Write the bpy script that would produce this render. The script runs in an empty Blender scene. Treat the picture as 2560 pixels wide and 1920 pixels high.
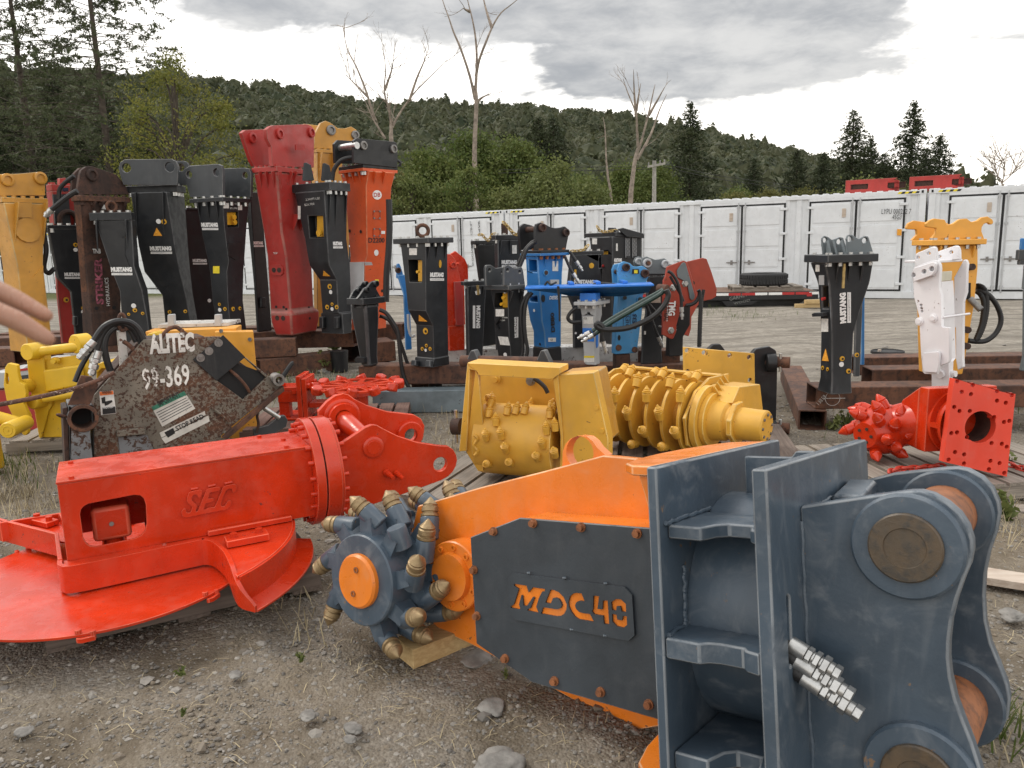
import bpy, bmesh, math, random
import numpy as np
from mathutils import Vector as V, Matrix, noise as mnoise
from mathutils.geometry import delaunay_2d_cdt
random.seed(7); RNG=np.random.default_rng(7)
SC=bpy.context.scene; COL=SC.collection
PI=math.pi; rad=math.radians
# ---------------------------------------------------------------- camera
FPX=1923.; PIT=math.atan(347/FPX); ROL=math.atan(.0268); CH=1.72
CAMP=V((0,0,CH)); FW=V((0,math.cos(PIT),-math.sin(PIT))); UP0=V((0,math.sin(PIT),math.cos(PIT))); X0=V((1,0,0))
RT=X0*math.cos(ROL)-UP0*math.sin(ROL); UPV=X0*math.sin(ROL)+UP0*math.cos(ROL)
cd=bpy.data.cameras.new('camera'); cam=bpy.data.objects.new('camera',cd); COL.objects.link(cam)
cd.sensor_width=36; cd.lens=FPX/2560*36; cd.clip_end=6000; cd.clip_start=.05
cam.matrix_world=Matrix(((RT.x,UPV.x,-FW.x,0),(RT.y,UPV.y,-FW.y,0),(RT.z,UPV.z,-FW.z,CH),(0,0,0,1)))
SC.camera=cam
cd.dof.use_dof=True; cd.dof.focus_distance=5.; cd.dof.aperture_fstop=9.
SC.render.engine='CYCLES'; SC.cycles.max_bounces=5; SC.cycles.diffuse_bounces=3; SC.cycles.glossy_bounces=2; SC.cycles.transmission_bounces=2; SC.cycles.use_adaptive_sampling=True
# ---------------------------------------------------------------- light
SUN_AZ=rad(-62); SUN_EL=rad(50)
sd=bpy.data.lights.new('sun','SUN'); sd.energy=1.5; sd.angle=rad(16); sd.color=(1,.94,.85)
sun=bpy.data.objects.new('sun',sd); COL.objects.link(sun)
sdir=V((math.sin(SUN_AZ)*math.cos(SUN_EL),math.cos(SUN_AZ)*math.cos(SUN_EL),math.sin(SUN_EL)))
sun.rotation_euler=sdir.to_track_quat('Z','Y').to_euler(); sun.location=(0,0,40)
vs=SC.view_settings; vs.view_transform='Standard'; vs.look='None'; vs.exposure=0; vs.gamma=1; vs.use_curve_mapping=False

class NT:
    """small node-tree helper"""
    def __init__(s,tree): s.t=tree; s.n=tree.nodes; s.l=tree.links
    def new(s,typ,**k):
        n=s.n.new(typ)
        for a,b in k.items(): setattr(n,a,b)
        return n
    def link(s,a,b): s.l.new(a,b)
    def setin(s,sock,val):
        if hasattr(val,'is_linked') or isinstance(val,bpy.types.NodeSocket): s.l.new(val,sock)
        else: sock.default_value=val
    def m(s,op,a,b=None,c=None,clamp=False):
        n=s.new('ShaderNodeMath',operation=op,use_clamp=clamp)
        s.setin(n.inputs[0],a)
        if b is not None: s.setin(n.inputs[1],b)
        if c is not None: s.setin(n.inputs[2],c)
        return n.outputs[0]
    def mix(s,fac,a,b,blend='MIX'):
        n=s.new('ShaderNodeMix',data_type='RGBA',blend_type=blend)
        s.setin(n.inputs[0],fac)
        for i,x in ((6,a),(7,b)):
            s.setin(n.inputs[i],tuple(x)+(1,) if isinstance(x,(tuple,list)) and len(x)==3 else x)
        return n.outputs[2]
    def noise(s,vec,scale,detail=5,rough=.55,dist=0):
        n=s.new('ShaderNodeTexNoise'); n.inputs['Scale'].default_value=scale; n.inputs['Detail'].default_value=detail
        n.inputs['Roughness'].default_value=rough; n.inputs['Distortion'].default_value=dist
        if vec is not None: s.link(vec,n.inputs['Vector'])
        return n.outputs['Fac']
    def ramp(s,fac,a,b,lo=0.,hi=1.):
        n=s.new('ShaderNodeMapRange',interpolation_type='SMOOTHSTEP'); s.setin(n.inputs[0],fac)
        n.inputs[1].default_value=a; n.inputs[2].default_value=b; n.inputs[3].default_value=lo; n.inputs[4].default_value=hi
        return n.outputs[0]
    def mapping(s,vec,scale):
        n=s.new('ShaderNodeMapping'); s.link(vec,n.inputs[0]); n.inputs['Scale'].default_value=scale; return n.outputs[0]

# ---------------------------------------------------------------- world: Nishita sky under broken cloud
W=bpy.data.worlds.new('World'); SC.world=W; W.use_nodes=True
T=NT(W.node_tree); T.n.clear()
sky=T.new('ShaderNodeTexSky',sky_type='NISHITA'); sky.sun_disc=False; sky.sun_elevation=SUN_EL; sky.sun_rotation=SUN_AZ%(2*PI)
tc=T.new('ShaderNodeTexCoord'); dirv=tc.outputs['Generated']
sx=T.new('ShaderNodeSeparateXYZ'); T.link(dirv,sx.inputs[0])
az=T.m('ARCTAN2',sx.outputs[0],sx.outputs[1]); el=T.m('ARCSINE',sx.outputs[2])
# broken cloud: large noise in a plane overhead, so that the clouds flatten toward the horizon
zc=T.m('ADD',T.m('ABSOLUTE',sx.outputs[2]),.16)
cv=T.new('ShaderNodeCombineXYZ'); T.link(T.m('DIVIDE',sx.outputs[0],zc),cv.inputs[0]); T.link(T.m('DIVIDE',sx.outputs[1],zc),cv.inputs[1]); cv.inputs[2].default_value=3.3
n1=T.noise(cv.outputs[0],2.3,6,.58,.3); n2=T.noise(cv.outputs[0],.9,2,.5)
n3=T.noise(cv.outputs[0],6.,5,.6,.2)
W.cycles.sampling_method='MANUAL'; W.cycles.sample_map_resolution=512
def mass(u,v,ru,rv,amp):
    x=(u-1280)/FPX; y=(960-v)/FPX
    a0=math.atan2(x,1+y*math.sin(PIT)); d=(FW+RT*x+UPV*y).normalized(); e0=math.asin(d.z); a0=math.atan2(d.x,d.y)
    q=T.m('ADD',T.m('POWER',T.m('ABSOLUTE',T.m('DIVIDE',T.m('SUBTRACT',az,a0),ru/FPX)),2.),T.m('POWER',T.m('ABSOLUTE',T.m('DIVIDE',T.m('SUBTRACT',el,e0),rv/FPX)),2.))
    return T.m('MULTIPLY',T.m('EXPONENT',T.m('MULTIPLY',q,-1.)),amp)
tot=None
for a in ((1850,70,470,115,1.),(1760,195,300,55,.75),(1150,0,520,60,.8),(700,-20,320,80,.55),(1480,160,100,40,.4),(2540,90,150,50,.4),(40,190,120,60,.35),(2450,410,160,50,.22),(1010,120,220,26,.25),(1050,440,120,30,.3)):
    g_=mass(*a); tot=g_ if tot is None else T.m('ADD',tot,g_)
high=T.ramp(el,.28,.55,0,.36)
cl=T.m('ADD',T.m('ADD',tot,high),T.m('MULTIPLY',T.m('SUBTRACT',n1,.5),1.5))
cl=T.m('ADD',cl,T.m('MULTIPLY',T.m('SUBTRACT',n3,.5),.75))
mask=T.ramp(cl,.30,.62)
shade=T.ramp(T.m('ADD',T.m('MULTIPLY',n2,.5),T.m('MULTIPLY',n3,.5)),.32,.66)
grey=T.mix(shade,(.44,.452,.47),(.8,.79,.77))
bright=T.mix(T.ramp(el,.0,.5),(1.85,1.76,1.62),(1.6,1.58,1.55))
col=T.mix(mask,bright,grey)
skyc=T.mix(1.,sky.outputs[0],(.11,.11,.11),'MULTIPLY')
col=T.mix(.93,skyc,col)
below=T.ramp(sx.outputs[2],-.05,.0)
col=T.mix(below,(.25,.24,.22),col)
bg=T.new('ShaderNodeBackground'); bg.inputs[1].default_value=1.0; T.link(col,bg.inputs[0])
wo=T.new('ShaderNodeOutputWorld'); T.link(bg.outputs[0],wo.inputs[0])

# ---------------------------------------------------------------- pixels -> positions
def ray(u,v):
    x=(u-1280)/FPX; y=(960-v)/FPX; return FW+RT*x+UPV*y
def onz(p,z=0.):
    d=ray(*p); return CAMP+d*((z-CH)/d.z)
def ondist(p,Y):
    d=ray(*p); return CAMP+d*(Y/d.y)
def unp(p,pt,n):
    d=ray(*p); return CAMP+d*((pt-CAMP).dot(n)/d.dot(n))
def zoom(ox,oy,s): return lambda x,y:(ox+x/s,oy+y/s)
Z1=zoom(0,350,3.456);Z2=zoom(560,280,3.456);Z3=zoom(560,560,3.456);Z4=zoom(1100,500,3.456);Z5=zoom(1140,560,6.9125);Z6=zoom(1440,600,5.53);Z7=zoom(1920,500,3.456);Z8=zoom(1920,800,3.456)
A1=zoom(0,780,3.0722);A2=zoom(0,1080,2.572);A3=zoom(640,900,3.95);A4=zoom(720,1180,3.1904);A5=zoom(1100,860,2.765);A6=zoom(1000,1080,1.9743);A7=zoom(1560,1060,1.929);A8=zoom(1480,880,4.2538)
K1=zoom(0,0,1.728);K2=zoom(1280,0,1.728);K3=zoom(960,460,2.765);K4=zoom(1760,440,2.765);K6=zoom(1500,700,3.6867);K7=zoom(0,680,5.185)
M1=zoom(0,780,4.609);M2=zoom(2240,1240,4.147);M3=zoom(2240,600,5.531);M4=zoom(600,780,3.8138);M5=zoom(960,1080,5.821)
N1=zoom(1260,1420,6.506);N2=zoom(0,1240,4.1476);N3=zoom(420,1200,5.185);N4=zoom(420,1140,9.215)

# ---------------------------------------------------------------- materials
def S(r,g,b):
    f=lambda c:(c/255/12.92 if c<=10 else ((c/255+.055)/1.055)**2.4)
    return (f(r),f(g),f(b))
MATS={}
def mat_base(name):
    m=bpy.data.materials.new(name); m.use_nodes=True; t=NT(m.node_tree); t.n.clear()
    o=t.new('ShaderNodeOutputMaterial'); b=t.new('ShaderNodeBsdfPrincipled'); t.link(b.outputs[0],o.inputs[0])
    MATS[name]=m; return m,t,b
def mul(c,k): return tuple(min(1,x*k) for x in c)
def bumpn(t,b,h,st,dist=.01):
    n=t.new('ShaderNodeBump'); n.inputs['Strength'].default_value=st; n.inputs['Distance'].default_value=dist; t.link(h,n.inputs['Height']); t.link(n.outputs[0],b.inputs['Normal'])
def paint(name,col,rough=.42,dirt=.2,chips=0.,dust=(.34,.31,.27),var=.14,chipcol=(.12,.05,.03),spec=.5,bump=.12):
    if name in MATS: return MATS[name]
    m,t,b=mat_base(name); tc=t.new('ShaderNodeTexCoord').outputs['Object']
    a=t.noise(tc,2.6,3,.6,.4); d=t.noise(tc,9.,6,.65,.6); st=t.noise(t.mapping(tc,(17,17,1.6)),1.,3,.6); f=t.noise(tc,70.,2,.6)
    c=t.mix(t.ramp(a,.3,.7),mul(col,1-var),mul(col,1+var))
    c=t.mix(t.m('MULTIPLY',t.ramp(st,.52,.72),.35*dirt+.03),c,dust)
    c=t.mix(t.m('MULTIPLY',t.ramp(d,.5,.74),dirt),c,dust)
    r=t.m('ADD',t.m('MULTIPLY',t.ramp(d,.35,.7),.22),rough-.06)
    if chips>0:
        k=t.noise(tc,26.,5,.68,.3); q=t.ramp(t.m('ADD',k,t.m('MULTIPLY',a,.35)),.86-chips,.9-chips)
        c=t.mix(q,c,chipcol); r=t.m('ADD',r,t.m('MULTIPLY',q,.3))
    t.link(c,b.inputs['Base Color']); t.link(t.m('MINIMUM',r,1.),b.inputs['Roughness']); b.inputs['Specular IOR Level'].default_value=spec
    bumpn(t,b,t.m('ADD',f,t.m('MULTIPLY',d,1.5)),bump,.004); return m
def rust(name,c1=(.062,.03,.021),c2=(.15,.066,.036),c3=(.03,.019,.016),rough=.82,paintc=None,amount=.5,sc=1.):
    if name in MATS: return MATS[name]
    m,t,b=mat_base(name); tc=t.new('ShaderNodeTexCoord').outputs['Object']
    a=t.noise(tc,3.*sc,5,.65,.5); d=t.noise(tc,22.*sc,6,.7,.4); st=t.noise(t.mapping(tc,(12,12,1.2)),1.,3,.6)
    c=t.mix(t.ramp(a,.35,.65),c1,c2); c=t.mix(t.ramp(d,.45,.7),c,c3); c=t.mix(t.m('MULTIPLY',t.ramp(st,.5,.75),.3),c,mul(c2,1.6))
    if paintc is not None:
        k=t.m('ADD',t.m('MULTIPLY',d,.75),t.m('MULTIPLY',a,.5)); q=t.ramp(k,amount,amount+.05)
        pc=t.mix(t.ramp(t.noise(tc,5.,4),.35,.65),mul(paintc,.8),mul(paintc,1.15)); c=t.mix(q,pc,c)
        t.link(t.m('ADD',t.m('MULTIPLY',q,.35),.5),b.inputs['Roughness'])
        bumpn(t,b,t.m('ADD',d,t.m('MULTIPLY',q,-.6)),.35,.006)
    else:
        b.inputs['Roughness'].default_value=rough; bumpn(t,b,d,.35,.006)
    t.link(c,b.inputs['Base Color']); return m
def plain(name,col,rough=.6,metal=0.,var=.12,nsc=8.,bump=.0,spec=.5):
    if name in MATS: return MATS[name]
    m,t,b=mat_base(name); tc=t.new('ShaderNodeTexCoord').outputs['Object']; n=t.noise(tc,nsc,4,.6)
    t.link(t.mix(t.ramp(n,.3,.7),mul(col,1-var),mul(col,1+var)),b.inputs['Base Color']); t.link(t.m('ADD',t.m('MULTIPLY',n,.2),rough-.1),b.inputs['Roughness']); b.inputs['Metallic'].default_value=metal
    b.inputs['Specular IOR Level'].default_value=spec
    if bump: bumpn(t,b,t.noise(tc,nsc*8,4),bump,.004)
    return m
def wood(name,c1,c2,rough=.8,axis=0):
    if name in MATS: return MATS[name]
    m,t,b=mat_base(name); tc=t.new('ShaderNodeTexCoord').outputs['Object']; oi=t.new('ShaderNodeObjectInfo').outputs['Random']
    off=t.new('ShaderNodeVectorMath',operation='ADD'); t.link(tc,off.inputs[0]); cx=t.new('ShaderNodeCombineXYZ'); t.link(t.m('MULTIPLY',oi,37.),cx.inputs[1]); t.link(cx.outputs[0],off.inputs[1])
    sc=[60,60,60]; sc[axis]=2.2; g=t.noise(t.mapping(off.outputs[0],tuple(sc)),1.,7,.6,.6); w=t.noise(off.outputs[0],3.5,4)
    c=t.mix(t.ramp(g,.3,.7),c1,c2); c=t.mix(t.m('MULTIPLY',t.ramp(w,.5,.75),.5),c,mul(c1,.6)); c=t.mix(t.m('MULTIPLY',oi,.35),c,mul(c2,.7))
    t.link(c,b.inputs['Base Color']); b.inputs['Roughness'].default_value=rough; bumpn(t,b,g,.4,.004); return m
def foliage(name,c1,c2,c3,nsc=.6):
    if name in MATS: return MATS[name]
    m,t,b=mat_base(name); g=t.new('ShaderNodeNewGeometry'); tc=g.outputs['Position']; n=t.noise(tc,nsc,4); oi=t.new('ShaderNodeObjectInfo').outputs['Random']; ri=g.outputs['Random Per Island']
    c=t.mix(t.ramp(n,.35,.65),c1,c2); c=t.mix(t.m('MULTIPLY',ri,.6),c,c3); c=t.mix(t.m('MULTIPLY',oi,.4),c,mul(c1,.75))
    t.link(c,b.inputs['Base Color']); b.inputs['Roughness'].default_value=.65; b.inputs['Specular IOR Level'].default_value=.25
    tr=t.new('ShaderNodeBsdfTranslucent'); t.link(c,tr.inputs[0]); ms=t.new('ShaderNodeMixShader'); ms.inputs[0].default_value=.3
    t.link(b.outputs[0],ms.inputs[1]); t.link(tr.outputs[0],ms.inputs[2]); t.link(ms.outputs[0],t.n['Material Output'].inputs[0]); return m

def inside(p,poly):
    c=False; j=len(poly)-1
    for i in range(len(poly)):
        a,b=poly[i],poly[j]
        if (a[1]>p[1])!=(b[1]>p[1]) and p[0]<(b[0]-a[0])*(p[1]-a[1])/(b[1]-a[1])+a[0]: c=not c
        j=i
    return c
def tri_holes(loops):
    """triangles (indices into the joined loops) of a polygon with holes"""
    L=[[V((p[0],p[1])) for p in l] for l in loops]; vs=[p for l in L for p in l]; ed=[]; k=0
    for l in L: m=len(l); ed+=[(k+i,k+(i+1)%m) for i in range(m)]; k+=m
    v,e,f,ov,oe,of=delaunay_2d_cdt(vs,ed,[],0,1e-6); out=[]
    for t in f:
        c=sum((v[i] for i in t),V((0,0)))/len(t)
        if inside(c,L[0]) and not any(inside(c,h) for h in L[1:]) and all(ov[i] for i in t): out.append([ov[i][0] for i in t])
    return out
# ---------------------------------------------------------------- mesh builder
ORG={}; WM={}
def frame_of(n):
    n=n.normalized(); a=V((0,0,1)) if abs(n.z)<.9 else V((1,0,0)); x=a.cross(n).normalized(); return x,n.cross(x),n
EDGE={}
def wear_highlight(mod,me,mat):
    if mat.name in EDGE: me.materials.append(EDGE[mat.name]); mod.material=1
class MB:
    def __init__(s): s.v=[]; s.f=[]
    def add(s,vs,fs):
        k=len(s.v); s.v+= [V(p) for p in vs]; s.f+=[[i+k for i in f] for f in fs]; return s
    def box(s,o,ex,ey,ez):
        o,ex,ey,ez=V(o),V(ex),V(ey),V(ez)
        return s.add([o,o+ex,o+ex+ey,o+ey,o+ez,o+ez+ex,o+ex+ey+ez,o+ey+ez],[(0,3,2,1),(4,5,6,7),(0,1,5,4),(1,2,6,5),(2,3,7,6),(3,0,4,7)])
    def cbox(s,c,x,y,z,R=None):
        R=R or Matrix.Identity(3); ex,ey,ez=R@V((x,0,0)),R@V((0,y,0)),R@V((0,0,z)); return s.box(V(c)-(ex+ey+ez)/2,ex,ey,ez)
    def prism(s,pts,vec,holes=()):
        pts=[V(p) for p in pts]; vec=V(vec); n=len(pts)
        if not holes:
            return s.add(pts+[p+vec for p in pts],[list(range(n)),[i+n for i in range(n)][::-1]]+[(i,(i+1)%n,(i+1)%n+n,i+n) for i in range(n)])
        x,y,_=frame_of(vec); loops=[pts]+[[V(p) for p in h] for h in holes]
        tri=tri_holes([[(p.dot(x),p.dot(y)) for p in L] for L in loops]); allp=[p for L in loops for p in L]; N=len(allp)
        f=[list(t) for t in tri]+[[i+N for i in t] for t in tri]; k=0
        for L in loops:
            m=len(L); f+=[(k+i,k+(i+1)%m,k+(i+1)%m+N,k+i+N) for i in range(m)]; k+=m
        return s.add(allp+[p+vec for p in allp],f)
    def cyl(s,p0,p1,r0,r1=None,seg=16,cap=True,ph=0.):
        p0,p1=V(p0),V(p1); r1=r0 if r1 is None else r1; x,y,z=frame_of(p1-p0); vs=[]
        for p,r in ((p0,r0),(p1,r1)): vs+=[p+x*(r*math.cos(2*PI*i/seg+ph))+y*(r*math.sin(2*PI*i/seg+ph)) for i in range(seg)]
        f=[(i,(i+1)%seg,(i+1)%seg+seg,i+seg) for i in range(seg)]
        if cap: f+=[list(range(seg))[::-1],[i+seg for i in range(seg)]]
        return s.add(vs,f)
    def lathe(s,p0,ax,prof,seg=20,cap=True):
        p0=V(p0); x,y,z=frame_of(V(ax)); vs=[]
        for t,r in prof: vs+=[p0+z*t+x*(r*math.cos(2*PI*i/seg))+y*(r*math.sin(2*PI*i/seg)) for i in range(seg)]
        f=[]
        for j in range(len(prof)-1): f+=[(j*seg+i,j*seg+(i+1)%seg,(j+1)*seg+(i+1)%seg,(j+1)*seg+i) for i in range(seg)]
        if cap: f+=[list(range(seg))[::-1],[i+(len(prof)-1)*seg for i in range(seg)]]
        return s.add(vs,f)
    def ring(s,c,ax,R,r,seg=20,s2=8):
        x,y,z=frame_of(V(ax)); c=V(c); vs=[];f=[]
        for i in range(seg):
            a=2*PI*i/seg; o=x*math.cos(a)+y*math.sin(a)
            vs+=[c+o*(R+r*math.cos(2*PI*j/s2))+z*(r*math.sin(2*PI*j/s2)) for j in range(s2)]
        for i in range(seg):
            for j in range(s2): f.append((i*s2+j,((i+1)%seg)*s2+j,((i+1)%seg)*s2+(j+1)%s2,i*s2+(j+1)%s2))
        return s.add(vs,f)
    def tube(s,pts,r,seg=8,sub=5,cap=True,rad2=None):
        P=smooth(pts,sub); n=len(P); vs=[]; x=None
        for i,p in enumerate(P):
            t=(P[min(i+1,n-1)]-P[max(i-1,0)]).normalized()
            x=frame_of(t)[0] if x is None else (x-t*x.dot(t)).normalized()
            y=t.cross(x); rr=r(i/(n-1)) if callable(r) else r
            if rad2 and i%2: rr*=rad2
            vs+=[p+x*(rr*math.cos(2*PI*j/seg))+y*(rr*math.sin(2*PI*j/seg)) for j in range(seg)]
        f=[]
        for i in range(n-1): f+=[(i*seg+j,i*seg+(j+1)%seg,(i+1)*seg+(j+1)%seg,(i+1)*seg+j) for j in range(seg)]
        if cap: f+=[list(range(seg))[::-1],[j+(n-1)*seg for j in range(seg)]]
        return s.add(vs,f)
    def loft(s,secs,cap=True):
        m=len(secs[0]); vs=[p for S_ in secs for p in S_]; f=[]
        for i in range(len(secs)-1): f+=[(i*m+j,i*m+(j+1)%m,(i+1)*m+(j+1)%m,(i+1)*m+j) for j in range(m)]
        if cap: f+=[list(range(m))[::-1],[j+(len(secs)-1)*m for j in range(m)]]
        return s.add(vs,f)
    def mesh(s,name,org=V((0,0,0)),ang=38):
        me=bpy.data.meshes.new(name); me.from_pydata([tuple(p-org) for p in s.v],[],s.f)
        bm=bmesh.new(); bm.from_mesh(me); bmesh.ops.recalc_face_normals(bm,faces=bm.faces); bm.to_mesh(me); bm.free()
        me.polygons.foreach_set('use_smooth',[True]*len(me.polygons)); me.set_sharp_from_angle(angle=rad(ang)); return me
    def build(s,name,mat,parent=None,bev=0.,ang=38,seg=1):
        org=ORG.get(parent.name,V((0,0,0))) if parent else V((0,0,0))
        if parent is None and s.v:
            xs=[p for p in s.v]; org=V((sum(p.x for p in xs)/len(xs),sum(p.y for p in xs)/len(xs),min(p.z for p in xs)))
        me=s.mesh(name,org,ang); me.materials.append(mat); o=bpy.data.objects.new(name,me); COL.objects.link(o)
        if parent: o.parent=parent
        else: o.location=org
        ORG[o.name]=org
        if bev:
            b=o.modifiers.new('bevel','BEVEL'); b.width=bev; wear_highlight(b,me,mat); b.segments=seg; b.limit_method='ANGLE'; b.angle_limit=rad(40); b.harden_normals=True
        return o
def smooth(pts,sub=5):
    pts=[V(p) for p in pts]
    if sub<=1 or len(pts)<3: return pts
    P=[pts[0]*2-pts[1]]+pts+[pts[-1]*2-pts[-2]]; out=[]
    for i in range(1,len(P)-2):
        for k in range(sub):
            t=k/sub; a,b,c,d=P[i-1],P[i],P[i+1],P[i+2]
            out.append(.5*((2*b)+(c-a)*t+(2*a-5*b+4*c-d)*t*t+(3*b-a-3*c+d)*t**3))
    out.append(pts[-1]); return out
def tag(o,label,cat,group=None,kind=None):
    if label: o['label']=label
    if cat: o['category']=cat
    if group: o['group']=group
    if kind: o['kind']=kind
    return o
def thing(name,label,cat,loc=(0,0,0),group=None):
    o=bpy.data.objects.new(name,None); o.empty_display_size=.2; COL.objects.link(o); o.location=V(loc); ORG[o.name]=V(loc); return tag(o,label,cat,group)
def inst(name,me,parent,M):
    """a part that shares its mesh: M places it in the world"""
    o=bpy.data.objects.new(name,me); COL.objects.link(o); org=ORG.get(parent.name,V((0,0,0))) if parent else V((0,0,0))
    if parent: o.parent=parent
    PM=WM.get(parent.name,Matrix.Translation(org)) if parent else Matrix.Identity(4)
    o.matrix_local=PM.inverted()@M; WM[o.name]=M.copy(); ORG[o.name]=org; return o
def basis(x,y,z,o):
    return Matrix(((x[0],y[0],z[0],o[0]),(x[1],y[1],z[1],o[1]),(x[2],y[2],z[2],o[2]),(0,0,0,1)))
def np_obj(name,v,f,mat,parent=None,loc=None,smooth_=False):
    me=bpy.data.meshes.new(name); v=np.asarray(v,np.float32); f=np.asarray(f,np.int32); k=f.shape[1]
    me.vertices.add(len(v)); me.vertices.foreach_set('co',v.ravel()); me.loops.add(f.size); me.loops.foreach_set('vertex_index',f.ravel())
    me.polygons.add(len(f)); me.polygons.foreach_set('loop_start',np.arange(0,f.size,k,dtype=np.int32)); me.polygons.foreach_set('use_smooth',np.full(len(f),smooth_))
    me.update(calc_edges=True); me.materials.append(mat); o=bpy.data.objects.new(name,me); COL.objects.link(o)
    if parent: o.parent=parent
    if loc is not None: o.location=loc
    return o
# text -> flat mesh data, unit width and height
TXT={}
def text_data(s,bold=.0,shear=0.):
    key=(s,bold,shear)
    if key in TXT: return TXT[key]
    c=bpy.data.curves.new('t','FONT'); c.body=s; c.offset=bold; c.shear=shear; c.resolution_u=2; c.fill_mode='FRONT' if hasattr(c,'fill_mode') else 'FRONT'
    o=bpy.data.objects.new('t',c); COL.objects.link(o); dg=bpy.context.evaluated_depsgraph_get(); me=o.evaluated_get(dg).to_mesh()
    vs=np.array([v.co[:2] for v in me.vertices]); fs=[list(p.vertices) for p in me.polygons]
    mn_,mx=vs.min(0),vs.max(0); vs=(vs-mn_)/(mx-mn_); o.evaluated_get(dg).to_mesh_clear(); bpy.data.objects.remove(o); bpy.data.curves.remove(c)
    TXT[key]=(vs,fs); return TXT[key]
def text_part(parent,s,P0,P1,h,n,mat,bold=.02,shear=0.,off=.003,name='lettering',thick=0.):
    """s written from P0 to P1 (baseline), h high, facing n"""
    vs,fs=text_data(s,bold,shear); ex=P1-P0; n=n.normalized(); up=n.cross(ex).normalized()*h; b=MB()
    b.v=[P0+ex*float(a)+up*float(c)+n*(off+thick) for a,c in vs]; b.f=[list(f) for f in fs]
    if thick: return None
    o=b.build(name,mat,parent); return o
def hexes(parent,name,pts,ax,r,l,mat,seg=6,bev=0):
    me=MB().cyl((0,0,0),(0,0,l),r,seg=seg).mesh('bolt'); me.materials.append(mat); x,y,z=frame_of(V(ax))
    for p in pts: inst('bolt',me,parent,basis(x,y,z,p))
def arc(c,x,y,r,a0,a1,n):
    return [c+x*(r*math.cos(a0+(a1-a0)*i/(n-1)))+y*(r*math.sin(a0+(a1-a0)*i/(n-1))) for i in range(n)]
def circ(c,n,r,seg=20):
    x,y,_=frame_of(n); return [c+x*(r*math.cos(2*PI*i/seg))+y*(r*math.sin(2*PI*i/seg)) for i in range(seg)]
# ================================================================ materials in use
RUST=rust('rusty tube steel'); RUSTD=rust('dark rust',(.035,.02,.016),(.08,.038,.026),(.02,.014,.012)); RUSTO=rust('orange rust pin',(.2,.07,.025),(.3,.11,.04),(.1,.04,.02),.7)
BLACK=paint('black housing paint',(.0165,.0185,.0215),.44,.05,0.,(.1,.096,.09),.25,spec=.42)
BLACK2=paint('satin black paint',(.013,.0135,.015),.4,.05,.0,(.08,.075,.07),.2,spec=.4)
CHAR=paint('charcoal paint',(.04,.045,.05),.45,.12,0.,(.16,.155,.145),.2)
RED=paint('orange red paint',(.56,.033,.006),.25,.16,0.008,(.5,.13,.075),.14,(.2,.03,.02))
RED2=paint('crimson paint',(.37,.028,.022),.45,.2,.02,(.3,.12,.1),.14)
REDB=paint('brick red paint',(.33,.042,.02),.45,.2,.04,(.2,.1,.07),.16)
ORNG=paint('orange paint',(.74,.2,.018),.3,.2,.004,(.55,.28,.14),.14)
DBO=paint('deep orange paint',(.62,.085,.016),.42,.12,.015,(.4,.2,.12),.1)
SLATE=paint('slate blue grey paint',(.056,.08,.108),.34,.34,.012,(.25,.265,.28),.16,(.2,.13,.08))
SLATED=paint('dark slate cover paint',(.036,.045,.055),.48,.12,0.,(.14,.14,.14),.18)
YEL=paint('machine yellow paint',(.66,.36,.045),.42,.16,.01,(.42,.25,.09),.12)
YEL2=paint('ochre yellow paint',(.5,.24,.03),.42,.25,.03,(.35,.22,.1),.14)
YEL3=paint('lemon yellow paint',(.7,.44,.025),.4,.12,.01,(.45,.33,.1),.1)
YELO=paint('amber paint',(.72,.34,.05),.4,.15,.01,(.5,.35,.15),.1)
YIN=plain('valve yellow',(.62,.33,.02),.45)
BLUE=paint('bright blue paint',(.012,.15,.42),.4,.12,.02,(.15,.2,.28),.12)
BLUE2=paint('plate blue paint',(.02,.17,.6),.38,.1,.02,(.2,.3,.5),.12)
LBLUE=paint('light blue paint',(.06,.26,.52),.45,.2,.05,(.3,.38,.45),.12)
SILV=paint('silver grey paint',(.42,.43,.44),.4,.12,.01,(.35,.33,.3),.1)
WHITEP=paint('white machine paint',(.72,.71,.73),.4,.08,.012,(.45,.4,.34),.06)
GREYP=paint('grey bracket paint',(.12,.14,.15),.5,.2,.02,(.22,.2,.18),.15)
CONT=paint('white container paint',(.68,.7,.72),.45,.14,.002,(.46,.42,.36),.05)
GASK=plain('black rubber',(.012,.012,.013),.7,0,.2,20)
TIRE=plain('tyre rubber',(.022,.022,.023),.8,0,.2,20,.2)
HOSE=plain('hose rubber',(.014,.014,.015),.5,0,.2,30)
HOSEG=plain('green striped hose rubber',(.012,.035,.028),.4,0,.4,30)
STEEL=plain('zinc steel',(.5,.5,.49),.36,.85,.15,30)
DSTEEL=plain('dull steel',(.22,.21,.2),.5,.6,.25,20)
GOLD=plain('gold chain zinc',(.42,.3,.12),.45,.6,.25,30)
WHITE=plain('white vinyl',(.75,.75,.74),.55,0,.04); INK=plain('black ink',(.012,.012,.013),.6,0,.1); PAPER=plain('white paper label',(.66,.65,.62),.7,0,.15,25)
TRI=plain('amber warning print',(.75,.33,.03),.6,0,.2,60); YLAB=plain('yellow print',(.75,.6,.03),.6); ORLAB=plain('orange print',(.6,.14,.03),.6,0,.25,40); GRLAB=plain('green print',(.03,.16,.1),.6,0,.3,40); PINK=plain('pink print',(.27,.075,.11),.8,0,.7,18); REDI=plain('red ink',(.4,.02,.02),.6); BLUEI=plain('navy ink',(.012,.02,.05),.6)
DARK=plain('cavity shade black',(.012,.012,.013),.8);  # near black stands for the shade inside holes, gaps and openings
CHALK=plain('white chalk',(.55,.55,.53),.9,0,.35,60)
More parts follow.
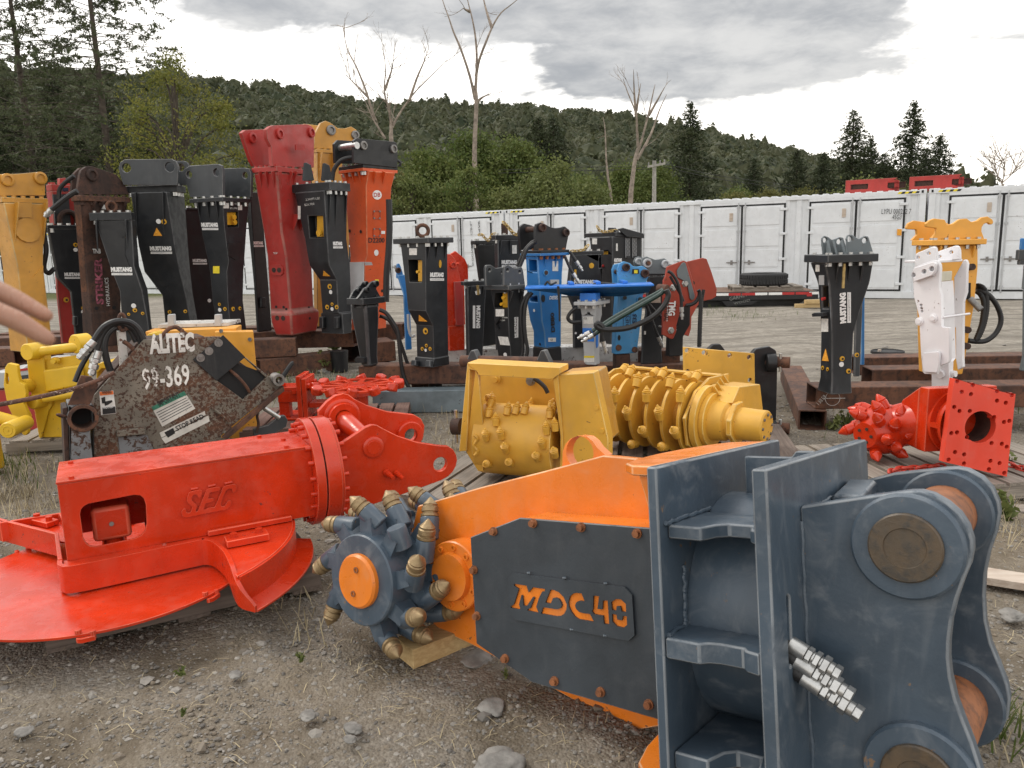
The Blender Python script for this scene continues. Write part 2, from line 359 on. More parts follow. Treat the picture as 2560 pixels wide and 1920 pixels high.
WOODG=wood('weathered grey pallet wood',(.16,.135,.11),(.32,.28,.235)); WOODB=wood('brown damp pallet wood',(.1,.075,.06),(.2,.155,.13)); WOODR=wood('reddish pallet wood',(.13,.07,.055),(.24,.15,.12)); PINE=wood('fresh pine lumber',(.42,.28,.12),(.55,.4,.2)); PINEP=wood('pale pine lumber',(.4,.31,.24),(.58,.5,.42))
BARK=plain('bark',(.07,.055,.042),.9,0,.35,6,.3); DEADW=plain('bleached dead wood',(.27,.22,.18),.85,0,.35,4,.3); POLE=plain('utility pole wood',(.34,.32,.29),.85,0,.2,5)

for m_,w_,b_ in ((SLATE,(.19,.21,.23),(.056,.08,.108)),(ORNG,(.78,.4,.2),(.74,.2,.018)),(RED,(.66,.1,.05),(.56,.033,.006)),(YEL,(.68,.45,.14),(.6,.3,.03)),(BLACK,(.075,.077,.08),(.018,.02,.023)),(SLATED,(.16,.165,.17),(.036,.045,.055)),(CHAR,(.13,.13,.13),(.04,.045,.05)),(RED2,(.3,.1,.08),(.37,.028,.022)),(DBO,(.6,.2,.1),(.62,.085,.016)),(YEL2,(.45,.3,.12),(.5,.24,.03)),(BLUE,(.12,.27,.5),(.012,.15,.42))):
    EDGE[m_.name]=paint(m_.name+' worn highlit edge',w_,.5,1.,.0,b_,.3)  # bevel colour joins worn paint with a painted rim highlight
# ================================================================ ground
def axis_coords(a,b,step,far,grow):
    xs=list(np.arange(a,b+1e-6,step)); s=step; x=b
    while x<far: s*=grow; x+=s; xs.append(x)
    s=step; x=a; lo=[]
    while x>-far: s*=grow; x-=s; lo.append(x)
    return np.array(lo[::-1]+xs)
gx=axis_coords(-5,5,.05,2500,1.12); gy=axis_coords(1.4,9,.05,2500,1.12)
GX,GY=np.meshgrid(gx,gy)
GZ=np.zeros_like(GX)
for k in range(26):
    w=RNG.uniform(.8,9)*(1 if k%2 else 2.2); th=RNG.uniform(0,PI*2); GZ+=np.sin((GX*math.cos(th)+GY*math.sin(th))*w+RNG.uniform(0,6))*(.012/w**.7)
GZ*=np.clip(1.2-np.hypot(GX,GY-8)/60,0,1)
GZ+=np.where((GY>1)&(GY<9)&(abs(GX)<5),RNG.normal(0,.0016,GX.shape),0)
GZ-=.012
ny,nx=GX.shape
idx=np.arange(nx*ny).reshape(ny,nx)
gf=np.stack([idx[:-1,:-1],idx[:-1,1:],idx[1:,1:],idx[1:,:-1]],-1).reshape(-1,4)
def ground_mat():
    m,t,b=mat_base('gravel and dirt'); g=t.new('ShaderNodeNewGeometry').outputs['Position']
    big=t.noise(g,.35,5,.6,.4); mid=t.noise(g,2.2,8,.65,.5); fine=t.noise(g,38.,6,.7); sp=t.new('ShaderNodeSeparateXYZ'); t.link(g,sp.inputs[0])
    vo=t.new('ShaderNodeTexVoronoi'); vo.inputs['Scale'].default_value=85; vo.inputs['Randomness'].default_value=1; t.link(g,vo.inputs['Vector'])
    v2=t.new('ShaderNodeTexVoronoi'); v2.inputs['Scale'].default_value=34; t.link(g,v2.inputs['Vector'])
    soil=t.mix(t.ramp(mid,.3,.7),(.1,.08,.056),(.27,.222,.16)); grav=t.mix(vo.outputs['Color'],(.125,.113,.098),(.345,.315,.275)); grav=t.mix(t.ramp(fine,.3,.7),(.135,.117,.095),grav)
    c=t.mix(t.ramp(t.m('ADD',t.m('MULTIPLY',big,.6),t.m('MULTIPLY',mid,.6)),.45,.72),soil,grav)
    # packed tan wheel ruts across the open yard
    far=t.ramp(t.m('ADD',sp.outputs[1],t.m('MULTIPLY',t.m('SUBTRACT',big,.5),6.)),7.5,12.); rt=t.noise(t.mapping(g,(.5,2.6,1)),1.,9,.66,.8)
    yard=t.mix(t.ramp(rt,.36,.62),(.18,.162,.138),(.335,.305,.26)); yard=t.mix(t.m('MULTIPLY',t.ramp(t.noise(g,7.,6,.7,.5),.42,.62),.55),yard,(.15,.13,.105))
    c=t.mix(far,c,yard)
    # rough grass beyond the yard
    gr=t.ramp(sp.outputs[1],30.,34.); c=t.mix(gr,c,t.mix(mid,(.06,.075,.02),(.11,.11,.04)))
    t.link(c,b.inputs['Base Color']); b.inputs['Roughness'].default_value=.93; b.inputs['Specular IOR Level'].default_value=.2
    h=t.m('ADD',t.m('ADD',t.m('MULTIPLY',t.m('SUBTRACT',1.,vo.outputs['Distance']),.5),t.m('MULTIPLY',t.m('SUBTRACT',1.,v2.outputs['Distance']),.5)),t.m('ADD',t.m('MULTIPLY',mid,1.6),t.m('MULTIPLY',rt,t.m('MULTIPLY',far,4.))))
    bumpn(t,b,h,.55,.03); return m
ground=np_obj('ground',np.stack([GX,GY,GZ],-1).reshape(-1,3),gf,ground_mat(),smooth_=True); tag(ground,'grey brown gravel and dirt yard','ground',kind='structure')

# ================================================================ hill and its forest
rp=[(-900,150),(-300,170),(0,180),(420,190),(560,203),(700,222),(900,252),(1050,263),(1250,268),(1400,276),(1560,300),(1800,343),(2000,390),(2200,428),(2600,505),(3200,560)]
HY=640.
hp=[ondist(p,HY) for p in rp]; hx=np.array([p.x for p in hp]); hz=np.array([p.z-5.5 for p in hp])
def hill_z(x,y):
    t=np.clip((y-130)/(HY-130),0,1.25); r=np.interp(x*HY/np.maximum(y,200),hx,hz)
    return r*np.where(t<=1,t**1.15,1-(t-1)*1.2)
HX,HYg=np.meshgrid(np.linspace(-950,1050,90),np.linspace(130,780,44)); HZ=hill_z(HX,HYg)-1.5+np.sin(HX*.03+HYg*.02)*1.5*(HYg>200)
ny,nx=HX.shape; idx=np.arange(nx*ny).reshape(ny,nx); hf=np.stack([idx[:-1,:-1],idx[:-1,1:],idx[1:,1:],idx[1:,:-1]],-1).reshape(-1,4)
hill=np_obj('hill',np.stack([HX,HYg,HZ],-1).reshape(-1,3),hf,plain('forest floor',(.03,.038,.016),.9,0,.3,.05),smooth_=True); tag(hill,'long wooded ridge rising behind the yard','hill',kind='structure')
phi=(1+5**.5)/2
ICO=np.array([(-1,phi,0),(1,phi,0),(-1,-phi,0),(1,-phi,0),(0,-1,phi),(0,1,phi),(0,-1,-phi),(0,1,-phi),(phi,0,-1),(phi,0,1),(-phi,0,-1),(-phi,0,1)])/math.sqrt(1+phi*phi)
ICF=np.array([(0,11,5),(0,5,1),(0,1,7),(0,7,10),(0,10,11),(1,5,9),(5,11,4),(11,10,2),(10,7,6),(7,1,8),(3,9,4),(3,4,2),(3,2,6),(3,6,8),(3,8,9),(4,9,5),(2,4,11),(6,2,10),(8,6,7),(9,8,1)])
def rand_unit(n):
    v=RNG.normal(size=(n,3)); return v/np.linalg.norm(v,axis=1,keepdims=True)
def leaf_tris(c,size,nrm=None,asp=.6):
    """one quad (two triangles) for every centre c; random orientation"""
    n=len(c); a=rand_unit(n); b=rand_unit(n)
    if nrm is not None: a=a-nrm*(a*nrm).sum(1,keepdims=True)*.9; b=b-nrm*(b*nrm).sum(1,keepdims=True)*.85 
    a/=np.linalg.norm(a,axis=1,keepdims=True); b=b-a*(b*a).sum(1,keepdims=True); b/=np.linalg.norm(b,axis=1,keepdims=True)
    s=(np.asarray(size)*np.ones(n))[:,None]; a=a*s; b=b*s*asp
    v=np.stack([c-a,c-b*.9,c+a,c+b*.9],1).reshape(-1,3); f=np.arange(4*n).reshape(n,4); return v,f
def forest():
    n=5200; y=150+(HY+12-150)*RNG.random(n)**.75; x=RNG.uniform(-1,1,n)*y*.78; z=hill_z(x,y); r=2.8+4.6*RNG.random(n)**1.6*np.interp(y,[150,640],[.8,1.05])
    con=RNG.random(n)<.1
    c=np.stack([x,y,z+r*.7],-1); sc=np.stack([r,r,r*RNG.uniform(.85,1.3,n)],-1); sc[con]*=[.55,.55,1.7]
    core=(ICO[None]*(1+RNG.normal(0,.12,(n,12,1))))*sc[:,None]*.86+c[:,None]; cf=(ICF[None]+12*np.arange(n)[:,None,None]).reshape(-1,3)
    m=52; d=rand_unit(n*m); d[:,2]=np.abs(d[:,2])*.9-.1; lc=(np.repeat(c,m,0)+d*np.repeat(sc,m,0)*RNG.uniform(.85,1.1,(n*m,1)))
    lv,lf=leaf_tris(lc,np.repeat(r,m)*RNG.uniform(.1,.22,n*m),d,.75); k=core.size//3
    lt=np.concatenate([lf[:,[0,1,2]],lf[:,[0,2,3]]])+k
    o=np_obj('hillside_forest',np.concatenate([core.reshape(-1,3),lv]),np.concatenate([cf,lt]),foliage('hazed hill foliage',(.04,.058,.03),(.088,.1,.05),(.115,.11,.058),.07)); tag(o,'dense green forest covering the ridge','forest',kind='stuff')  # distance haze is mixed into these greyer leaf colours
forest()

# ================================================================ trees
def tube_tree(b,p0,d,length,r,depth,spread=.5,seg=5,kids=(2,4)):
    pts=[p0]; cur=p0.copy(); dd=d.normalized()
    for i in range(4):
        dd=(dd+V((random.gauss(0,.12),random.gauss(0,.12),random.gauss(.05,.08)))).normalized(); cur=cur+dd*length/4; pts.append(cur.copy())
    b.tube(pts,lambda t:max(.004,r*(1-.6*t)),seg,2)
    if depth>0:
        for k in range(random.randint(*kids)):
            t=random.uniform(.3,1.); i=min(3,int(t*4)); q=pts[i].lerp(pts[i+1],t*4-i)
            nd=(dd+V((random.gauss(0,spread),random.gauss(0,spread),random.gauss(.1,spread*.6)))).normalized()
            tube_tree(b,q,nd,length*random.uniform(.45,.75),r*.5,depth-1,spread,max(3,seg-1),kids)
def deciduous(h,rx,nclump,nleaf,lsize,base=.2,tight=.16):
    """-> trunk MB, leaf verts, leaf faces (local, foot at origin)"""
    b=MB(); b.tube([V((0,0,-.3)),V((.05*h*.1,0,h*.3)),V((-.02*h,.02*h,h*.7)),V((0,0,h*.92))],lambda t:h*.02*(1-.8*t)+.01,7,3)
    cs=[]
    for k in range(nclump):
        a=random.uniform(0,2*PI); zz=random.uniform(base,1.)*h; tz=(zz/h-base)/(1-base); prof=math.sin(PI*min(1,max(.08,tz*.86+.14)))**.7
        rr=rx*prof*random.uniform(.35,1.)**.6; c=V((math.cos(a)*rr,math.sin(a)*rr,zz+random.gauss(0,h*.02))); cs.append(c)
        if k%3==0: b.tube([V((0,0,max(.1*h,zz*.7))),c*.5+V((0,0,zz*.45)),c],lambda t:h*.006*(1-.7*t)+.004,4,2)
    cs=np.array([c[:] for c in cs]); sp=rx*tight*RNG.uniform(.6,1.4,(nclump,1)); L=np.repeat(cs,nleaf,0)+RNG.normal(size=(nclump*nleaf,3))*np.repeat(sp,nleaf,0)*[1,1,.7]
    v,f=leaf_tris(L,lsize*RNG.uniform(.6,1.3,len(L))); return b,v,f
def conifer(h,rx,nbr,twig,lsize,base=.08,droop=.25,powr=.85,dens=1.):
    b=MB(); b.tube([V((0,0,-.3)),V((0,0,h*.5)),V((0,0,h))],lambda t:h*.013*(1-.93*t)+.006,7,3); L=[];D=[]
    for k in range(nbr):
        t=base+(1-base)*(k+random.random())/nbr; z=h*t; ln=rx*(1-t)**powr*random.uniform(.65,1.12)+.15; a=k*2.4+random.gauss(0,.35); up=.25*(t-.35)-droop*.5
        e=V((math.cos(a),math.sin(a),up)); tip=V((0,0,z))+e*ln+V((0,0,-droop*ln*.35)); mid=V((0,0,z))+e*ln*.5+V((0,0,droop*ln*.05))
        b.tube([V((0,0,z)),mid,tip],lambda q:.012*h*.12*(1-.8*q)+.004,3,2,cap=False)
        n=max(3,int(twig*ln))
        for i in range(n):
            s=(i+random.random())/n; s=.12+.88*s; p=V((0,0,z)).lerp(mid,s*2) if s<.5 else mid.lerp(tip,s*2-1)
            side=V((-math.sin(a),math.cos(a),0))*random.gauss(0,1)*ln*.17*(1.15-s)
            L.append(p+side+V((0,0,random.gauss(-.05,.05)*ln*.4)))
    L=np.array([p[:] for p in L]); r=max(1,int(round(4*dens))); L=np.repeat(L,r,0)+RNG.normal(0,lsize*.9,(len(L)*r,3)); v,f=leaf_tris(L,lsize*RNG.uniform(.6,1.4,len(L)),None,.42); return b,v,f
def plant_tree(name,label,cat,group,loc,data,leafmat,barkmat=None,rot=0,sc=1.):
    """data is (trunk mesh, crown mesh): shared between alike trees"""
    o=thing(name,label,cat,loc,group); o.rotation_euler=(0,0,rot); o.scale=(sc,sc,sc)
    for nm,me in zip(('trunk','crown'),data):
        c=bpy.data.objects.new(nm,me); COL.objects.link(c); c.parent=o
    return o
def tree_meshes(nm,trip,leafmat,barkmat):
    b,v,f=trip; me=b.mesh('trunk'); me.materials.append(barkmat); o=np_obj('crown',v,f,leafmat); lm=o.data; bpy.data.objects.remove(o); return (me,lm)
FG=foliage('green leaves',(.075,.12,.03),(.125,.16,.045),(.17,.17,.05)); FY=foliage('yellowing leaves',(.16,.17,.035),(.25,.22,.045),(.11,.14,.035)); FD=foliage('dark needles',(.034,.05,.026),(.055,.072,.034),(.075,.08,.036)); FL=foliage('larch needles',(.075,.095,.045),(.11,.125,.055),(.07,.08,.045)); FS=foliage('shrub leaves',(.1,.135,.038),(.155,.18,.06),(.2,.2,.07)); FO=foliage('olive leaves',(.13,.13,.04),(.19,.165,.055),(.1,.115,.035))
dec=[tree_meshes('d',deciduous(10+i,4.2,170,110,.17,.12),FG,BARK) for i in range(3)]
decy=[tree_meshes('dy',deciduous(6.5+i,2.6,110,110,.11,.1),m,BARK) for i,m in enumerate((FS,FO,FG))]
con=[tree_meshes('c',conifer(15+i,4.5,150,9,.15,.05,.35,.75,1.3),FD,BARK) for i in range(3)]
def at(u,D,z=0.):
    p=ondist((u,600),D); return V((p.x,p.y,z))
# two tall larches and a dark stand behind them at the left
def larch(h,rx,nbr):
    b=MB(); b.tube([V((0,0,-.3)),V((.1,0,h*.5)),V((0,0,h))],lambda t:h*.0125*(1-.9*t)+.01,8,3); L=[]
    for k in range(nbr):
        t=.06+.93*(k+random.random())/nbr; z=h*t; ln=rx*(1-t)**.5*random.uniform(.55,1.1)+.3; a=k*2.4+random.gauss(0,.5); up=.28*random.gauss(.5,.6)
        e=V((math.cos(a),math.sin(a),up)); p0=V((0,0,z)); mid=p0+e*ln*.5; tip=p0+e*ln+V((0,0,-.12*ln)); b.tube([p0,mid,tip],lambda q:.022*(1-.85*q)*(ln/rx)+.006,4,3,cap=False)
        for j in range(int(5+5*ln/rx)):
            s=random.uniform(.15,1.); q=p0.lerp(mid,s*2) if s<.5 else mid.lerp(tip,s*2-1); sd_=random.choice((-1,1)); d=(V((-math.sin(a),math.cos(a),0))*sd_*random.uniform(.4,1)+e*random.uniform(.3,1)+V((0,0,random.gauss(-.15,.25)))).normalized(); tl=random.uniform(.35,1.)*(.4+.7*(1-t)); r=q+d*tl
            b.tube([q,r],lambda w:.009*(1-.6*w),3,1,cap=False)
            for i in range(int(14+20*tl)): L.append((q.lerp(r,random.uniform(.05,1.05))+V((random.gauss(0,.05),random.gauss(0,.05),random.gauss(-.04,.05))))[:])
    L=np.array(L); v,f=leaf_tris(L,.068*RNG.uniform(.5,1.4,len(L)),None,.45); return b,v,f
lm=tree_meshes('l',larch(18,5.6,215),FL,BARK); lm2=tree_meshes('l2',larch(17.5,5.,195),FL,BARK)
plant_tree('larch_tree','tall thin larch with bare spreading branches, right of two at the left edge','tree','tall larches at the left',at(290,50),lm,FL,sc=1.36)
plant_tree('larch_tree','tall feathery larch at the far left edge of the picture','tree','tall larches at the left',at(105,54),lm2,FL,rot=2,sc=1.42)
for i,(u,D,s,k) in enumerate(((-40,60,.95,0),(60,58,.88,1),(180,59,.92,2),(300,60,.9,0),(395,61,.8,1),(20,52,.6,2),(230,53,.62,1))):
    plant_tree('spruce_tree',('dark spruce behind the larches, %s of seven from the left'%('first','third','fourth','sixth','seventh','second','fifth')[i]),'tree','dark spruces behind the larches',at(u,D),con[k],FD,rot=i,sc=s)
yt=tree_meshes('y',deciduous(9.2,3.0,130,150,.06,.12,.1),FY,BARK)
plant_tree('birch_tree','yellowing leafy tree right of the larches','tree',None,at(470,46),yt,FY,sc=1.34)
plant_tree('birch_tree','small yellow green tree behind the black breakers at the left','tree',None,at(545,44),decy[0],FS,sc=.9)
# leafy wood between hill and containers
for i,(u,D,s,k) in enumerate(((640,70,.6,0),(760,68,.62,1),(960,66,.64,2),(1080,62,.86,0),(1190,66,.92,1),(1290,64,.8,2),(1450,70,.72,0),(1560,74,.74,1),(1640,70,.66,2),(1840,78,.62,0),(560,62,.55,1))):
    nm=('first','second','third','fourth','fifth','sixth','seventh','eighth','ninth','tenth','eleventh')
    order=sorted(range(11),key=lambda j:(640,760,960,1080,1190,1290,1450,1560,1640,1840,560)[j]).index(i)
    plant_tree('leafy_tree','green leafy tree in the wood behind the containers, %s from the left'%nm[order],'tree','leafy trees behind the containers',at(u,D),dec[k],FG,rot=i*1.3,sc=s)
for i,(u,D,s,k) in enumerate(((1352,92,1.07,0),(1388,94,1.02,1),(1722,84,.93,2),(1985,95,.8,0),(1640,96,.72,2),(1880,98,.72,1),(2050,92,.7,1),(2120,86,.93,1),(2265,84,.9,2),(2335,88,.83,0),(2200,90,.72,0),(2165,92,.75,2),(2300,90,.7,1))):
    lab=('left of two dark spruces standing together before the ridge','right of two dark spruces standing together before the ridge','tall pointed spruce just right of the utility pole','slim spruce between the utility pole and the right hand group','spruce behind the utility pole','low spruce right of the tall pointed one','short spruce at the left of the right hand group','broad spruce left of the tallest right hand pair','tallest spruce above the red steel frames','spruce at the right end of the right hand group','low spruce between the broad and the tallest one at the right','second low spruce just right of the broad one at the right','low spruce left of the right end one')[i]
    plant_tree('spruce_tree',lab,'tree','spruces before the ridge',at(u,D),con[k],FD,rot=i*2.1,sc=s).scale=(s*1.35,s*1.35,s)
sh=[(880,40,.5,0),(960,38,.52,1),(1030,37,.5,0),(1110,38,.46,0),(1180,37,.42,2),(1260,36,.42,0),(1340,36,.47,0),(1400,35,.53,0),(1470,36,.45,0),(1540,36,.34,0),(1602,35,.24,2),(1690,36,.3,0),(1760,35,.46,1),(1840,34,.5,1),(1920,33,.5,1),(2000,33,.5,1),(2080,32,.52,0),(2150,32,.6,0),(2230,31,.5,1),(2310,31,.48,1),(2390,31,.44,1),(2470,30,.36,1)]
ordn=('first','second','third','fourth','fifth','sixth','seventh','eighth','ninth','tenth','eleventh','twelfth','thirteenth','fourteenth','fifteenth','sixteenth','seventeenth','eighteenth','nineteenth','twentieth','twenty first','twenty second')
for i,(u,D,s,k) in enumerate(sh): plant_tree('shrub','leafy shrub just behind the containers, %s from the left'%ordn[i],'shrub','shrubs behind the containers',at(u,D),decy[k],FS,rot=i*1.7,sc=s*(1.45 if i<12 else .95))
# dead trees traced along their forks
def dead(name,label,zf,D,lines,r0,twigs):
    o=thing(name,label,'dead tree',at(zf(*lines[0][0])[0],D),'bare dead trees'); b=MB(); tw=MB()
    for i,L in enumerate(lines):
        dy=0 if i==0 else random.uniform(-1,1)*.9; P=[ondist(zf(x,y),D+dy*min(1,j/2)) for j,(x,y) in enumerate(L)]
        ra=r0 if i==0 else r0*.5; rb=ra*.55 if i==0 else .012
        if i==0: P=[V((P[0].x,P[0].y,-.2))]+P
        b.tube(P,lambda t,ra=ra,rb=rb:ra+(rb-ra)*t,6,3)
        if i>0:
            for k in range(twigs):
                j=random.randrange(1,len(P)); d=(P[j]-P[j-1]).normalized(); tube_tree(tw,P[j-1].lerp(P[j],random.random()),(d+V((random.gauss(0,.6),random.gauss(0,.6),random.gauss(0,.4)))),random.uniform(.6,1.5),.022,2,.45,3,(1,3))
    b.build('trunk',DEADW,o); 
    if tw.v: tag(tw.build('twigs',DEADW,o),None,None,kind='stuff')
dead('dead_tree','tall forked dead tree in the middle, rising out of the picture',K1,46,[[(2055,830),(2050,650),(2058,450),(2052,370)],[(2052,430),(2030,330),(1990,210),(1960,140),(1940,80),(1915,10),(1895,-70)],[(2055,380),(2060,270),(2055,170),(2040,80),(2020,0),(2010,-80)],[(2056,330),(2070,260),(2100,180),(2130,110),(2165,55),(2215,15),(2290,-50)],[(2125,120),(2105,60),(2090,0),(2085,-50)],[(2030,50),(2012,42),(2000,35)],[(2062,440),(2085,420),(2125,402)]],.19,2)
dead('dead_tree','wide bare many branched dead tree behind the orange breaker',K1,44,[[(1692,640),(1690,570),(1690,510)],[(1665,600),(1640,560),(1610,510),(1575,430),(1545,380)],[(1690,540),(1680,470),(1660,400),(1665,300),(1655,190)],[(1690,560),(1720,500),(1760,440),(1800,390),(1870,320),(1930,260)],[(1620,520),(1580,390),(1540,290),(1500,210),(1480,110)],[(1770,430),(1800,340),(1830,270),(1850,215)],[(1662,390),(1690,310),(1700,260)],[(1590,420),(1540,370),(1490,320)]],.15,7)
dead('dead_tree','dead tree with upright twin forks left of the utility pole',K2,44,[[(512,880),(520,780),(532,690),(545,640)],[(545,640),(540,560),(535,490),(500,400),(480,340)],[(536,500),(528,400),(525,300)],[(545,650),(562,600),(590,490),(610,400),(618,365)],[(590,500),(630,430),(660,375)],[(540,690),(600,580),(635,480),(668,408)],[(537,480),(546,420),(556,360)]],.17,1)
dead('dead_tree','thin broken dead trunk left of the twin forked one',K2,43,[[(430,880),(415,770),(407,690)],[(407,690),(402,560),(393,505)]],.09,1)
dead('dead_tree','low bare bush above the container at the right edge',K2,34,[[(2120,830),(2118,800),(2115,780)],[(2115,790),(2095,750),(2085,700)],[(2117,790),(2130,740),(2125,690)],[(2118,790),(2160,750),(2200,690)]],.05,9)
# utility pole and wires
up=thing('utility_pole','grey wooden utility pole with crossarm behind the containers','utility pole',at(1637,50)); D=50
p1,p0=ondist(K2(615,705),D),ondist(K2(614,880),D); b=MB(); b.cyl(V((p0.x,p0.y,-.3)),p1+V((0,0,.15)),.16,.12,12); b.build('pole',POLE,up)
b=MB(); a_,c_=ondist(K2(585,722),D),ondist(K2(660,708),D); b.box(a_+V((0,-.2,-.06)),c_-a_,V((0,.12,0)),V((0,0,.14))); b.build('crossarm',POLE,up)
for t in (.05,.3,.7,.95): q=a_.lerp(c_,t)+V((0,-.14,.08)); MB().cyl(q,q+V((0,0,.2)),.05,.03,8).build('insulator',DSTEEL,up)
for i,(L,D0,D1) in enumerate((([(585,722),(300,722),(-60,735)],50,52),([(660,708),(900,760),(1220,802)],50,60),([(612,730),(300,738),(-60,748)],50,52),([(655,720),(900,775),(1220,815)],50,60))):
    P=[ondist(K2(x,y),D0+(D1-D0)*j/2) for j,(x,y) in enumerate(L)]; o=MB().tube(P,.018,4,6).build('overhead_wire',GASK)
    tag(o,('upper power line running left from the utility pole','upper power line running right from the utility pole','lower power line running left from the utility pole','lower power line running right from the utility pole')[i],'power line','overhead wires')
PAPER2=plain('faded grey print',(.2,.2,.19),.8)
# ================================================================ shipping containers (side doors toward the yard)
CD=V((10.99+4.07,21.05-28.74,0)).normalized(); CN=V((CD.y,-CD.x,0))   # along the wall, and outward to the camera
PW=V((-4.07,28.74,0))
def cpx(u): return unp((u,600),PW,CN)
J1=cpx(1262); J1.z=0; J2=cpx(2312); J2.z=0; CL=(J2-J1).length-.06; CHt=2.9
def build_container():
    r=thing('shipping_container','x','container',(0,0,0),'white shipping containers')
    X,Y,Zz=V((1,0,0)),V((0,1,0)),V((0,0,1))     # local: x along, y = away from the yard
    def add(nm,b,m,p=r,bev=0.): return b.build(nm,m,p,bev)
    for x in (0,CL-.16):
        for y in (0,2.28): add('corner_post',MB().box((x,y,0),(.16,0,0),(0,.16,0),(0,0,CHt)),CONT,bev=.008)
    add('bottom_rail',MB().box((.16,.0,.0),(CL-.32,0,0),(0,.12,0),(0,0,.18)),CONT,bev=.006); add('top_rail',MB().box((.16,.0,CHt-.13),(CL-.32,0,0),(0,.1,0),(0,0,.1)),CONT,bev=.006)
    for x in (0,CL-.17):
        for z in (0,CHt-.13):
            k=add('corner_casting',MB().box((x-.005,-.01,z),(.18,0,0),(0,.18,0),(0,0,.13)),CONT,bev=.01)
            if z: add('casting_hole',MB().box((x+.05,-.014,z+.03),(.05,0,0),(0,.01,0),(0,0,.07)),DARK,k)  # dark patch painted for the shade in the casting's hole
    b=MB(); n=int(CL/.28)   # corrugated roof ends stand proud of the rail
    for i in range(n): b.box((.1+i*(CL-.2)/n,.02,CHt-.03),((CL-.2)/n*.55,0,0),(0,2.4,0),(0,0,.035))
    b.box((.08,.03,CHt-.05),(CL-.16,0,0),(0,2.38,0),(0,0,.03)); add('roof',b,CONT,bev=.006)
    add('end_wall',MB().box((.04,.16,.1),(.04,0,0),(0,2.14,0),(0,0,CHt-.2)),CONT); add('end_wall',MB().box((CL-.08,.16,.1),(.04,0,0),(0,2.14,0),(0,0,CHt-.2)),CONT); add('back_wall',MB().box((.1,2.38,.1),(CL-.2,0,0),(0,.04,0),(0,0,CHt-.2)),CONT)
    pw=CL*.193; gap=(CL-.32-4*pw-2*.32)/3; x0=.16+.32
    def corr(xa,xb):
        w=xb-xa; k=max(1,round(w/.3)); pts=[]
        for i in range(k):
            s=xa+w*i/k; d=w/k
            pts+=[(s,.03),(s+d*.3,.03),(s+d*.45,.075),(s+d*.8,.075),(s+d*.95,.03)]
        pts.append((xb,.03)); poly=[V((x,y,.18)) for x,y in pts]+[V((xb,.1,.18)),V((xa,.1,.18))]; return MB().prism(poly,(0,0,CHt-.31))
    xs=[.16]
    for i in range(4):
        a=x0+i*(pw+gap); e=a+pw; add('corrugated_panel',corr(xs[-1],a),CONT); xs.append(e)
        g=MB(); zt,zb=CHt-.24,.24
        g.box((a,-.004,zb),(.045,0,0),(0,.06,0),(0,0,zt-zb)); g.box((e-.045,-.004,zb),(.045,0,0),(0,.06,0),(0,0,zt-zb)); g.box((a,-.004,zt-.002),(pw,0,0),(0,.06,0),(0,0,.045)); g.box((a,-.004,zb-.045),(pw,0,0),(0,.06,0),(0,0,.045)); g.box((a+pw/2-.025,-.004,zb),(.05,0,0),(0,.06,0),(0,0,zt-zb))
        add('door_gasket',g,GASK)
        add('door_header',MB().box((a,.0,zt+.045),(pw,0,0),(0,.08,0),(0,0,CHt-.13-zt-.045)),CONT); add('door_sill',MB().box((a,.0,.18),(pw,0,0),(0,.08,0),(0,0,.016)),CONT)
        for s in (0,1):
            da=a+.045 if s==0 else a+pw/2+.025; de=a+pw/2-.025 if s==0 else e-.045
            b=MB().box((da+.004,-.006,zb+.004),(de-da-.008,0,0),(0,.05,0),(0,0,zt-zb-.008))
            hh=(zt-zb)/4
            for q in range(4):    # raised panels between horizontal grooves
                b.box((da+.06,-.022,zb+q*hh+.05),(de-da-.17,0,0),(0,.016,0),(0,0,hh-.1))
            dr=add('door',b,CONT,bev=.006)
            lr=MB(); lx=de-.07 if s==0 else da+.07; lr.cyl((lx,-.04,zb-.08),(lx,-.04,zt+.1),.017,seg=8)
            for z in (zb+.05,zb+.8,zt-.75,zt-.05): lr.box((lx-.04,-.05,z),(.08,0,0),(0,.045,0),(0,0,.06))
            add('lock_rod',lr,SILV,dr)
            h=MB(); hz=zb+.78; h.box((lx-.32 if s==0 else lx,-.055,hz),(.32,0,0),(0,.02,0),(0,0,.03)); h.box((lx-.2 if s==0 else lx+.12,-.06,hz-.05),(.06,0,0),(0,.03,0),(0,0,.13)); add('handle',h,DSTEEL,dr)
            for z in (zb+.12,zb+.85,zt-.85,zt-.16): add('hinge',MB().box((da-.1 if s==0 else de-.1,-.034,z),(.2,0,0),(0,.03,0),(0,0,.07)),CONT,dr,.004)
            if s==0: add('vent',MB().box((de-.33,-.04,zt-.42),(.1,0,0),(0,.03,0),(0,0,.24)),PINEP,dr,.005)
    add('corrugated_panel',corr(xs[-1],CL-.16),CONT)
    b=MB(); c=MB()
    for x in (.2,CL-.2-.5):
        for k in range(6):
            s=x+k*.085; (b if k%2 else c).add([(s,-.004,CHt-.1),(s+.085,-.004,CHt-.1),(s+.125,-.004,CHt-.045),(s+.04,-.004,CHt-.045)],[(0,1,2,3)])
    add('hazard_stripes',b,INK); add('hazard_stripes',c,YLAB)
    return r
c0=build_container()
def kids(o): return [c for c in bpy.data.objects if c.parent==o]
def copy_tree(o,parent=None):
    c=o.copy(); COL.objects.link(c); c.parent=parent
    for ch in o.children: copy_tree(ch,c)
    return c
cang=math.atan2(CD.y,CD.x); labs=('white container in the middle with four pairs of doors, numbered LYPU 000252','white container at the right edge, right of the door numbered LYPU 000252','white container left of the middle one, behind the ring topped black breaker','white container second left of the middle one, behind the tall left breakers','white container at the far left behind the yellow breaker')
CONTS=[]
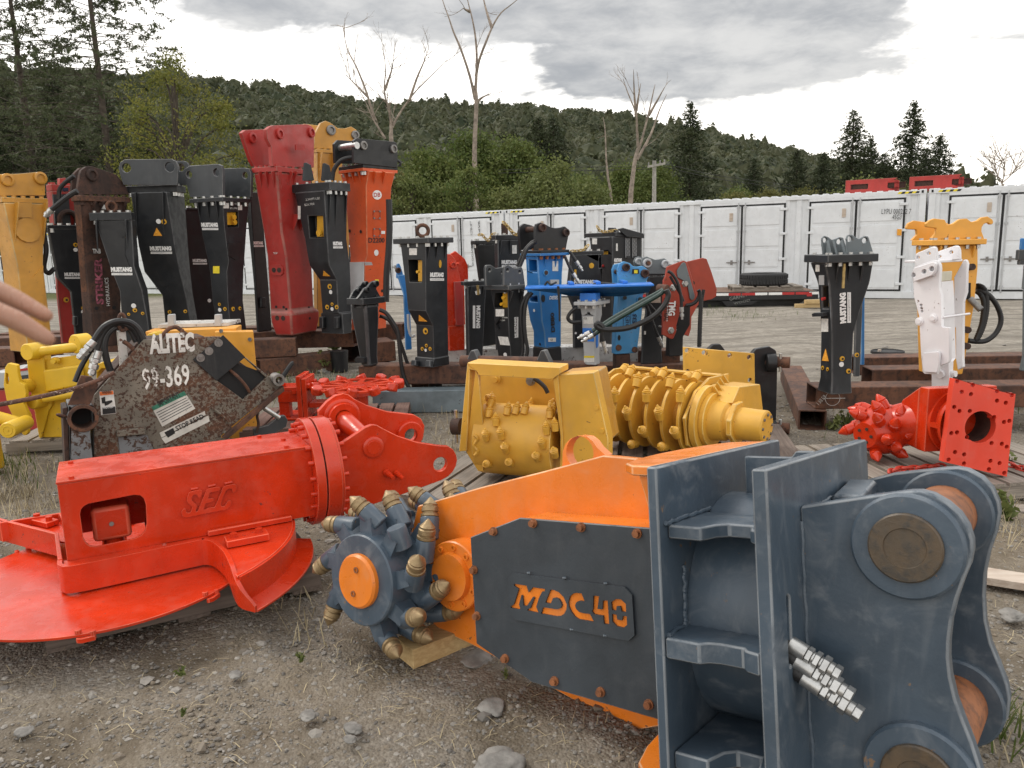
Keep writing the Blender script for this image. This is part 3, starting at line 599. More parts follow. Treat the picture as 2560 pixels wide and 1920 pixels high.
for i,k in enumerate((0,1,-1,-2,-3)):
    o=c0 if i==0 else copy_tree(c0); o['label']=labs[i]; p=J1+CD*(k*(CL+.06)+.03); o.location=p; o.rotation_euler=(0,0,cang); CONTS.append(o)
bpy.context.view_layer.update()
# numbers painted on the containers
def on_cont(cx,xloc,yloc): return None
n_=CN; base=J1+CN*.062
def ctext(parent,s,u0,v0,u1,v1,hm,mat=INK,bold=.0):
    P0,P1=unp((u0,v0),base,n_),unp((u1,v1),base,n_); o=text_part(None,s,P0,P1,hm,n_,mat,bold); o.parent=parent; M=parent.matrix_world.inverted()@Matrix.Translation(o.location); o.matrix_local=M; return o
ctext(CONTS[0],'LYPU 000252 7',*K4(1226,262),*K4(1430,262),.135); ctext(CONTS[0],'45G3',*K4(1300,300),*K4(1363,300),.13)
b=MB(); q=[unp(K4(x,y),base,n_) for x,y in ((1333,410),(1365,412),(1367,368),(1335,366))]; b.prism(q,n_*.003); o=b.build('height_sign',TRI); o.parent=CONTS[0]; o.matrix_local=CONTS[0].matrix_world.inverted()@Matrix.Translation(o.location)
for i,(ch,x,y) in enumerate((('L',600,270),('Y',601,293),('P',603,318),('U',604,340),('4',655,266),('5',656,287),('G',657,308),('3',658,328))): ctext(CONTS[2],ch,*K3(x-5,y+14),*K3(x+6,y+14),.14)
for i,(ch,x,y) in enumerate((('0',606,398),('1',608,432),('5',609,462),('0',611,493),('0',613,522),('0',614,555))): ctext(CONTS[2],ch,*K3(x-5,y+14),*K3(x+6,y+14),.14)
# red steel frames lying on the container roofs
def roof_frame(label,x0,x1,yt,yb,zf,off):
    r=thing('steel_skid',label,'steel skid',(0,0,0),'red steel skids on the container roofs'); P0=unp(zf(x0,yb),J1-CN*.5,CN); P1=unp(zf(x1,yb),J1-CN*.5,CN); P0.z=P1.z=CHt+.006; e=P1-P0; r.location=P0; ORG[r.name]=P0.copy()
    h=.36; f=MB(); L=e.length; ex=e.normalized()
    hl=[]
    for t in (.1,.82): hl.append([P0+ex*(L*t)+V((0,0,.1)),P0+ex*(L*t+.45)+V((0,0,.1)),P0+ex*(L*t+.45)+V((0,0,.24)),P0+ex*(L*t)+V((0,0,.24))])
    f.prism([P0,P1,P1+V((0,0,h)),P0+V((0,0,h))],-CN*.06,hl); f.build('side_rail',RED2,r,.006)
    f=MB().prism([p-CN*.9 for p in (P0,P1,P1+V((0,0,h)),P0+V((0,0,h)))],-CN*.06); f.build('side_rail',RED2,r)
    for t in (.02,.5,.95): f=MB().box(P0+ex*(L*t)-CN*.061,ex*.12,-CN*.838,V((0,0,h*.8))); f.build('crossbar',RED2,r)
    for q in hl:
        m=(q[0]+q[2])/2; MB().box(q[0]-CN*.07,q[1]-q[0],-CN*.3,q[3]-q[0]).build('fork_pocket',RUSTD,r)
roof_frame('left of two red steel skids on the container roof',975,1330,78,130,K4,0)
roof_frame('right of two red steel skids on the container roof corner',1415,1775,52,106,K4,0)

# ================================================================ flatbed trailer
TD=19.3
def T6(x,y,dy=0): return ondist(K6(x,y),TD+dy)
tr=thing('flatbed_trailer','black flatbed trailer with wooden deck parked before the containers','trailer',onz(K6(1660,240)))
ex=V((1,-.16,0)).normalized(); ey=V((.16,1,0)).normalized()
pr=onz(K6(1985,240)); pr.z=0; zt=T6(1985,100).z; Lt=4.7; p0=pr-ex*Lt
MB().box(p0+V((0,0,zt-.22)),ex*Lt,ey*.12,V((0,0,.2))).build('side_rail',BLACK2,tr,.008); MB().box(p0+ey*2.2+V((0,0,zt-.22)),ex*Lt,ey*.12,V((0,0,.2))).build('side_rail',BLACK2,tr)
MB().box(p0+ex*(Lt)+V((0,0,zt-.22)),ex*.06,ey*2.32,V((0,0,.2))).build('end_rail',BLACK2,tr)
MB().prism([p0+ey*.3+V((0,0,zt-.22)),p0+ex*(Lt-.1)+ey*.3+V((0,0,zt-.22)),p0+ex*(Lt-.6)+ey*.3+V((0,0,zt-.5)),p0+ey*.3+V((0,0,zt-.5))],ey*.2).build('frame_beam',BLACK2,tr)
pm=MB().box((0,0,0),(Lt-.02,0,0),(0,.2,0),(0,0,.04)).mesh('deck_plank'); pm.materials.append(wood('trailer deck wood',(.12,.07,.045),(.22,.14,.1)))
for k in range(10): inst('deck_plank',pm,tr,basis(ex,ey,V((0,0,1)),p0+ex*.01+ey*(.125+k*.207)+V((0,0,zt-.05))))
for k in range(7):
    a=.15+k*.66; MB().box(p0+ex*(Lt-4.6+a)-ey*.005+V((0,0,zt-.1)),ex*(.33),ey*.004,V((0,0,.065))).build('reflector_tape',WHITE if k%2 else REDI,tr); MB().box(p0+ex*(Lt-4.6+a+.33)-ey*.005+V((0,0,zt-.1)),ex*(.3),ey*.004,V((0,0,.065))).build('reflector_tape',REDI if k%2 else WHITE,tr)
MB().box(p0+ex*(Lt-.22)-ey*.012+V((0,0,zt-.15)),ex*.13,ey*.02,V((0,0,.1))).build('tail_light',REDI,tr,.01)
for t in (.92,1.22): MB().box(p0+ex*(Lt-t)+ey*.35+V((0,0,0)),ex*.12,ey*.12,V((0,0,zt-.22))).build('stand_leg',BLACK2,tr)
f0=p0+ex*(Lt-2.3); MB().prism([f0+V((0,0,zt-.24)),f0+ex*.9+V((0,0,zt-.24)),f0+ex*.75+V((0,0,.06)),f0+ex*.12+V((0,0,.02))],ey*.02).build('mud_flap',GASK,tr)
text_part(tr,'GARNETT',f0+ex*.2+V((0,0,.16)),f0+ex*.72+V((0,0,.3)),.1,-ey,PAPER2,.0,.2); text_part(tr,'WOOD',f0+ex*.3+V((0,0,.06)),f0+ex*.7+V((0,0,.15)),.06,-ey,PAPER2,.0)
for k,x in enumerate((-3.6,)):
    w=MB().lathe(p0+ex*(Lt+x)+ey*.5+V((0,0,.34)),ey,[(0,.2),(0,.33),(.04,.36),(.2,.36),(.24,.33),(.24,.2)],24); w.build('wheel',TIRE,tr)
# crib, tyre on it
zd=zt-.01
cr=thing('wooden_crib','grey weathered wood skid under the tyre on the trailer','wood skid',p0+ex*(Lt-.9)+V((0,0,zd)))
for k in range(3): MB().box(p0+ex*(Lt-2.0)+ey*(.25+k*.55)+V((0,0,zd)),ex*1.75,ey*.1,V((0,0,.09))).build('runner',WOODG,cr)
for k in range(6): MB().box(p0+ex*(Lt-2.0+k*.3)+ey*.2+V((0,0,zd+.091)),ex*.22,ey*1.3,V((0,0,.03))).build('slat',WOODG,cr)
ty=thing('tyre','worn black tyre lying flat on the trailer','tyre',p0+ex*(Lt-1.15)+ey*.85+V((0,0,zd+.122))); c=ORG[ty.name]
b=MB().lathe(c,V((0,0,1)),[(0.0,.34),(0.,.55),(.03,.59),(.05,.6),(.27,.6),(.29,.59),(.31,.55),(.31,.34),(.15,.3)],48,cap=False); b.build('carcass',TIRE,ty)
b=MB()
for k in range(48):
    a=2*PI*k/48
    for s in (-1,1):
        o_=V((math.cos(a),math.sin(a),0)); t_=V((-math.sin(a),math.cos(a),0)); b.box(c+o_*.595+t_*(s*.03)+V((0,0,.06 if s<0 else .17)),t_*.045+V((0,0,s*.03)),o_*.018,V((0,0,.08)))
b.build('tread',TIRE,ty)
for k in range(2): tag(MB().box(onz(K6(1800+k*90,258))+V((0,0,.1*k)),ex*.9,ey*.14,V((0,0,.095))).build('timber_block',PINE,None,.006),('lower timber block on the ground behind the black breaker at the right','upper timber block stacked behind the black breaker at the right')[k],'timber')
# ================================================================ drum cutter MDC40 (orange and slate)
e1=V((.7868,-.6042,.126)).normalized(); e2=V((-.617,-.7749,.1371)); e2=(e2-e1*e2.dot(e1)).normalized(); e3=e1.cross(-e2).normalized()
if e3.z<0: e3=-e3
MQ=onz((1178,1600),.09)
def MP(a,o,c): return MQ+e1*a+e2*o+e3*c
def MW(zf,o,pts): return [unp(zf(*p),MQ+e2*o,e2) for p in pts]
mdc=thing('drum_cutter','large orange and slate drum cutter marked MDC40 in the foreground','drum cutter',V((MP(1.25,0,0).x,MP(1.25,0,0).y,0)))
webp=[(85,365),(400,272),(700,196),(1000,116)]; low=[(1130,1480),(720,1250),(370,1060),(190,975)]
top=MW(A6,0,webp); top+= [MP(.93,0,.775),MP(1.102,0,.775)]; bot=[MP(1.102,0,-.13),MP(1.02,0,-.1)]+MW(A6,0,low)
MB().prism([p-e2*.045 for p in top+bot+[MP(-.33,0,.1),MP(-.42,0,.27),MP(-.33,0,.44)]],e2*.045).build('web_plate',ORNG,mdc,.006)
# top and bottom plates beside the mounting flange
for c,nm in ((.776,'top_plate'),(-.135,'bottom_plate')):
    pts=[MP(1.102,.42,c),MP(1.04,.42,c),MP(.985,.36,c),MP(.955,.25,c),MP(.935,.06,c),MP(.935,-.15,c),MP(.955,-.34,c),MP(.985,-.45,c),MP(1.102,-.52,c)]
    MB().prism(pts,e3*.03).build(nm,ORNG,mdc,.005)
for o in (.40,-.5):
    MB().prism([MP(1.102,o,.775),MP(1.05,o,.775),MP(1.072,o,.70),MP(1.085,o,.64),MP(1.102,o,.6)],-e2*.02).build('gusset',ORNG,mdc,.004)
# lifting eye on the upper edge
ey_=MW(A5,-.03,[(845,855),(848,740),(868,690),(900,655),(960,632),(1015,640),(1055,672),(1085,715),(1145,770),(1090,800)]); hc=MW(A5,-.03,[(965,750)])[0]
MB().prism(ey_,-e2*.05,[circ(hc,e2,.062,20)]).build('lifting_eye',ORNG,mdc,.007)
# gearbox case and its bolted cover
cov=[(345,520),(590,424),(1225,472),(1270,1382),(650,1237),(375,1045)]
cp=MW(A6,.18,cov); cp[2]=MP(1.1,.18,(cp[2]-MQ).dot(e3)); cp[3]=MP(1.1,.18,(cp[3]-MQ).dot(e3)-.03)
cen=sum(cp,V((0,0,0)))/6
MB().prism([cen+(p-cen)*.985-e2*.18 for p in cp],e2*.168).build('gear_case',ORNG,mdc,.006)
MB().prism([p-e2*.012 for p in cp],e2*.012).build('cover_plate',SLATED,mdc,.004)
for p in ((465,490),(660,450),(897,470),(1173,500),(368,680),(382,907),(522,1117),(765,1228),(993,1282),(1230,1343)):
    q=MW(A6,.18,[p])[0]; b=MB().cyl(q,q+e2*.006,.017,seg=14).cyl(q+e2*.006,q+e2*.02,.012,seg=14); b.lathe(q+e2*.0201,e2,[(0,.0075),(.0005,.0075)],6); b.build('cover_bolt',RUSTO,mdc,.002)
npl=MW(N1,.18,[(95,150),(165,70),(1990,300),(2110,430),(2150,1080),(2050,1170),(220,830),(110,720)])
LET=dict(M=[(190,245),(400,275),(430,385),(500,300),(700,330),(690,370),(650,375),(600,470),(555,620),(595,720),(410,680),(410,660),(460,640),(525,470),(500,460),(400,610),(345,600),(330,440),(315,430),(275,580),(295,640),(280,665),(140,635),(140,610),(190,580),(270,330),(195,280)],
D=[(785,340),(840,345),(920,380),(1000,460),(1050,580),(1045,660),(1010,730),(950,770),(880,775),(630,730),(665,625),(900,660),(950,640),(970,600),(960,550),(920,490),(870,470),(825,480),(790,570),(700,550)],
C=[(1290,400),(1345,535),(1260,520),(1210,540),(1185,590),(1200,650),(1250,700),(1320,720),(1430,735),(1495,865),(1240,820),(1180,780),(1120,700),(1080,610),(1075,540),(1100,450),(1150,405),(1200,390)],
F=[(1480,435),(1575,445),(1550,650),(1630,660),(1635,515),(1715,515),(1740,905),(1655,895),(1640,765),(1490,740),(1455,690),(1475,660)],
O=[(1850,490),(1930,495),(2010,570),(2015,710),(1940,695),(1920,610),(1860,610),(1855,685),(1785,670),(1770,540)],
U=[(1785,730),(1860,745),(1870,825),(1950,835),(1960,765),(2025,770),(2030,910),(1970,960),(1860,935),(1790,860)])
nb=[npl[0].lerp(p,.97)+(npl[4]-npl[0])*.012 for p in npl]
MB().prism([p+e2*.0015 for p in nb],e2*.002).build('letter_backing',ORNG,mdc)
MB().prism([p+e2*.004 for p in npl],e2*.008,[[p+e2*.004 for p in MW(N1,.18,l)] for l in LET.values()]).build('name_plate',SLATED,mdc)
for p in ((400,80),(980,160),(1650,250),(1100,1000),(1640,1100)):
    q=MW(N1,.192,[p])[0]; MB().cbox(q,.012,.012,.006).build('weld_tack',SLATE,mdc,.002)
# hub on the web, in front of the case
hb=MW(A6,.0,[(330,690)])[0]; b=MB().lathe(hb,e2,[(0,.145),(.085,.145),(.09,.14),(.09,.1),(.115,.095),(.118,.0)],36,cap=False); b.build('bearing_hub',ORNG,mdc)
for k in range(10):
    a=k*PI/5+.2; q=hb+e1*(.12*math.cos(a))+e3*(.12*math.sin(a))+e2*.0905; MB().lathe(q,e2,[(0,.014),(.006,.013),(.006,.007),(.002,.007)],12,cap=False).build('hub_bolt',ORNG,mdc)
# picks: holder block, sleeve and carbide tipped bit
sl=MB().lathe((0,0,-.053),(0,0,1),[(0,.0),(0,.037),(.004,.041),(.09,.041),(.094,.038),(.094,.0)],20,cap=False).mesh('pick_holder'); sl.materials.append(SLATE)
bl=MB().loft([[V((-.045,-.03,-.09)),V((.045,-.03,-.09)),V((.045,.045,-.09)),V((-.045,.045,-.09))],[V((-.038,-.03,.0)),V((.038,-.03,.0)),V((.038,.035,.0)),V((-.038,.035,.0))]]).mesh('holder_block'); bl.materials.append(SLATE)
bt=MB().lathe((0,0,.041),(0,0,1),[(0,.0),(0,.034),(.003,.039),(.013,.039),(.016,.032),(.02,.032),(.024,.037),(.042,.036),(.046,.031),(.05,.031),(.054,.033),(.072,.016),(.075,.014),(.087,.003),(.088,.0)],18,cap=False).mesh('bit'); bt.materials.append(rust('worn brass bits',(.25,.17,.085),(.36,.27,.15),(.16,.085,.045),.45)); 
bt.materials[0].node_tree.nodes['Principled BSDF'].inputs['Metallic'].default_value=.55
DA,DC=-.315,.283
def drum(sgn,o0,nm,half=False):
    ax=e2*sgn
    c=MP(DA,o0,DC); root=mdc
    dr=MB().lathe(c,ax,[(0,.09),(.03,.15),(.09,.185),(.27,.192),(.312,.19),(.318,.184),(.318,.0)],40,cap=False).build('drum',SLATE,root)
    cc=c+ax*.318; cap=MB().lathe(cc,ax,[(0,.112),(.018,.112),(.028,.103),(.03,.0)],36,cap=False).build('end_cap',ORNG,root)
    for s in (-1,1):
        q=cc+ax*.03+e3*(s*.05*1.)+e1*(.012*s); MB().lathe(q,ax,[(0,.013),(.004,.013),(.004,.007),(.001,.007)],12,cap=False).build('cap_bolt',RUSTO,cap)
    rings=((.255,9,0.12,.3),(.16,8,.5,.0),(.07,8,.86,-.25))
    for oo,n,ph,tilt in rings:
        for k in range(n):
            a=ph+2*PI*k/n; rd=e1*math.cos(a)+e3*math.sin(a); tg=-e1*math.sin(a)+e3*math.cos(a)
            dv=(rd*.62+tg*.72+ax*tilt).normalized(); p=c+ax*oo+rd*.255
            x=ax.cross(dv).normalized(); y=dv.cross(x)
            if (p+dv*.16).z<.012: continue
            h=inst('pick_holder',sl,root,basis(x,y,dv,p))
            # block foot toward the drum
            zz=(rd*.9+dv*.3).normalized(); xx=ax.cross(zz).normalized(); yy=zz.cross(xx); inst('holder_block',bl,h,basis(yy,xx,zz,p+dv*.0))
            if not (k==1 and oo>.25): inst('bit',bt,h,basis(x,y,dv,p))
drum(1,0.0,'near'); drum(-1,-.05,'far')
# mounting flange: two plates, barrel and notched shelves between them
def fplate(a0,th,o0,o1,c0,c1,nm,slot=None):
    pts=[MP(a0,o0,c0),MP(a0,o1,c0),MP(a0,o1,c1),MP(a0,o0,c1)]; MB().prism(pts,e1*th,slot or ()).build(nm,SLATE,mdc,.006)
fplate(1.103,.033,-.575,.45,-.155,.807,'flange_plate')
sc=[MP(1.411,.33+.016*math.cos(t),.36+.0+ (.08 if math.sin(t)>0 else -.08)+.016*math.sin(t)) for t in [PI*2*k/16 for k in range(16)]]
fplate(1.411,.042,-.575,.45,-.155,.81,'flange_plate',[sc])
c=MP(1.137,-.06,.31); MB().cyl(c,c+e1*.273,.36,seg=48).build('barrel',SLATE,mdc)
def shelf(cz,notch,nd,o1=.43,th=.04):
    a0,a1=1.137,1.41; w=a1-a0; f=o1; r=math.sqrt(max(.01,.36**2-(cz-.31)**2))-.06-.02
    pts=[MP(a0,r,cz),MP(a0,f,cz)]
    if notch: pts+=[MP(a0+w*.38,f,cz),MP(a0+w*.45,f-nd*.7,cz),MP(a0+w*.55,f-nd,cz),MP(a0+w*.8,f-nd,cz),MP(a0+w*.85,f-nd*.4,cz)]
    pts+=[MP(a1,f,cz),MP(a1,r,cz)]; MB().prism(pts,e3*th).build('shelf',SLATE,mdc,.006)
shelf(.595,True,.09,.40); shelf(.262,True,.03,.445,.06); shelf(-.06,True,.1,.42,.05)
for cz in (.595,.262,-.06): pass
MB().prism([MP(1.19,-.1,.655),MP(1.41,-.1,.655),MP(1.41,-.1,.81),MP(1.36,-.1,.81),MP(1.345,-.1,.79),MP(1.19,-.1,.79)],e2*.03).build('stiffener',SLATE,mdc,.004)
# ears with pin bosses
E1=[(835,397),(1200,345),(1380,322),(1430,322),(1490,338),(1560,378),(1620,430),(1660,490),(1682,560),(1684,610),(1670,680),(1640,750),(1605,850),(1580,950),(1568,1050),(1566,1130),(1575,1220),(1600,1330),(1640,1440),(1680,1540),(1712,1640),(1735,1720),(1740,1790),(1720,1860),(1660,1930),(1570,1970),(1400,1960),(895,1880)]
E2=[(1020,285),(1300,238),(1550,211),(1610,208),(1660,218),(1730,255),(1780,310),(1808,375),(1816,430),(1800,520),(1765,620),(1745,720),(1738,830),(1745,950),(1770,1060),(1815,1170),(1850,1260),(1862,1330),(1852,1420),(1815,1490),(1750,1540),(1690,1550),(1500,1520),(1050,1450)]
oe1,oe2=.20,-.36
pa=MW(A7,oe1,E1); pb=MW(A7,oe2,E2)
for pts,o in ((pa,oe1),(pb,oe2)):
    for k in (0,-1): pts[k]=MP(1.452,o,(pts[k]-MQ).dot(e3))
MB().prism([p-e2*.05 for p in pa],e2*.05).build('ear_plate',SLATE,mdc,.007); MB().prism([p-e2*.05 for p in pb],e2*.05).build('ear_plate',SLATE,mdc,.007)
for zp in ((1370,585),(1430,1690)):
    q=MW(A7,oe1,[zp])[0]
    MB().lathe(q,e2,[(0,.138),(.022,.138),(.03,.131),(.03,.0)],44,cap=False).build('pin_boss',SLATE,mdc); MB().lathe(q+e2*.0305,e2,[(0,.09),(.01,.09),(.014,.086),(.0145,.052),(.011,.05),(.011,.0)],40,cap=False).build('pin_end',rust('scorched pin steel',(.045,.042,.036),(.1,.066,.036),(.03,.03,.029),.42),mdc)
    MB().cyl(q-e2*.051,q+e2*(oe2-oe1+.001),.092,seg=36).build('pin',RUSTO,mdc)
    r=q+e2*(oe2-oe1); MB().lathe(r,e2,[(0,.138),(.018,.138),(.025,.131),(.025,.092)],40,cap=False).build('pin_boss',SLATE,mdc)
pl=[MP(1.455,oe1-.05,.64),MP(1.56,oe1-.05,.655),MP(1.56,oe2,.655),MP(1.455,oe2,.64)]
MB().prism([p-e3*.03 for p in pl],e3*.03).build('cross_brace',SLATE,mdc,.006)
MB().prism([MP(1.455,-.30,.655),MP(1.46,-.06,.655),MP(1.47,-.06,.68),MP(1.455,-.3,.7)],e1*.09).build('weld_gusset',SLATE,mdc,.01)
def seam(a,b_,r=.007,n=14):
    MB().tube([a.lerp(b_,k/n)+V((random.gauss(0,.0015),random.gauss(0,.0015),random.gauss(0,.0015))) for k in range(n+1)],lambda t:r*(1+.15*math.sin(t*97)),7,3).build('weld_seam',SLATE,mdc)
seam(MP(1.456,oe1+.002,.64),MP(1.456,oe1+.002,-.1)); seam(MP(1.139,.1,.64),MP(1.139,.42,.64)); seam(MP(1.139,.06,.325),MP(1.139,.43,.325)); seam(MP(1.139,.32,.31),MP(1.139,.305,.5)); seam(MP(1.456,-.31,.66),MP(1.456,oe1-.05,.66))
# hydraulic hose tails with swivel fittings
for (x0,y0),(x1,y1) in (((800,1060),(1052,1215)),((830,1140),(1112,1322)),((862,1218),(1155,1412))):
    p,q=MW(A7,.30,[(x0,y0),(x1,y1)]); dv=(q-p); L=dv.length; dv.normalize()
    h=MB().tube([p-dv*.05-e2*.03,p-dv*.03,p+dv*.01],.021,12,3).build('hose',HOSE,mdc)
    pr=[(0,.0),(0,.024),(.09*L/.3,.024),(.095*L/.3,.02)]
    b=MB().lathe(p,dv,[(0,.024),(.32*L,.024),(.33*L,.018)],16); t=.33
    for k,(ln,r) in enumerate(((.1,.026),(.05,.018),(.1,.027),(.05,.018),(.12,.029),(.1,.02),(.12,.023))): b.cyl(p+dv*(t*L),p+dv*((t+ln)*L),r,seg=6 if r>.02 else 14); t+=ln
    b.build('fitting',STEEL,h,.002)
# timber under the cutter
blk=[onz(A4(1000,1580)),onz(A4(1462,1395))]; ex=(blk[1]-blk[0]); ex.z=0; ex.normalize(); ey=V((-ex.y,ex.x,0)); bx=MB().box(blk[0]+V((0,0,.001)),ex*.85,ey*.14,V((0,0,.088))); tag(bx.build('timber_block',PINE,None,.004),'fresh pine block propping up the orange drum cutter','timber')

# ================================================================ red disc cutter SEC
sa=rad(28); sx_=V((math.cos(sa),math.sin(sa),0)); sn=V((math.sin(sa),-math.cos(sa),0)); UZ=V((0,0,1))
SB=onz(N2(900,975),.19)-sn*.10
def SP(s,o,z): return V((SB.x,SB.y,0))+sx_*s+sn*o+UZ*z
def SW(zf,o,pts): return [unp(zf(*p),V((SB.x,SB.y,0))+sn*o,sn) for p in pts]
def sl_(P): return (P-SB).dot(sx_)
sec=thing('disc_cutter','bright red disc cutter with raised SEC letters lying on a pallet','disc cutter',V((-1.95,3.62,.148)))
Lf=SW(A2,0,[(365,335),(1995,72)]); s0,s1=sl_(Lf[0]),sl_(Lf[1]); zt0,zb0=.698,.31
ob=(onz(A2(335,200),zt0)-V((SB.x,SB.y,0))).dot(sn)
win=SW(A2,0,[(515,530),(520,500),(540,478),(570,462),(860,405),(900,408),(925,428),(938,470),(943,590),(932,635),(905,668),(870,685),(620,738),(580,733),(552,712),(535,680)])
fp=[SP(s0,0,zb0),SP(s1,0,zb0),SP(s1,0,zt0-.012),SP(s0,0,zt0-.012)]
MB().prism(fp,-sn*.014,[win]).build('arm_side',RED,sec,.003)
MB().prism([p+sn*ob for p in fp],sn*.014).build('arm_side',RED,sec,.003)
MB().box(SP(s0-.004,.004,zt0-.0115),sx_*(s1-s0+.004),sn*(ob-.008),UZ*.012).build('arm_lid',RED,sec,.003)
MB().box(SP(s0+.35,-.016,zb0+.001),sx_*(s1-s0-.36),sn*(ob+.032),UZ*.012).build('arm_floor',RED,sec)
MB().box(SP(s0+.0,-.0145,zb0+.02),sx_*.012,sn*(ob+.029),UZ*(zt0-zb0-.035)).build('end_plate',RED,sec,.003)
hexes(sec,'lid_bolts',[SP(s0+.06,-.03,zt0),SP(s0+.05,ob+.06,zt0),SP(s1-.12,-.03,zt0),SP(s1-.2,ob+.05,zt0),SP(s1-.1,ob/2,zt0)],UZ,.014,.012,RED,6)
# motor seen through the opening
mc=SW(A2,-.16,[(715,560)])[0]; MB().cbox(mc,.17,.15,.17,Matrix.Rotation(sa,3,'Z')).build('motor',RED,sec,.02,seg=2); MB().cyl(V((mc.x,mc.y,.2)),V((mc.x,mc.y,mc.z-.086)),.05,seg=20).build('motor_neck',RED,sec); q=mc+sn*.076; MB().cyl(q,q+sn*.006,.011,seg=12).build('motor_plug',DSTEEL,sec)
for t in (-.05,.05): MB().box(mc+sx_*t+sn*.03+UZ*-.2,sx_*.008,sn*.06,UZ*.115).build('motor_fin',RED,sec)
# letters
SEC=[(300,1290),(310,1340),(350,1385),(400,1398),(800,1315),(1300,1220),(1380,1180),(1430,1120),(1450,1060),(1435,1015),(1400,1000),(1360,1020),(1340,1060),(1310,1110),(1270,1145),(1230,1140),(1210,1110),(1210,1060),(1240,980),(1290,850),(1340,760),(1390,735),(1440,735),(1465,755),(1470,800),(1495,825),(1530,815),(1555,770),(1570,710),(1565,660),(1530,630),(1480,630),(1340,655),(1280,680),(1245,720),(1215,800),(1180,890),(1140,990),(1090,1100),(1060,1160),(1040,1170),(1010,1160),(960,1165),(900,1180),(850,1210),(810,1215),(830,1150),(855,1080),(880,1065),(1000,1040),(1040,1010),(1050,970),(1020,950),(915,965),(940,870),(960,820),(990,812),(1100,800),(1170,780),(1195,745),(1180,705),(1140,690),(1090,695),(930,725),(880,755),(855,810),(800,940),(750,1060),(700,1180),(670,1250),(645,1262),(630,1240),(655,1150),(650,1110),(610,1070),(560,1020),(535,980),(545,930),(580,880),(620,865),(655,875),(675,910),(695,940),(720,945),(745,920),(770,860),(780,810),(770,770),(730,755),(690,760),(550,790),(500,810),(470,840),(440,920),(425,980),(440,1040),(480,1090),(530,1130),(550,1160),(540,1210),(515,1265),(470,1290),(430,1285),(410,1255),(405,1200),(370,1190),(330,1210),(305,1250)]
MB().prism([p+sn*.0005 for p in SW(N4,0,SEC)],sn*.018).build('raised_letters',RED,sec,.0015)
for a,b_ in (((525,765),(690,735)),((920,700),(1095,660)),((1300,635),(1480,595))):
    p,q=SW(N4,.004,[a,b_]); MB().tube([p,q],.008,8,1).build('weld_bead',RED,sec)
# swivel flange and ears
oc=ob/2; zc=.505
for k,(a,b_,r) in enumerate(((0,.05,.3),(.05,.058,.285),(.058,.135,.3),(.135,.15,.292))): MB().cyl(SP(s1+a,oc,zc),SP(s1+b_,oc,zc),r,seg=64).build('swivel_ring' if k!=1 else 'swivel_gap',RED if k!=1 else DARK,sec,.004 if k!=1 else 0)
bl1,bl2=[],[]
for k in range(20):
    a=2*PI*k/20+.1; q=SP(s1,oc,zc)+sn*(.268*math.cos(a))+UZ*(.268*math.sin(a))
    if not (abs(.268*math.cos(a))<-ob/2-.02+0 and abs(.268*math.sin(a))<.17): bl1.append(q-sx_*.03)
    bl2.append(q+sx_*.15)
hexes(sec,'ring_bolts',bl1,sx_,.014,.03,RED,10); hexes(sec,'ring_bolts',bl2,sx_,.013,.028,RED,10)
on,of=oc+.17,oc-.2
near=[(772,905),(830,832),(1000,722),(1080,667),(1140,642),(1200,645),(1260,680),(1400,750),(1600,815),(1800,845),(1900,852),(1950,885),(1980,940),(1988,990),(1975,1050),(1945,1105),(1900,1150),(1830,1190),(1500,1310),(1150,1430),(900,1530),(770,1480)]
far=[(560,515),(700,412),(780,352),(860,330),(920,345),(980,390),(1100,450),(1300,510),(1560,540),(1630,580),(1665,650),(1660,720),(1620,795),(1500,850),(1100,980),(700,1120),(560,1100)]
pn=SW(A3,on,near); hn=SW(A3,on,[(1820,1030)])[0]; pf=SW(A3,of,far); hf_=SW(A3,of,[(1518,735)])[0]
for pts,o in ((pn,on),(pf,of)):
    for k in (0,-1): pts[k]=SP(s1+.151,o,pts[k].z)
MB().prism(pn,-sn*.035,[circ(hn,sn,.042,24)]).build('ear_plate',RED,sec,.004); MB().prism(pf,-sn*.035,[circ(hf_,sn,.042,24)]).build('ear_plate',RED,sec,.004)
q=SW(A3,on,[(1155,858)])[0]; r=SW(A3,of,[(845,560)])[0]; MB().lathe(q,sn,[(0,.06),(.012,.06),(.016,.055),(.017,.04),(.02,.038),(.02,0)],28,cap=False).build('pin_end',RED,sec); q2=q+sn*(of-on); 
MB().cyl(q-sn*.036,V((r.x,r.y,r.z)),.055,seg=28).build('pin',RED,sec); MB().lathe(r,sn,[(0,.11),(.02,.11),(.026,.1),(.026,.09),(.05,.085),(.05,.05)],32,cap=False).build('pin_boss',RED,sec); MB().lathe(hf_,sn,[(0,.085),(.018,.085),(.024,.078),(.024,.042)],28,cap=False).build('pin_boss',RED,sec)
for zp in ((1285,1110),(1385,1120)):
    q=SW(A3,on,[zp])[0]; MB().lathe(q,(sn+sx_*.25-UZ*.25),[(0,.022),(.015,.022),(.016,.016),(.045,.016),(.046,.012),(.075,.012),(.075,0)],10,cap=False).build('hydraulic_port',RED,sec)
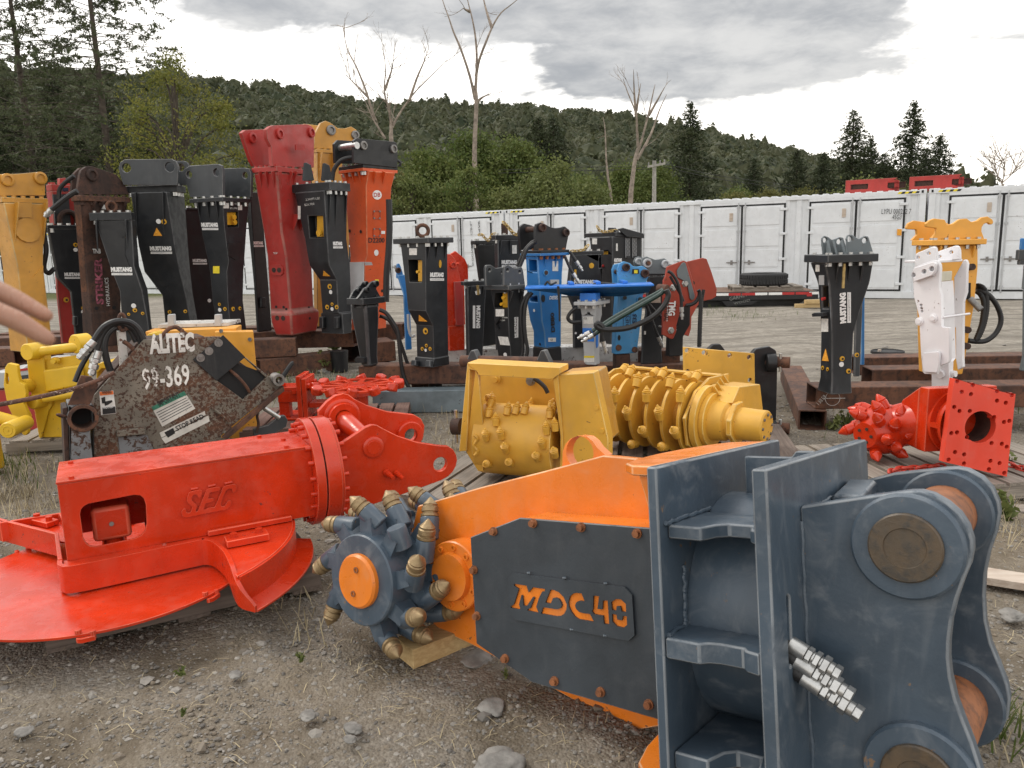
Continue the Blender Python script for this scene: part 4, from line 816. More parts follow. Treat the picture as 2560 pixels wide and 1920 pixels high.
# blade, guard and skirts
CX=V((-2.03,3.62,0)); zb_=.178
dk=[CX+V((math.cos(2*PI*k/96)*.69,math.sin(2*PI*k/96)*.69,zb_-.012)) for k in range(96)]; MB().prism(dk,UZ*.014).build('blade',RED,sec,.003)
for k in range(8):
    a=-1.22+2*PI*k/8; o_=V((math.cos(a),math.sin(a),0)); t_=V((-math.sin(a),math.cos(a),0)); q=CX+o_*.69+UZ*(zb_-.01)
    b=MB().prism([q-t_*.045,q+t_*.03,q+t_*.03+o_*.012,q-t_*.02+o_*.02,q-t_*.04+o_*.012],UZ*-.022).cyl(q-t_*.035-o_*.012+UZ*.012,q-t_*.035-o_*.012+UZ*.03,.014,seg=8).cyl(q+t_*.02+UZ*-.02,q+t_*.02+UZ*.02,.012,seg=8); b.build('cutting_tooth',RED,sec,.003)
# right guard: fan shaped hood with outer lip
g0,g1=rad(-27),rad(24)
def gp(a,r,z): return CX+V((math.cos(a)*r,math.sin(a)*r,z))
zh=.30
b=MB().loft([[gp(g0+(g1-g0)*k/18,r,z) for r,z in ((.89,zh+.004),(.902,zh+.004),(.902,.17),(.89,.17))] for k in range(19)]); b.build('guard_skirt',RED,sec)
b=MB().loft([[gp(g0+(g1-g0)*k/18,r,z) for r,z in ((.895,.168),(.985,.15),(.985,.162),(.895,.18))] for k in range(19)]); b.build('guard_lip',RED,sec,.003)
# sloping wing skirt that wraps the front: arm skirt then curved horn
def strip(pts,h0,h1,th=.02):
    return None
hp_=[onz(N3(x,y),.19) for x,y in ((300,1132),(500,1098),(610,1118),(690,1175),(765,1250),(825,1355))]
fr=[SP(s0-.03,.0,0),SP(s0-.02,.07,0),SP(s0+.06,.105,0)]+hp_+[gp(g0-.015,.9,0),gp(g0-.005,.985,0)]
fr=smooth([V((p.x,p.y,0)) for p in fr],4); n=len(fr)
gi=[p for p in fr if (p-V((SB.x,SB.y,0))).dot(sx_)>s0+.42 and (p-CX).length<.9]
MB().prism([gp(g0+(g1-g0)*k/18,.89,zh) for k in range(19)]+[SP(s1+.03,-.22,zh),SP(s0+.42,-.22,zh)]+[V((p.x,p.y,zh)) for p in gi],UZ*.009).build('guard_top',RED,sec,.003)
def skirt(fr,zt,zb):
    L=[];m=len(fr)
    for i,p in enumerate(fr):
        t=(fr[min(i+1,m-1)]-fr[max(i-1,0)]); t.z=0; t.normalize(); no=V((t.y,-t.x,0))
        L.append([p+no*.01+UZ*zt(i/(m-1)),p-no*.01+UZ*zt(i/(m-1)),p-no*.01+UZ*zb(i/(m-1)),p+no*.01+UZ*zb(i/(m-1))])
    return MB().loft(L)
skirt(fr,lambda t:.325 if t<.86 else .325-.14*((t-.86)/.14),lambda t:.192 if t<.8 else .192-.035*(t-.8)/.2).build('front_skirt',RED,sec,.004)
MB().prism([SP(s0-.02,-.02,.3),SP(s0-.01,.06,.3),SP(s0+.06,.095,.3),SP(s0+.40,.095,.3),SP(s0+.415,-.01,.3)],UZ*.011).build('skirt_top',RED,sec,.003)
MB().box(SP(s0+.62,.01,.313),sx_*.42,sn*.025,UZ*.03).build('stiffener',RED,sec,.006)
cl=SP(s0+.68,.16,.313); MB().box(cl,sx_*.2,sn*.09,UZ*.035).build('clamp_bar',RED,sec,.004); hexes(sec,'clamp_bolts',[cl+sx_*.04+sn*.045+UZ*.035,cl+sx_*.16+sn*.045+UZ*.035],UZ,.018,.022,RED,6)
# left wing: tray with upright rims
wl=[onz(N2(585,385),.33),onz(N2(0,235),.33),onz(N2(-200,180),.33),onz(N2(0,215),.36),onz(N2(620,120),.36)]
MB().prism([V((p.x,p.y,.275)) for p in (wl[0],wl[1],wl[2],wl[4],SP(s0,ob+.05,.3))],UZ*.012).build('wing_plate',RED,sec,.003)
skirt([V((p.x,p.y,0)) for p in (SP(s0-.028,.0,0),wl[0],wl[1],wl[2])],lambda t:.33,lambda t:.205).build('wing_skirt',RED,sec,.004)
skirt([V((p.x,p.y,0)) for p in (wl[2],wl[3],wl[4],SP(s0,ob,0))],lambda t:.33,lambda t:.22).build('wing_skirt',RED,sec,.004)
cl=onz(N2(290,290),.29); c2=onz(N2(500,340),.29); dv=(c2-cl); dv.z=0; dv.normalize(); dn_=V((-dv.y,dv.x,0)); MB().box(cl,dv*.17,dn_*.07,UZ*.03).build('clamp_bar',RED,sec,.004); hexes(sec,'clamp_bolts',[cl+dv*.03+dn_*.035+UZ*.03,cl+dv*.14+dn_*.035+UZ*.03],UZ,.018,.022,RED,6)
# ================================================================ pallets
def pallet(label,o,ang,L,Wd,mat,ntop=7,h=.12,nstr=3,gap=.35,z0=0.0):
    """o: corner on the ground; boards across, stringers along x"""
    r=thing('pallet',label,'pallet',V((o[0],o[1],z0)),'wooden pallets'); x=V((math.cos(ang),math.sin(ang),0)); y=V((-math.sin(ang),math.cos(ang),0)); o=V((o[0],o[1],z0)); hs=h-.044
    me=MB().box((0,0,0),(L,0,0),(0,.04,0),(0,0,hs)).mesh('stringer'); me.materials.append(mat)
    for k in range(nstr): inst('stringer',me,r,basis(x,y,UZ,o+y*((Wd-.04)*k/(nstr-1))+UZ*.022))
    pitch=L/ntop; bw=pitch*(1-gap*.5)
    me=MB().box((0,0,0),(Wd,0,0),(0,bw,0),(0,0,.02)).mesh('plank'); me.materials.append(mat)
    for k in range(ntop):
        j=random.uniform(-.006,.006); inst('plank',me,r,basis((y+x*j*.5).normalized(),-(x),UZ,o+x*((k+1)*pitch)+UZ*(h-.0215+random.uniform(0,.001))+y*j))
    for t in (0,.5,1): inst('plank',me,r,basis(y,-x,UZ,o+x*(bw+(L-bw)*t)+UZ*.001))
    return r
# under the red disc cutter
pp=onz(N2(490,1645)); pq=onz((758,1484)); pa_=math.atan2(pq.y-pp.y,pq.x-pp.x)
pallet('dark damp pallet under the red disc cutter',(pp.x,pp.y),pa_,1.22,1.05,WOODB,7,.155)
# ================================================================ rusty cold planer ALITEC
aa=rad(33); ax_=V((math.cos(aa),math.sin(aa),0)); an=V((math.sin(aa),-math.cos(aa),0)); AQ=ondist((215,1150),5.5)
def AW(o,pts,zf=A1): return [unp(zf(*p),AQ+an*o,an) for p in pts]
ALI=rust('flaking grey paint over rust',(.07,.034,.022),(.13,.058,.032),(.035,.02,.015),.85,(.165,.145,.115),.6,1.8)
ALB=rust('flaking blue grey paint over rust',(.06,.03,.022),(.1,.05,.03),(.03,.02,.016),.85,(.17,.18,.19),.65)
ali=thing('cold_planer','rusty grey cold planer marked ALITEC and 99-369 behind the red arm','cold planer',V((AQ.x+.9,AQ.y+.6,0)))
out=[(1105,213),(1640,189),(1695,190),(2072,503),(2108,480),(2160,575),(1768,888),(1690,962),(1560,1100),(1500,1250),(720,1300),(722,640)]
win=[(1668,527),(1878,352),(2045,505),(1868,672)]
MB().prism(AW(0,out),-an*.03,[AW(0,win)]).build('side_plate',ALI,ali,.004)
o2=AW(0,[(1130,240),(1640,215),(2040,500),(2100,580),(1760,860),(1600,1080),(1500,1240),(760,1290),(760,660)]); MB().prism([p-an*.35 for p in o2],-an*.3).build('housing',RUSTD,ali,.006)
MB().prism([p-an*.031 for p in AW(0,[(1560,420),(1640,330),(2060,480),(1870,760)])],-an*.03).build('cavity',DARK,ali)  # dark sheet gives the opening its inner shade by colour
MB().prism(AW(.004,[(1480,365),(1712,176),(1882,346),(1662,527)]),an*.012).build('rubber_flap',paint('speckled rubber',(.012,.013,.015),.7,.05),ali,.002)
for p in ((1678,237),(1605,300),(1540,352)):
    q=AW(.0165,[p])[0]; MB().lathe(q,an,[(0,.032),(.004,.032),(.004,.016),(.012,.014),(.012,0)],16,cap=False).build('washer',DSTEEL,ali)
MB().tube([AW(-.03,[(1760,440)])[0],AW(.01,[(1830,500)])[0],AW(.01,[(1890,570)])[0],AW(-.02,[(1930,640)])[0]],.013,8,4).build('hose',RUST,ali)
# rounded pressing on the plate
pr=AW(.0,[(905,950),(1130,945),(1180,1060),(1200,1200),(930,1220)]); MB().prism(pr,an*.012).build('lower_panel',ALB,ali,.003)
pr=AW(.0,[(885,905),(1100,875),(1112,900),(1108,930),(890,952)]); MB().prism(pr,an*.06).build('ledge',ALI,ali,.008)
MB().tube(AW(.004,[(1620,730),(1700,790),(1770,870),(1720,930)]),.012,6,4).build('weld_edge',ALI,ali)
# square post at the left with a tube through it
po=AW(.14,[(528,718),(712,716),(730,1300),(548,1320)]); q=AW(.14,[(637,815)])[0]
MB().prism(po,-an*.3,[circ(q,an,.1,20)]).build('corner_post',ALB,ali,.006); MB().lathe(q-an*.2,an,[(0,.075),(0,.1),(.215,.1),(.22,.095),(.22,.075),(0,.075)],20,cap=False).build('tube_end',RUST,ali); MB().cyl(q-an*.18,q-an*.17,.09,seg=20).build('tube_core',DARK,ali)
MB().prism([p-an*.02 for p in AW(.14,[(520,722),(690,722),(760,560),(700,500),(625,490)])],-an*.03).build('post_cap',RUST,ali,.004)
MB().prism(AW(.09,[(480,740),(520,730),(540,1300),(505,1300)]),-an*.25).build('rear_post',RUSTD,ali,.004); MB().ring(AW(.1,[(480,800)])[0],V((.2,.5,.8)),.035,.008).build('ring_handle',RUST,ali)
# labels
def lab(parent,pts,o,mat,nm='label_plate',W_=AW,n_=an): return MB().prism(W_(o,pts),n_*.002).build(nm,mat,parent)
lab(ali,[(762,612),(870,602),(893,778),(776,792)],.001,PAPER); lab(ali,[(764,614),(868,604),(872,632),(768,642)],.0035,ORLAB,'label_print'); lab(ali,[(786,735),(884,725),(890,775),(790,787)],.0035,INK,'label_print'); lab(ali,[(778,660),(806,650),(812,700),(784,702)],.0035,INK,'label_print'); lab(ali,[(800,690),(860,676),(864,690),(830,712),(806,722)],.0035,INK,'label_print')
def wr(parent,s,a,b,h,mat,o=.004,bold=.02,W_=AW,n_=an,shear=0.):
    P0,P1=W_(o,[a,b]); text_part(parent,s,P0,P1,h,n_,mat,bold,shear,0.)
wr(ali,'WARNING',(785,634),(858,626),.03,INK,.006); wr(ali,'PINCH POINT',(792,745),(872,737),.022,WHITE,.006)
FADE=rust('flaking white lettering',(.07,.034,.022),(.12,.055,.03),(.035,.02,.015),.85,(.7,.68,.64),.69)
wr(ali,'ALITEC',(1150,327),(1497,305),.155,FADE,.004,.05); wr(ali,'99-369',(1105,603),(1465,560),.17,FADE,.004,.02)
WL=rust('rust spotted label',(.1,.05,.03),(.2,.1,.05),(.05,.03,.02),.8,(.6,.58,.53),.73)
lab(ali,[(1163,730),(1415,608),(1500,742),(1246,880)],.001,WL); lab(ali,[(1163,730),(1415,608),(1432,636),(1178,757)],.0035,GRLAB,'label_print'); wr(ali,'IMPORTANT',(1225,728),(1390,650),.045,INK,.006)
for k in range(5): t=.32+k*.12; lab(ali,[(1163+(1246-1163)*t+12,730+150*t-6),(1415+85*t-12,608+134*t+6),(1415+85*(t+.03)-12,608+134*(t+.03)+6),(1163+83*(t+.03)+12,730+150*(t+.03)-6)],.0035,CHAR,'label_print')
lab(ali,[(1225,928),(1572,760),(1578,790),(1240,965)],.001,WL); lab(ali,[(1240,970),(1600,795),(1610,840),(1270,1010)],.001,WL); lab(ali,[(1262,925),(1330,890),(1345,930),(1290,965)],.0035,INK,'label_print'); wr(ali,'STOP READ',(1360,915),(1570,815),.04,INK,.006)
# lifting rod, stand, hose coil, cable
MB().tube(AW(-.04,[(1232,205),(1262,165),(1300,128),(1350,116),(1385,135),(1420,165),(1470,192)]),.016,8,4).build('lifting_rod',RUST,ali); MB().tube(AW(-.02,[(1405,130),(1392,165),(1408,205)]),.011,8,4).build('lifting_rod',RUST,ali)
MB().prism(AW(-.1,[(903,150),(968,148),(990,420),(930,480),(925,380)]),-an*.08).build('jack_stand',paint('chipped white paint',(.5,.48,.45),.6,.3,.06),ali,.004)
MB().tube(AW(-.08,[(958,140),(930,135),(912,95),(915,40),(935,15),(955,40),(962,100),(975,140)]),.014,8,4).build('hook',RUST,ali); MB().tube(AW(-.03,[(945,225),(985,250),(1030,290)]),.016,8,3).build('latch_bar',RUST,ali)
hs=[[(722,228),(790,130),(860,85),(930,72),(1010,85),(1075,140),(1120,240)],[(752,300),(800,170),(870,105),(950,95),(1030,130),(1080,200),(1100,270)],[(870,465),(840,380),(822,270),(850,175),(930,120),(1010,150),(1060,240)],[(858,470),(830,390),(812,280),(838,180),(915,115),(1000,135),(1070,220)],[(590,560),(640,440),(720,300),(790,180),(870,110),(960,85),(1050,120),(1105,220)]]
for i,h in enumerate(hs): MB().tube([p-an*(.05+.03*i) for p in AW(0,h)],.022 if i<2 else .019,8,5).build('hose',HOSE,ali)
for a,b_ in (((725,222),(600,360)),((758,298),(700,490))):
    p,q=AW(-.05,[a,b_]); dv=(q-p); L=dv.length; dv.normalize(); b=MB().lathe(p,dv,[(0,.027),(.3*L,.03),(.32*L,.02)],12); t=.32
    for ln,r in ((.14,.033),(.08,.022),(.18,.034),(.06,.024),(.16,.028),(.06,.018)): b.cyl(p+dv*(t*L),p+dv*((t+ln)*L),r,seg=6 if r>.025 else 12); t+=ln
    b.build('coupling',STEEL,ali,.002)
MB().tube(AW(.2,[(-60,722),(0,710),(150,682),(300,652),(450,620),(600,580),(740,530),(830,490),(880,465)]),.016,8,4).build('cable',rust('rusty cable with paint flecks',(.07,.035,.025),(.15,.07,.045),(.04,.025,.02),.8,(.5,.4,.34),.5,3.),ali)
# right hand strut gear
q=AW(0,[(2125,515)])[0]; MB().lathe(q-an*.05,an,[(0,.03),(0,.05),(.12,.05),(.12,.03),(.0,.03)],14,cap=False).build('tube_end',DSTEEL,ali); MB().prism(AW(.01,[(1700,955),(2165,560),(2172,600),(1730,975)]),an*.05).build('lower_flange',RUST,ali,.004)
p,q=AW(-.12,[(2030,740),(2145,812)]); MB().cyl(p,q,.02,seg=12).build('cylinder_rod',STEEL,ali); MB().prism(AW(-.14,[(2060,870),(2150,800),(2190,795),(2210,830),(2200,880),(1960,1020),(1950,900)]),-an*.05).build('link_plate',CHAR,ali,.004)
MB().tube(AW(-.1,[(1985,730),(1975,800),(1985,860),(1970,930)]),.012,8,4).build('hose',RUSTD,ali); MB().tube(AW(-.05,[(2160,520),(2200,455),(2240,400),(2250,395)],A1),.02,8,3).build('torn_flap',GASK,ali)

# ================================================================ yellow quick coupler and pieces round it
pallet('grey weathered pallet under the yellow coupler',tuple(onz(M1(80,1650)))[:2],rad(7),1.3,1.1,WOODG,7,.125)
YC=6.75
def CW(Y,pts,zf=A1): return [ondist(zf(*p),Y) for p in pts]
yc=thing('quick_coupler','yellow quick coupler standing on a grey pallet at the left','coupler',V((CW(YC,[(400,980)])[0].x,YC+.3,.125)))
b=CW(YC,[(330,365),(665,322),(700,560),(690,700),(590,960),(330,992),(365,720)]); zl=min(p.z for p in b); 
for p in b:
    if p.z<.126: p.z=.126
MB().prism(b,V((0,.03,0))).build('front_panel',YEL3,yc,.006)
MB().prism(CW(YC-.02,[(350,440),(640,400),(660,520),(640,560),(370,610)]),V((0,-.05,0))).build('curved_rib',YEL3,yc,.02,seg=2)
sp=CW(YC-.03,[(202,360),(205,280),(235,243),(290,236),(325,270),(338,330),(345,420),(372,600),(398,640),(400,720),(375,760),(322,992),(300,985),(262,760),(222,560)])
for p in sp: p.z=max(p.z,.127)
MB().prism(sp,V((-.03,.16,0))).build('side_plate',YEL3,yc,.01); MB().prism([p+V((.98,.14,.05)) for p in sp[:10]],V((-.03,.16,0))).build('side_plate',YEL3,yc,.01)
def cyl_px(parent,nm,zf,a,b_,Y0,Y1,r,mat,seg=16): return MB().cyl(ondist(zf(*a),Y0),ondist(zf(*b_),Y1),r,seg=seg).build(nm,mat,parent,.004)
cyl_px(yc,'pin_bar',A1,(290,305),(625,265),YC-.06,YC+.02,.042,YEL3); cyl_px(yc,'pin_bar',A1,(330,665),(610,620),YC-.1,YC-.02,.04,YEL3)
for p,r in (((262,300),.075),((300,680),.065)): q=CW(YC-.05,[p])[0]; MB().cyl(q+V((-.02,-.08,0)),q+V((.02,.05,0)),r,seg=20).build('pin_boss',YEL3,yc,.01)
q=CW(YC+.05,[(625,240)])[0]; MB().cyl(q+V((-.03,-.06,0)),q+V((.03,.06,0)),.085,seg=20).build('pin_boss',YEL3,yc,.01)
q=CW(YC-.03,[(435,372)])[0]; MB().cyl(q,q+V((0,-.03,0)),.035,seg=6).cyl(q+V((0,-.03,0)),q+V((0,-.06,0)),.022,seg=10).build('bolt',YEL3,yc)
for k,dy in enumerate((0,.09)):
    hk=CW(YC-.25+dy,[(25,560),(35,430),(58,392),(85,398),(108,402),(132,410),(137,470),(152,540),(188,560),(202,620),(196,680),(182,705),(205,760),(226,800),(222,850),(203,872),(217,925),(200,950),(172,945),(150,890),(95,800),(55,715)])
    hl=[ondist(A1(*p),YC-.25+dy) for p in ((45,470),(58,475),(66,520),(60,560),(48,555),(42,510))]
    for p in hk: p.z=max(p.z,.127)
    MB().prism(hk,V((-.005,.05,0)),[hl]).build('hook_plate',YEL3,yc,.012)
MB().cyl(CW(YC-.2,[(150,570)])[0],CW(YC+.05,[(260,560)])[0],.06,seg=14).build('spacer',YEL3,yc)
yr=thing('roller','small bright yellow roller end at the left edge','roller',V((CW(6.15,[(60,950)])[0].x-.1,6.2,.0))); q=CW(6.05,[(62,908)])[0]
MB().lathe(q,V((.12,-1,0)),[(-.3,.06),(0,.066),(.01,.06),(.01,.04),(.014,.038),(.014,.032),(.01,.03),(.01,.012),(.014,.01),(.014,0)],28,cap=False).build('boss',YEL3,yr); MB().tube([q+V((-.6,.25,.12)),q+V((-.25,.15,.1)),q+V((0,.2,0))],.05,12,4).build('arm',YEL3,yr)
b=MB().box(V((q.x-.5,5.95,.0)),V((.3,0,0)),V((0,.3,0)),V((0,0,max(.03,q.z-.06)))); b.build('foot',YEL3,yr,.01)
yb=thing('yellow_bracket','bright yellow arched bracket behind the rusty planer','bracket',V((CW(7.4,[(830,470)])[0].x,7.5,0))); MB().prism(CW(7.4,[(735,560),(740,400),(790,382),(930,368),(930,560),(850,560),(845,470),(815,437),(780,435),(752,465),(752,560)]),V((0,.3,0))).build('arch',YEL3,yb,.01)
p=CW(7.45,[(735,560)])[0]; MB().box(V((p.x,7.45,0)),V((.55,0,0)),V((0,.25,0)),V((0,0,max(.05,p.z)))).build('base',YEL3,yb,.01)
gr=thing('grey_attachment','grey and red machine part half hidden behind the yellow coupler','attachment',V((CW(7.7,[(100,640)])[0].x,7.8,0)))
MB().prism(CW(7.6,[(-60,460),(130,455),(225,385),(345,380),(345,560),(-60,600)]),V((0,.5,0))).build('cover',SILV,gr,.02); p=CW(7.6,[(-60,600),(345,560)]); MB().box(V((p[0].x,7.62,0)),V((p[1].x-p[0].x,0,0)),V((0,.45,0)),V((0,0,min(p[0].z,p[1].z)))).build('base',RED2,gr,.01); MB().prism(CW(7.595,[(130,440),(330,415),(330,432),(132,457)]),V((0,-.004,0))).build('stripe',REDI,gr); MB().prism(CW(7.595,[(140,490),(330,470),(330,540),(145,560)]),V((0,-.004,0))).build('panel',CHAR,gr)
am=thing('planer_box','amber steel planer housing behind the rusty planer','planer',V((CW(7.1,[(1500,500)])[0].x,7.3,0)))
pt=CW(7.1,[(1115,150),(1812,122),(1812,190),(1640,200),(1130,210)]); MB().prism(pt,V((-.05,.3,0))).build('top_beam',YELO,am,.006)
pt=CW(7.0,[(1650,152),(1945,150),(1968,410),(1960,560),(1660,560)]); pt[3].z=pt[4].z=.0; MB().prism(pt,V((-.05,.15,0))).build('side_box',YELO,am,.006)
pt=CW(7.15,[(1118,205),(1650,195),(1650,500),(1118,500)]); pt[2].z=pt[3].z=0; MB().prism(pt,V((.05,.05,0))).build('front_panel',YELO,am)
for p in ((1920,210),(1700,145)): q=CW(6.995,[p])[0]; MB().cyl(q,q+V((0,-.012,0)),.018,seg=8).build('bolt',DSTEEL,am)
MB().prism(CW(7.3,[(1210,95),(1750,80),(1755,108),(1215,125)]),V((0,.35,0))).build('mount_bar',rust('peeling white over rust',(.06,.03,.02),(.12,.05,.03),(.03,.02,.015),.8,(.5,.48,.45),.7),am,.004)
for x in (1285,1645): MB().prism(CW(7.28,[(x,20),(x+45,18),(x+50,110),(x,112)]),V((.0,.06,0))).build('mount_lug',SILV,am,.006)

# ================================================================ red spoked cutter wheel on a reddish pallet
RY=7.35; wc=ondist(M4(1115,692),RY); rw=thing('wheel_cutter','red spoked cutter wheel lying level on its red stand','cutter wheel',V((wc.x-.4,wc.y,.12)))
RW=.395; b=MB(); ring=[wc+V((math.cos(2*PI*k/72)*RW,math.sin(2*PI*k/72)*RW,0)) for k in range(72)]
holes=[]
for k in range(12):
    a0=2*PI*(k+.14)/12; a1=2*PI*(k+.86)/12; holes.append([wc+V((math.cos(a)*r,math.sin(a)*r,0)) for a,r in ((a0+.12,.16),(a1-.12,.16),(a1,.335),((a0+a1)/2,.345),(a0,.335))])
MB().prism(ring,UZ*-.022,holes).build('spoked_disc',RED,rw,.003)
MB().lathe(wc,UZ,[(0,.1),(.012,.095),(.012,0)],28,cap=False).build('hub_cap',RED,rw); MB().cyl(wc-UZ*.022,wc-UZ*.1,.13,.15,24).build('hub',RED,rw,.005)
me=MB().prism([V((-.03,-.05,-.035)),V((.03,-.05,-.035)),V((.055,0,-.035)),V((.04,.05,-.035)),V((-.04,.05,-.035)),V((-.055,0,-.035))],(0,0,.075)).mesh('knob'); me.materials.append(RED)
for k in range(12):
    a=2*PI*k/12+.08; o_=V((math.cos(a),math.sin(a),0)); t_=V((-math.sin(a),math.cos(a),0)); tl=UZ*.93+t_*.36*(1 if k%2 else -1); tl.normalize(); x=t_-tl*t_.dot(tl); x.normalize()
    kk=inst('knob',me,rw,basis(x,tl.cross(x),tl,wc+o_*(RW+.01)-UZ*.008)); m_=kk.modifiers.new('bevel','BEVEL'); m_.width=.012; m_.segments=2
z0=.125
def RP(Y,pts): return [ondist(M4(*p),Y) for p in pts]
p=RP(RY+.02,[(570,600),(600,590),(640,612),(640,940)]); MB().box(V((p[0].x,RY-.14,z0)),V((.045,0,0)),V((0,.34,0)),V((0,0,p[1].z-z0))).build('flange_plate',RED,rw,.004); MB().box(V((p[0].x+.05,RY-.14,z0)),V((.045,0,0)),V((0,.34,0)),V((0,0,p[2].z-z0))).build('flange_plate',RED,rw,.004)
q=RP(RY,[(380,690),(570,680)]); MB().box(V((q[0].x,RY-.1,q[0].z-.05)),V((p[0].x-q[0].x,0,0)),V((0,.26,0)),V((0,0,.035))).build('top_arm',RED,rw,.004); MB().box(V((q[0].x,RY-.1,q[0].z-.16)),V((p[0].x-q[0].x,0,0)),V((0,.03,0)),V((0,0,.108))).build('arm_web',RED,rw,.004)
MB().box(V((q[0].x+.0,RY-.08,z0+.02)),V((.1,0,0)),V((0,.1,0)),V((0,0,q[0].z-.16-z0-.02))).build('post',RED,rw,.004); MB().box(V((q[0].x-.05,RY-.16,z0)),V((p[0].x-q[0].x+.15,0,0)),V((0,.4,0)),V((0,0,.02))).build('base_plate',RED,rw,.003)
MB().box(V((p[0].x+.097,RY-.09,wc.z-.2)),V((wc.x-p[0].x-.05,0,0)),V((0,.18,0)),V((0,0,.05))).build('lower_arm',RED,rw,.004); MB().cyl(wc-UZ*.2,wc-UZ*.1,.1,seg=20).build('hub_post',RED,rw)
hexes(rw,'flange_bolts',[V((p[0].x+.095,RY-.1,p[1].z-.1)),V((p[0].x+.095,RY+.14,p[1].z-.1))],V((1,0,0)),.03,.03,RED,6); hexes(rw,'flange_bolts',[V((p[0].x-.03,RY-.1,z0+.25)),V((q[0].x+.04,RY-.05,q[0].z-.01))],V((0,0,1)),.03,.03,RED,6)
pallet('reddish stained pallet under the red cutter wheel',(wc.x-1.0,RY-.5),rad(4),1.5,1.0,WOODR,9,.122)

# ================================================================ yellow planer with drum of picks
pg=rad(22); pd=V((math.cos(pg),-math.sin(pg),0)); pn_=V((-math.sin(pg),-math.cos(pg),0)); PQ=onz(A5(480,948),.16)
def PW_(o,pts,zf=A5): return [unp(zf(*p),PQ+pn_*o,pn_) for p in pts]
yp=thing('road_planer','yellow road planer with an open drum full of picks','planer',V((PQ.x,PQ.y+.2,.13)))
DRR=.245; dc=PW_(-DRR*.7,[(575,705)])[0]; dL=PW_(-.05,[(322,705)])[0]; dR_=PW_(-.05,[(835,705)])[0]; hl_=((dR_-dL).dot(pd))/2*1.04
dc=dc+pd*0; dc.z=max(dc.z,.16+DRR)
MB().cyl(dc-pd*hl_,dc+pd*hl_,DRR,seg=64).build('drum',YEL,yp,.004)
pk=MB().lathe((0,0,-.03),(0,0,1),[(0,.0),(0,.022),(.045,.026),(.05,.022),(.052,.027),(.059,.027),(.061,.018),(.066,.022),(.071,.014),(.076,.016),(.081,.009),(.092,.005),(.092,0)],12,cap=False).mesh('pick'); pk.materials.append(YEL)
def hit(p):
    d_=ray(*p); o_=CAMP-dc; d2=d_-pd*d_.dot(pd); o2=o_-pd*o_.dot(pd); A=d2.dot(d2); B=2*d2.dot(o2); C=o2.dot(o2)-DRR**2; D_=B*B-4*A*C
    return CAMP+d_*((-B-math.sqrt(D_))/(2*A)) if D_>=0 else None
for p in ((340,405),(352,425),(345,490),(393,545),(430,630),(460,720),(490,810),(512,890),(338,818),(325,640),(770,450),(765,500),(742,600),(712,690),(675,775),(638,860),(800,750),(802,580),(780,480),(590,474),(530,474),(470,478),(560,950),(770,880)):
    q=hit(A5(*p))
    if q is None: continue
    nn=(q-dc)-pd*(q-dc).dot(pd); nn.normalize(); tg=pd.cross(nn); tg=tg if tg.z>0 else -tg
    if nn.z<-.5: continue
    dv=(nn*.55+tg*.8+pd*random.uniform(-.12,.12)).normalized(); x=pd.cross(dv).normalized(); inst('pick',pk,yp,basis(x,dv.cross(x),dv,q+nn*.022))
for a in [k*.7 for k in range(9)]:
    nn=UZ*math.cos(a)+(-pn_)*math.sin(a)
    if nn.dot(pn_)>.1 : continue
    q=dc+pd*random.uniform(-hl_,hl_)*.9+nn*(DRR+.02); dv=(nn*.6+pn_.cross(pd)*0+UZ*.3).normalized(); x=pd.cross(dv).normalized(); inst('pick',pk,yp,basis(x,dv.cross(x),dv,q))
# housing
MB().prism(PW_(.05,[(190,127),(832,161),(832,206),(262,190),(200,175)]),-pn_*.17).build('top_hood',YEL,yp,.005)
MB().prism(PW_(.052,[(192,130),(262,192),(270,215),(780,242),(830,206),(832,162)]),pn_*.01).build('front_lip',YEL,yp,.003)
lo=PW_(.05,[(188,130),(205,180),(185,740),(130,745)]); MB().prism(lo,-pn_*.2).build('left_side',YEL,yp,.005)
li=PW_(.03,[(243,180),(265,215),(302,600),(298,885),(262,880),(178,745)]); MB().prism(li,-pn_*.03).build('left_cheek',YEL,yp,.004)
MB().prism(PW_(-.42,[(250,215),(800,235),(810,560),(260,560)]),-pn_*.02).build('back_wall',YEL,yp)
rb=PW_(.03,[(808,212),(1062,198),(1162,655),(1162,790),(1100,860),(850,870),(842,640)]); MB().prism(rb,-pn_*.12-UZ*.0).build('motor_box',YEL,yp,.006)
MB().prism(PW_(-.1,[(800,225),(1058,205),(1150,700),(850,800)]),-pn_*.35).build('motor_case',YEL2,yp,.01)
MB().prism(PW_(.045,[(780,230),(815,210),(850,640),(850,860),(828,860),(832,640)]),-pn_*.08).build('right_cheek',YEL,yp,.004)
for p in ((1080,440),(1118,600)): q=PW_(.03,[p])[0]; MB().cyl(q,q+pn_*.008,.016,seg=10).build('bolt',YEL,yp)
for p in ((388,243),(628,255)): q=PW_(-.4,[p])[0]; MB().lathe(q,pn_,[(0,.035),(.01,.035),(.012,.02),(.03,.02),(.03,0)],12,cap=False).build('bolt',DSTEEL if p[0]>500 else YEL,yp)
MB().tube(PW_(-.36,[(650,238),(690,265),(725,300),(745,340)]),.016,8,4).build('hose',HOSE,yp)
MB().prism(PW_(.036,[(232,640),(275,650),(272,780),(240,775)]),pn_*.025).build('latch',YEL,yp,.006); MB().tube(PW_(.07,[(240,630),(262,655),(236,700),(262,740),(240,770)]),.012,6,3).build('latch_spring',YEL,yp)
MB().cyl(PW_(-.2,[(92,570)])[0],PW_(-.2,[(150,570)])[0],.06,seg=16).build('axle_stub',RUSTD,yp); q=PW_(-.2,[(112,570)])[0]; MB().cyl(q-UZ*.12,q+UZ*.12,.012,seg=8).build('stub_bolt',STEEL,yp)
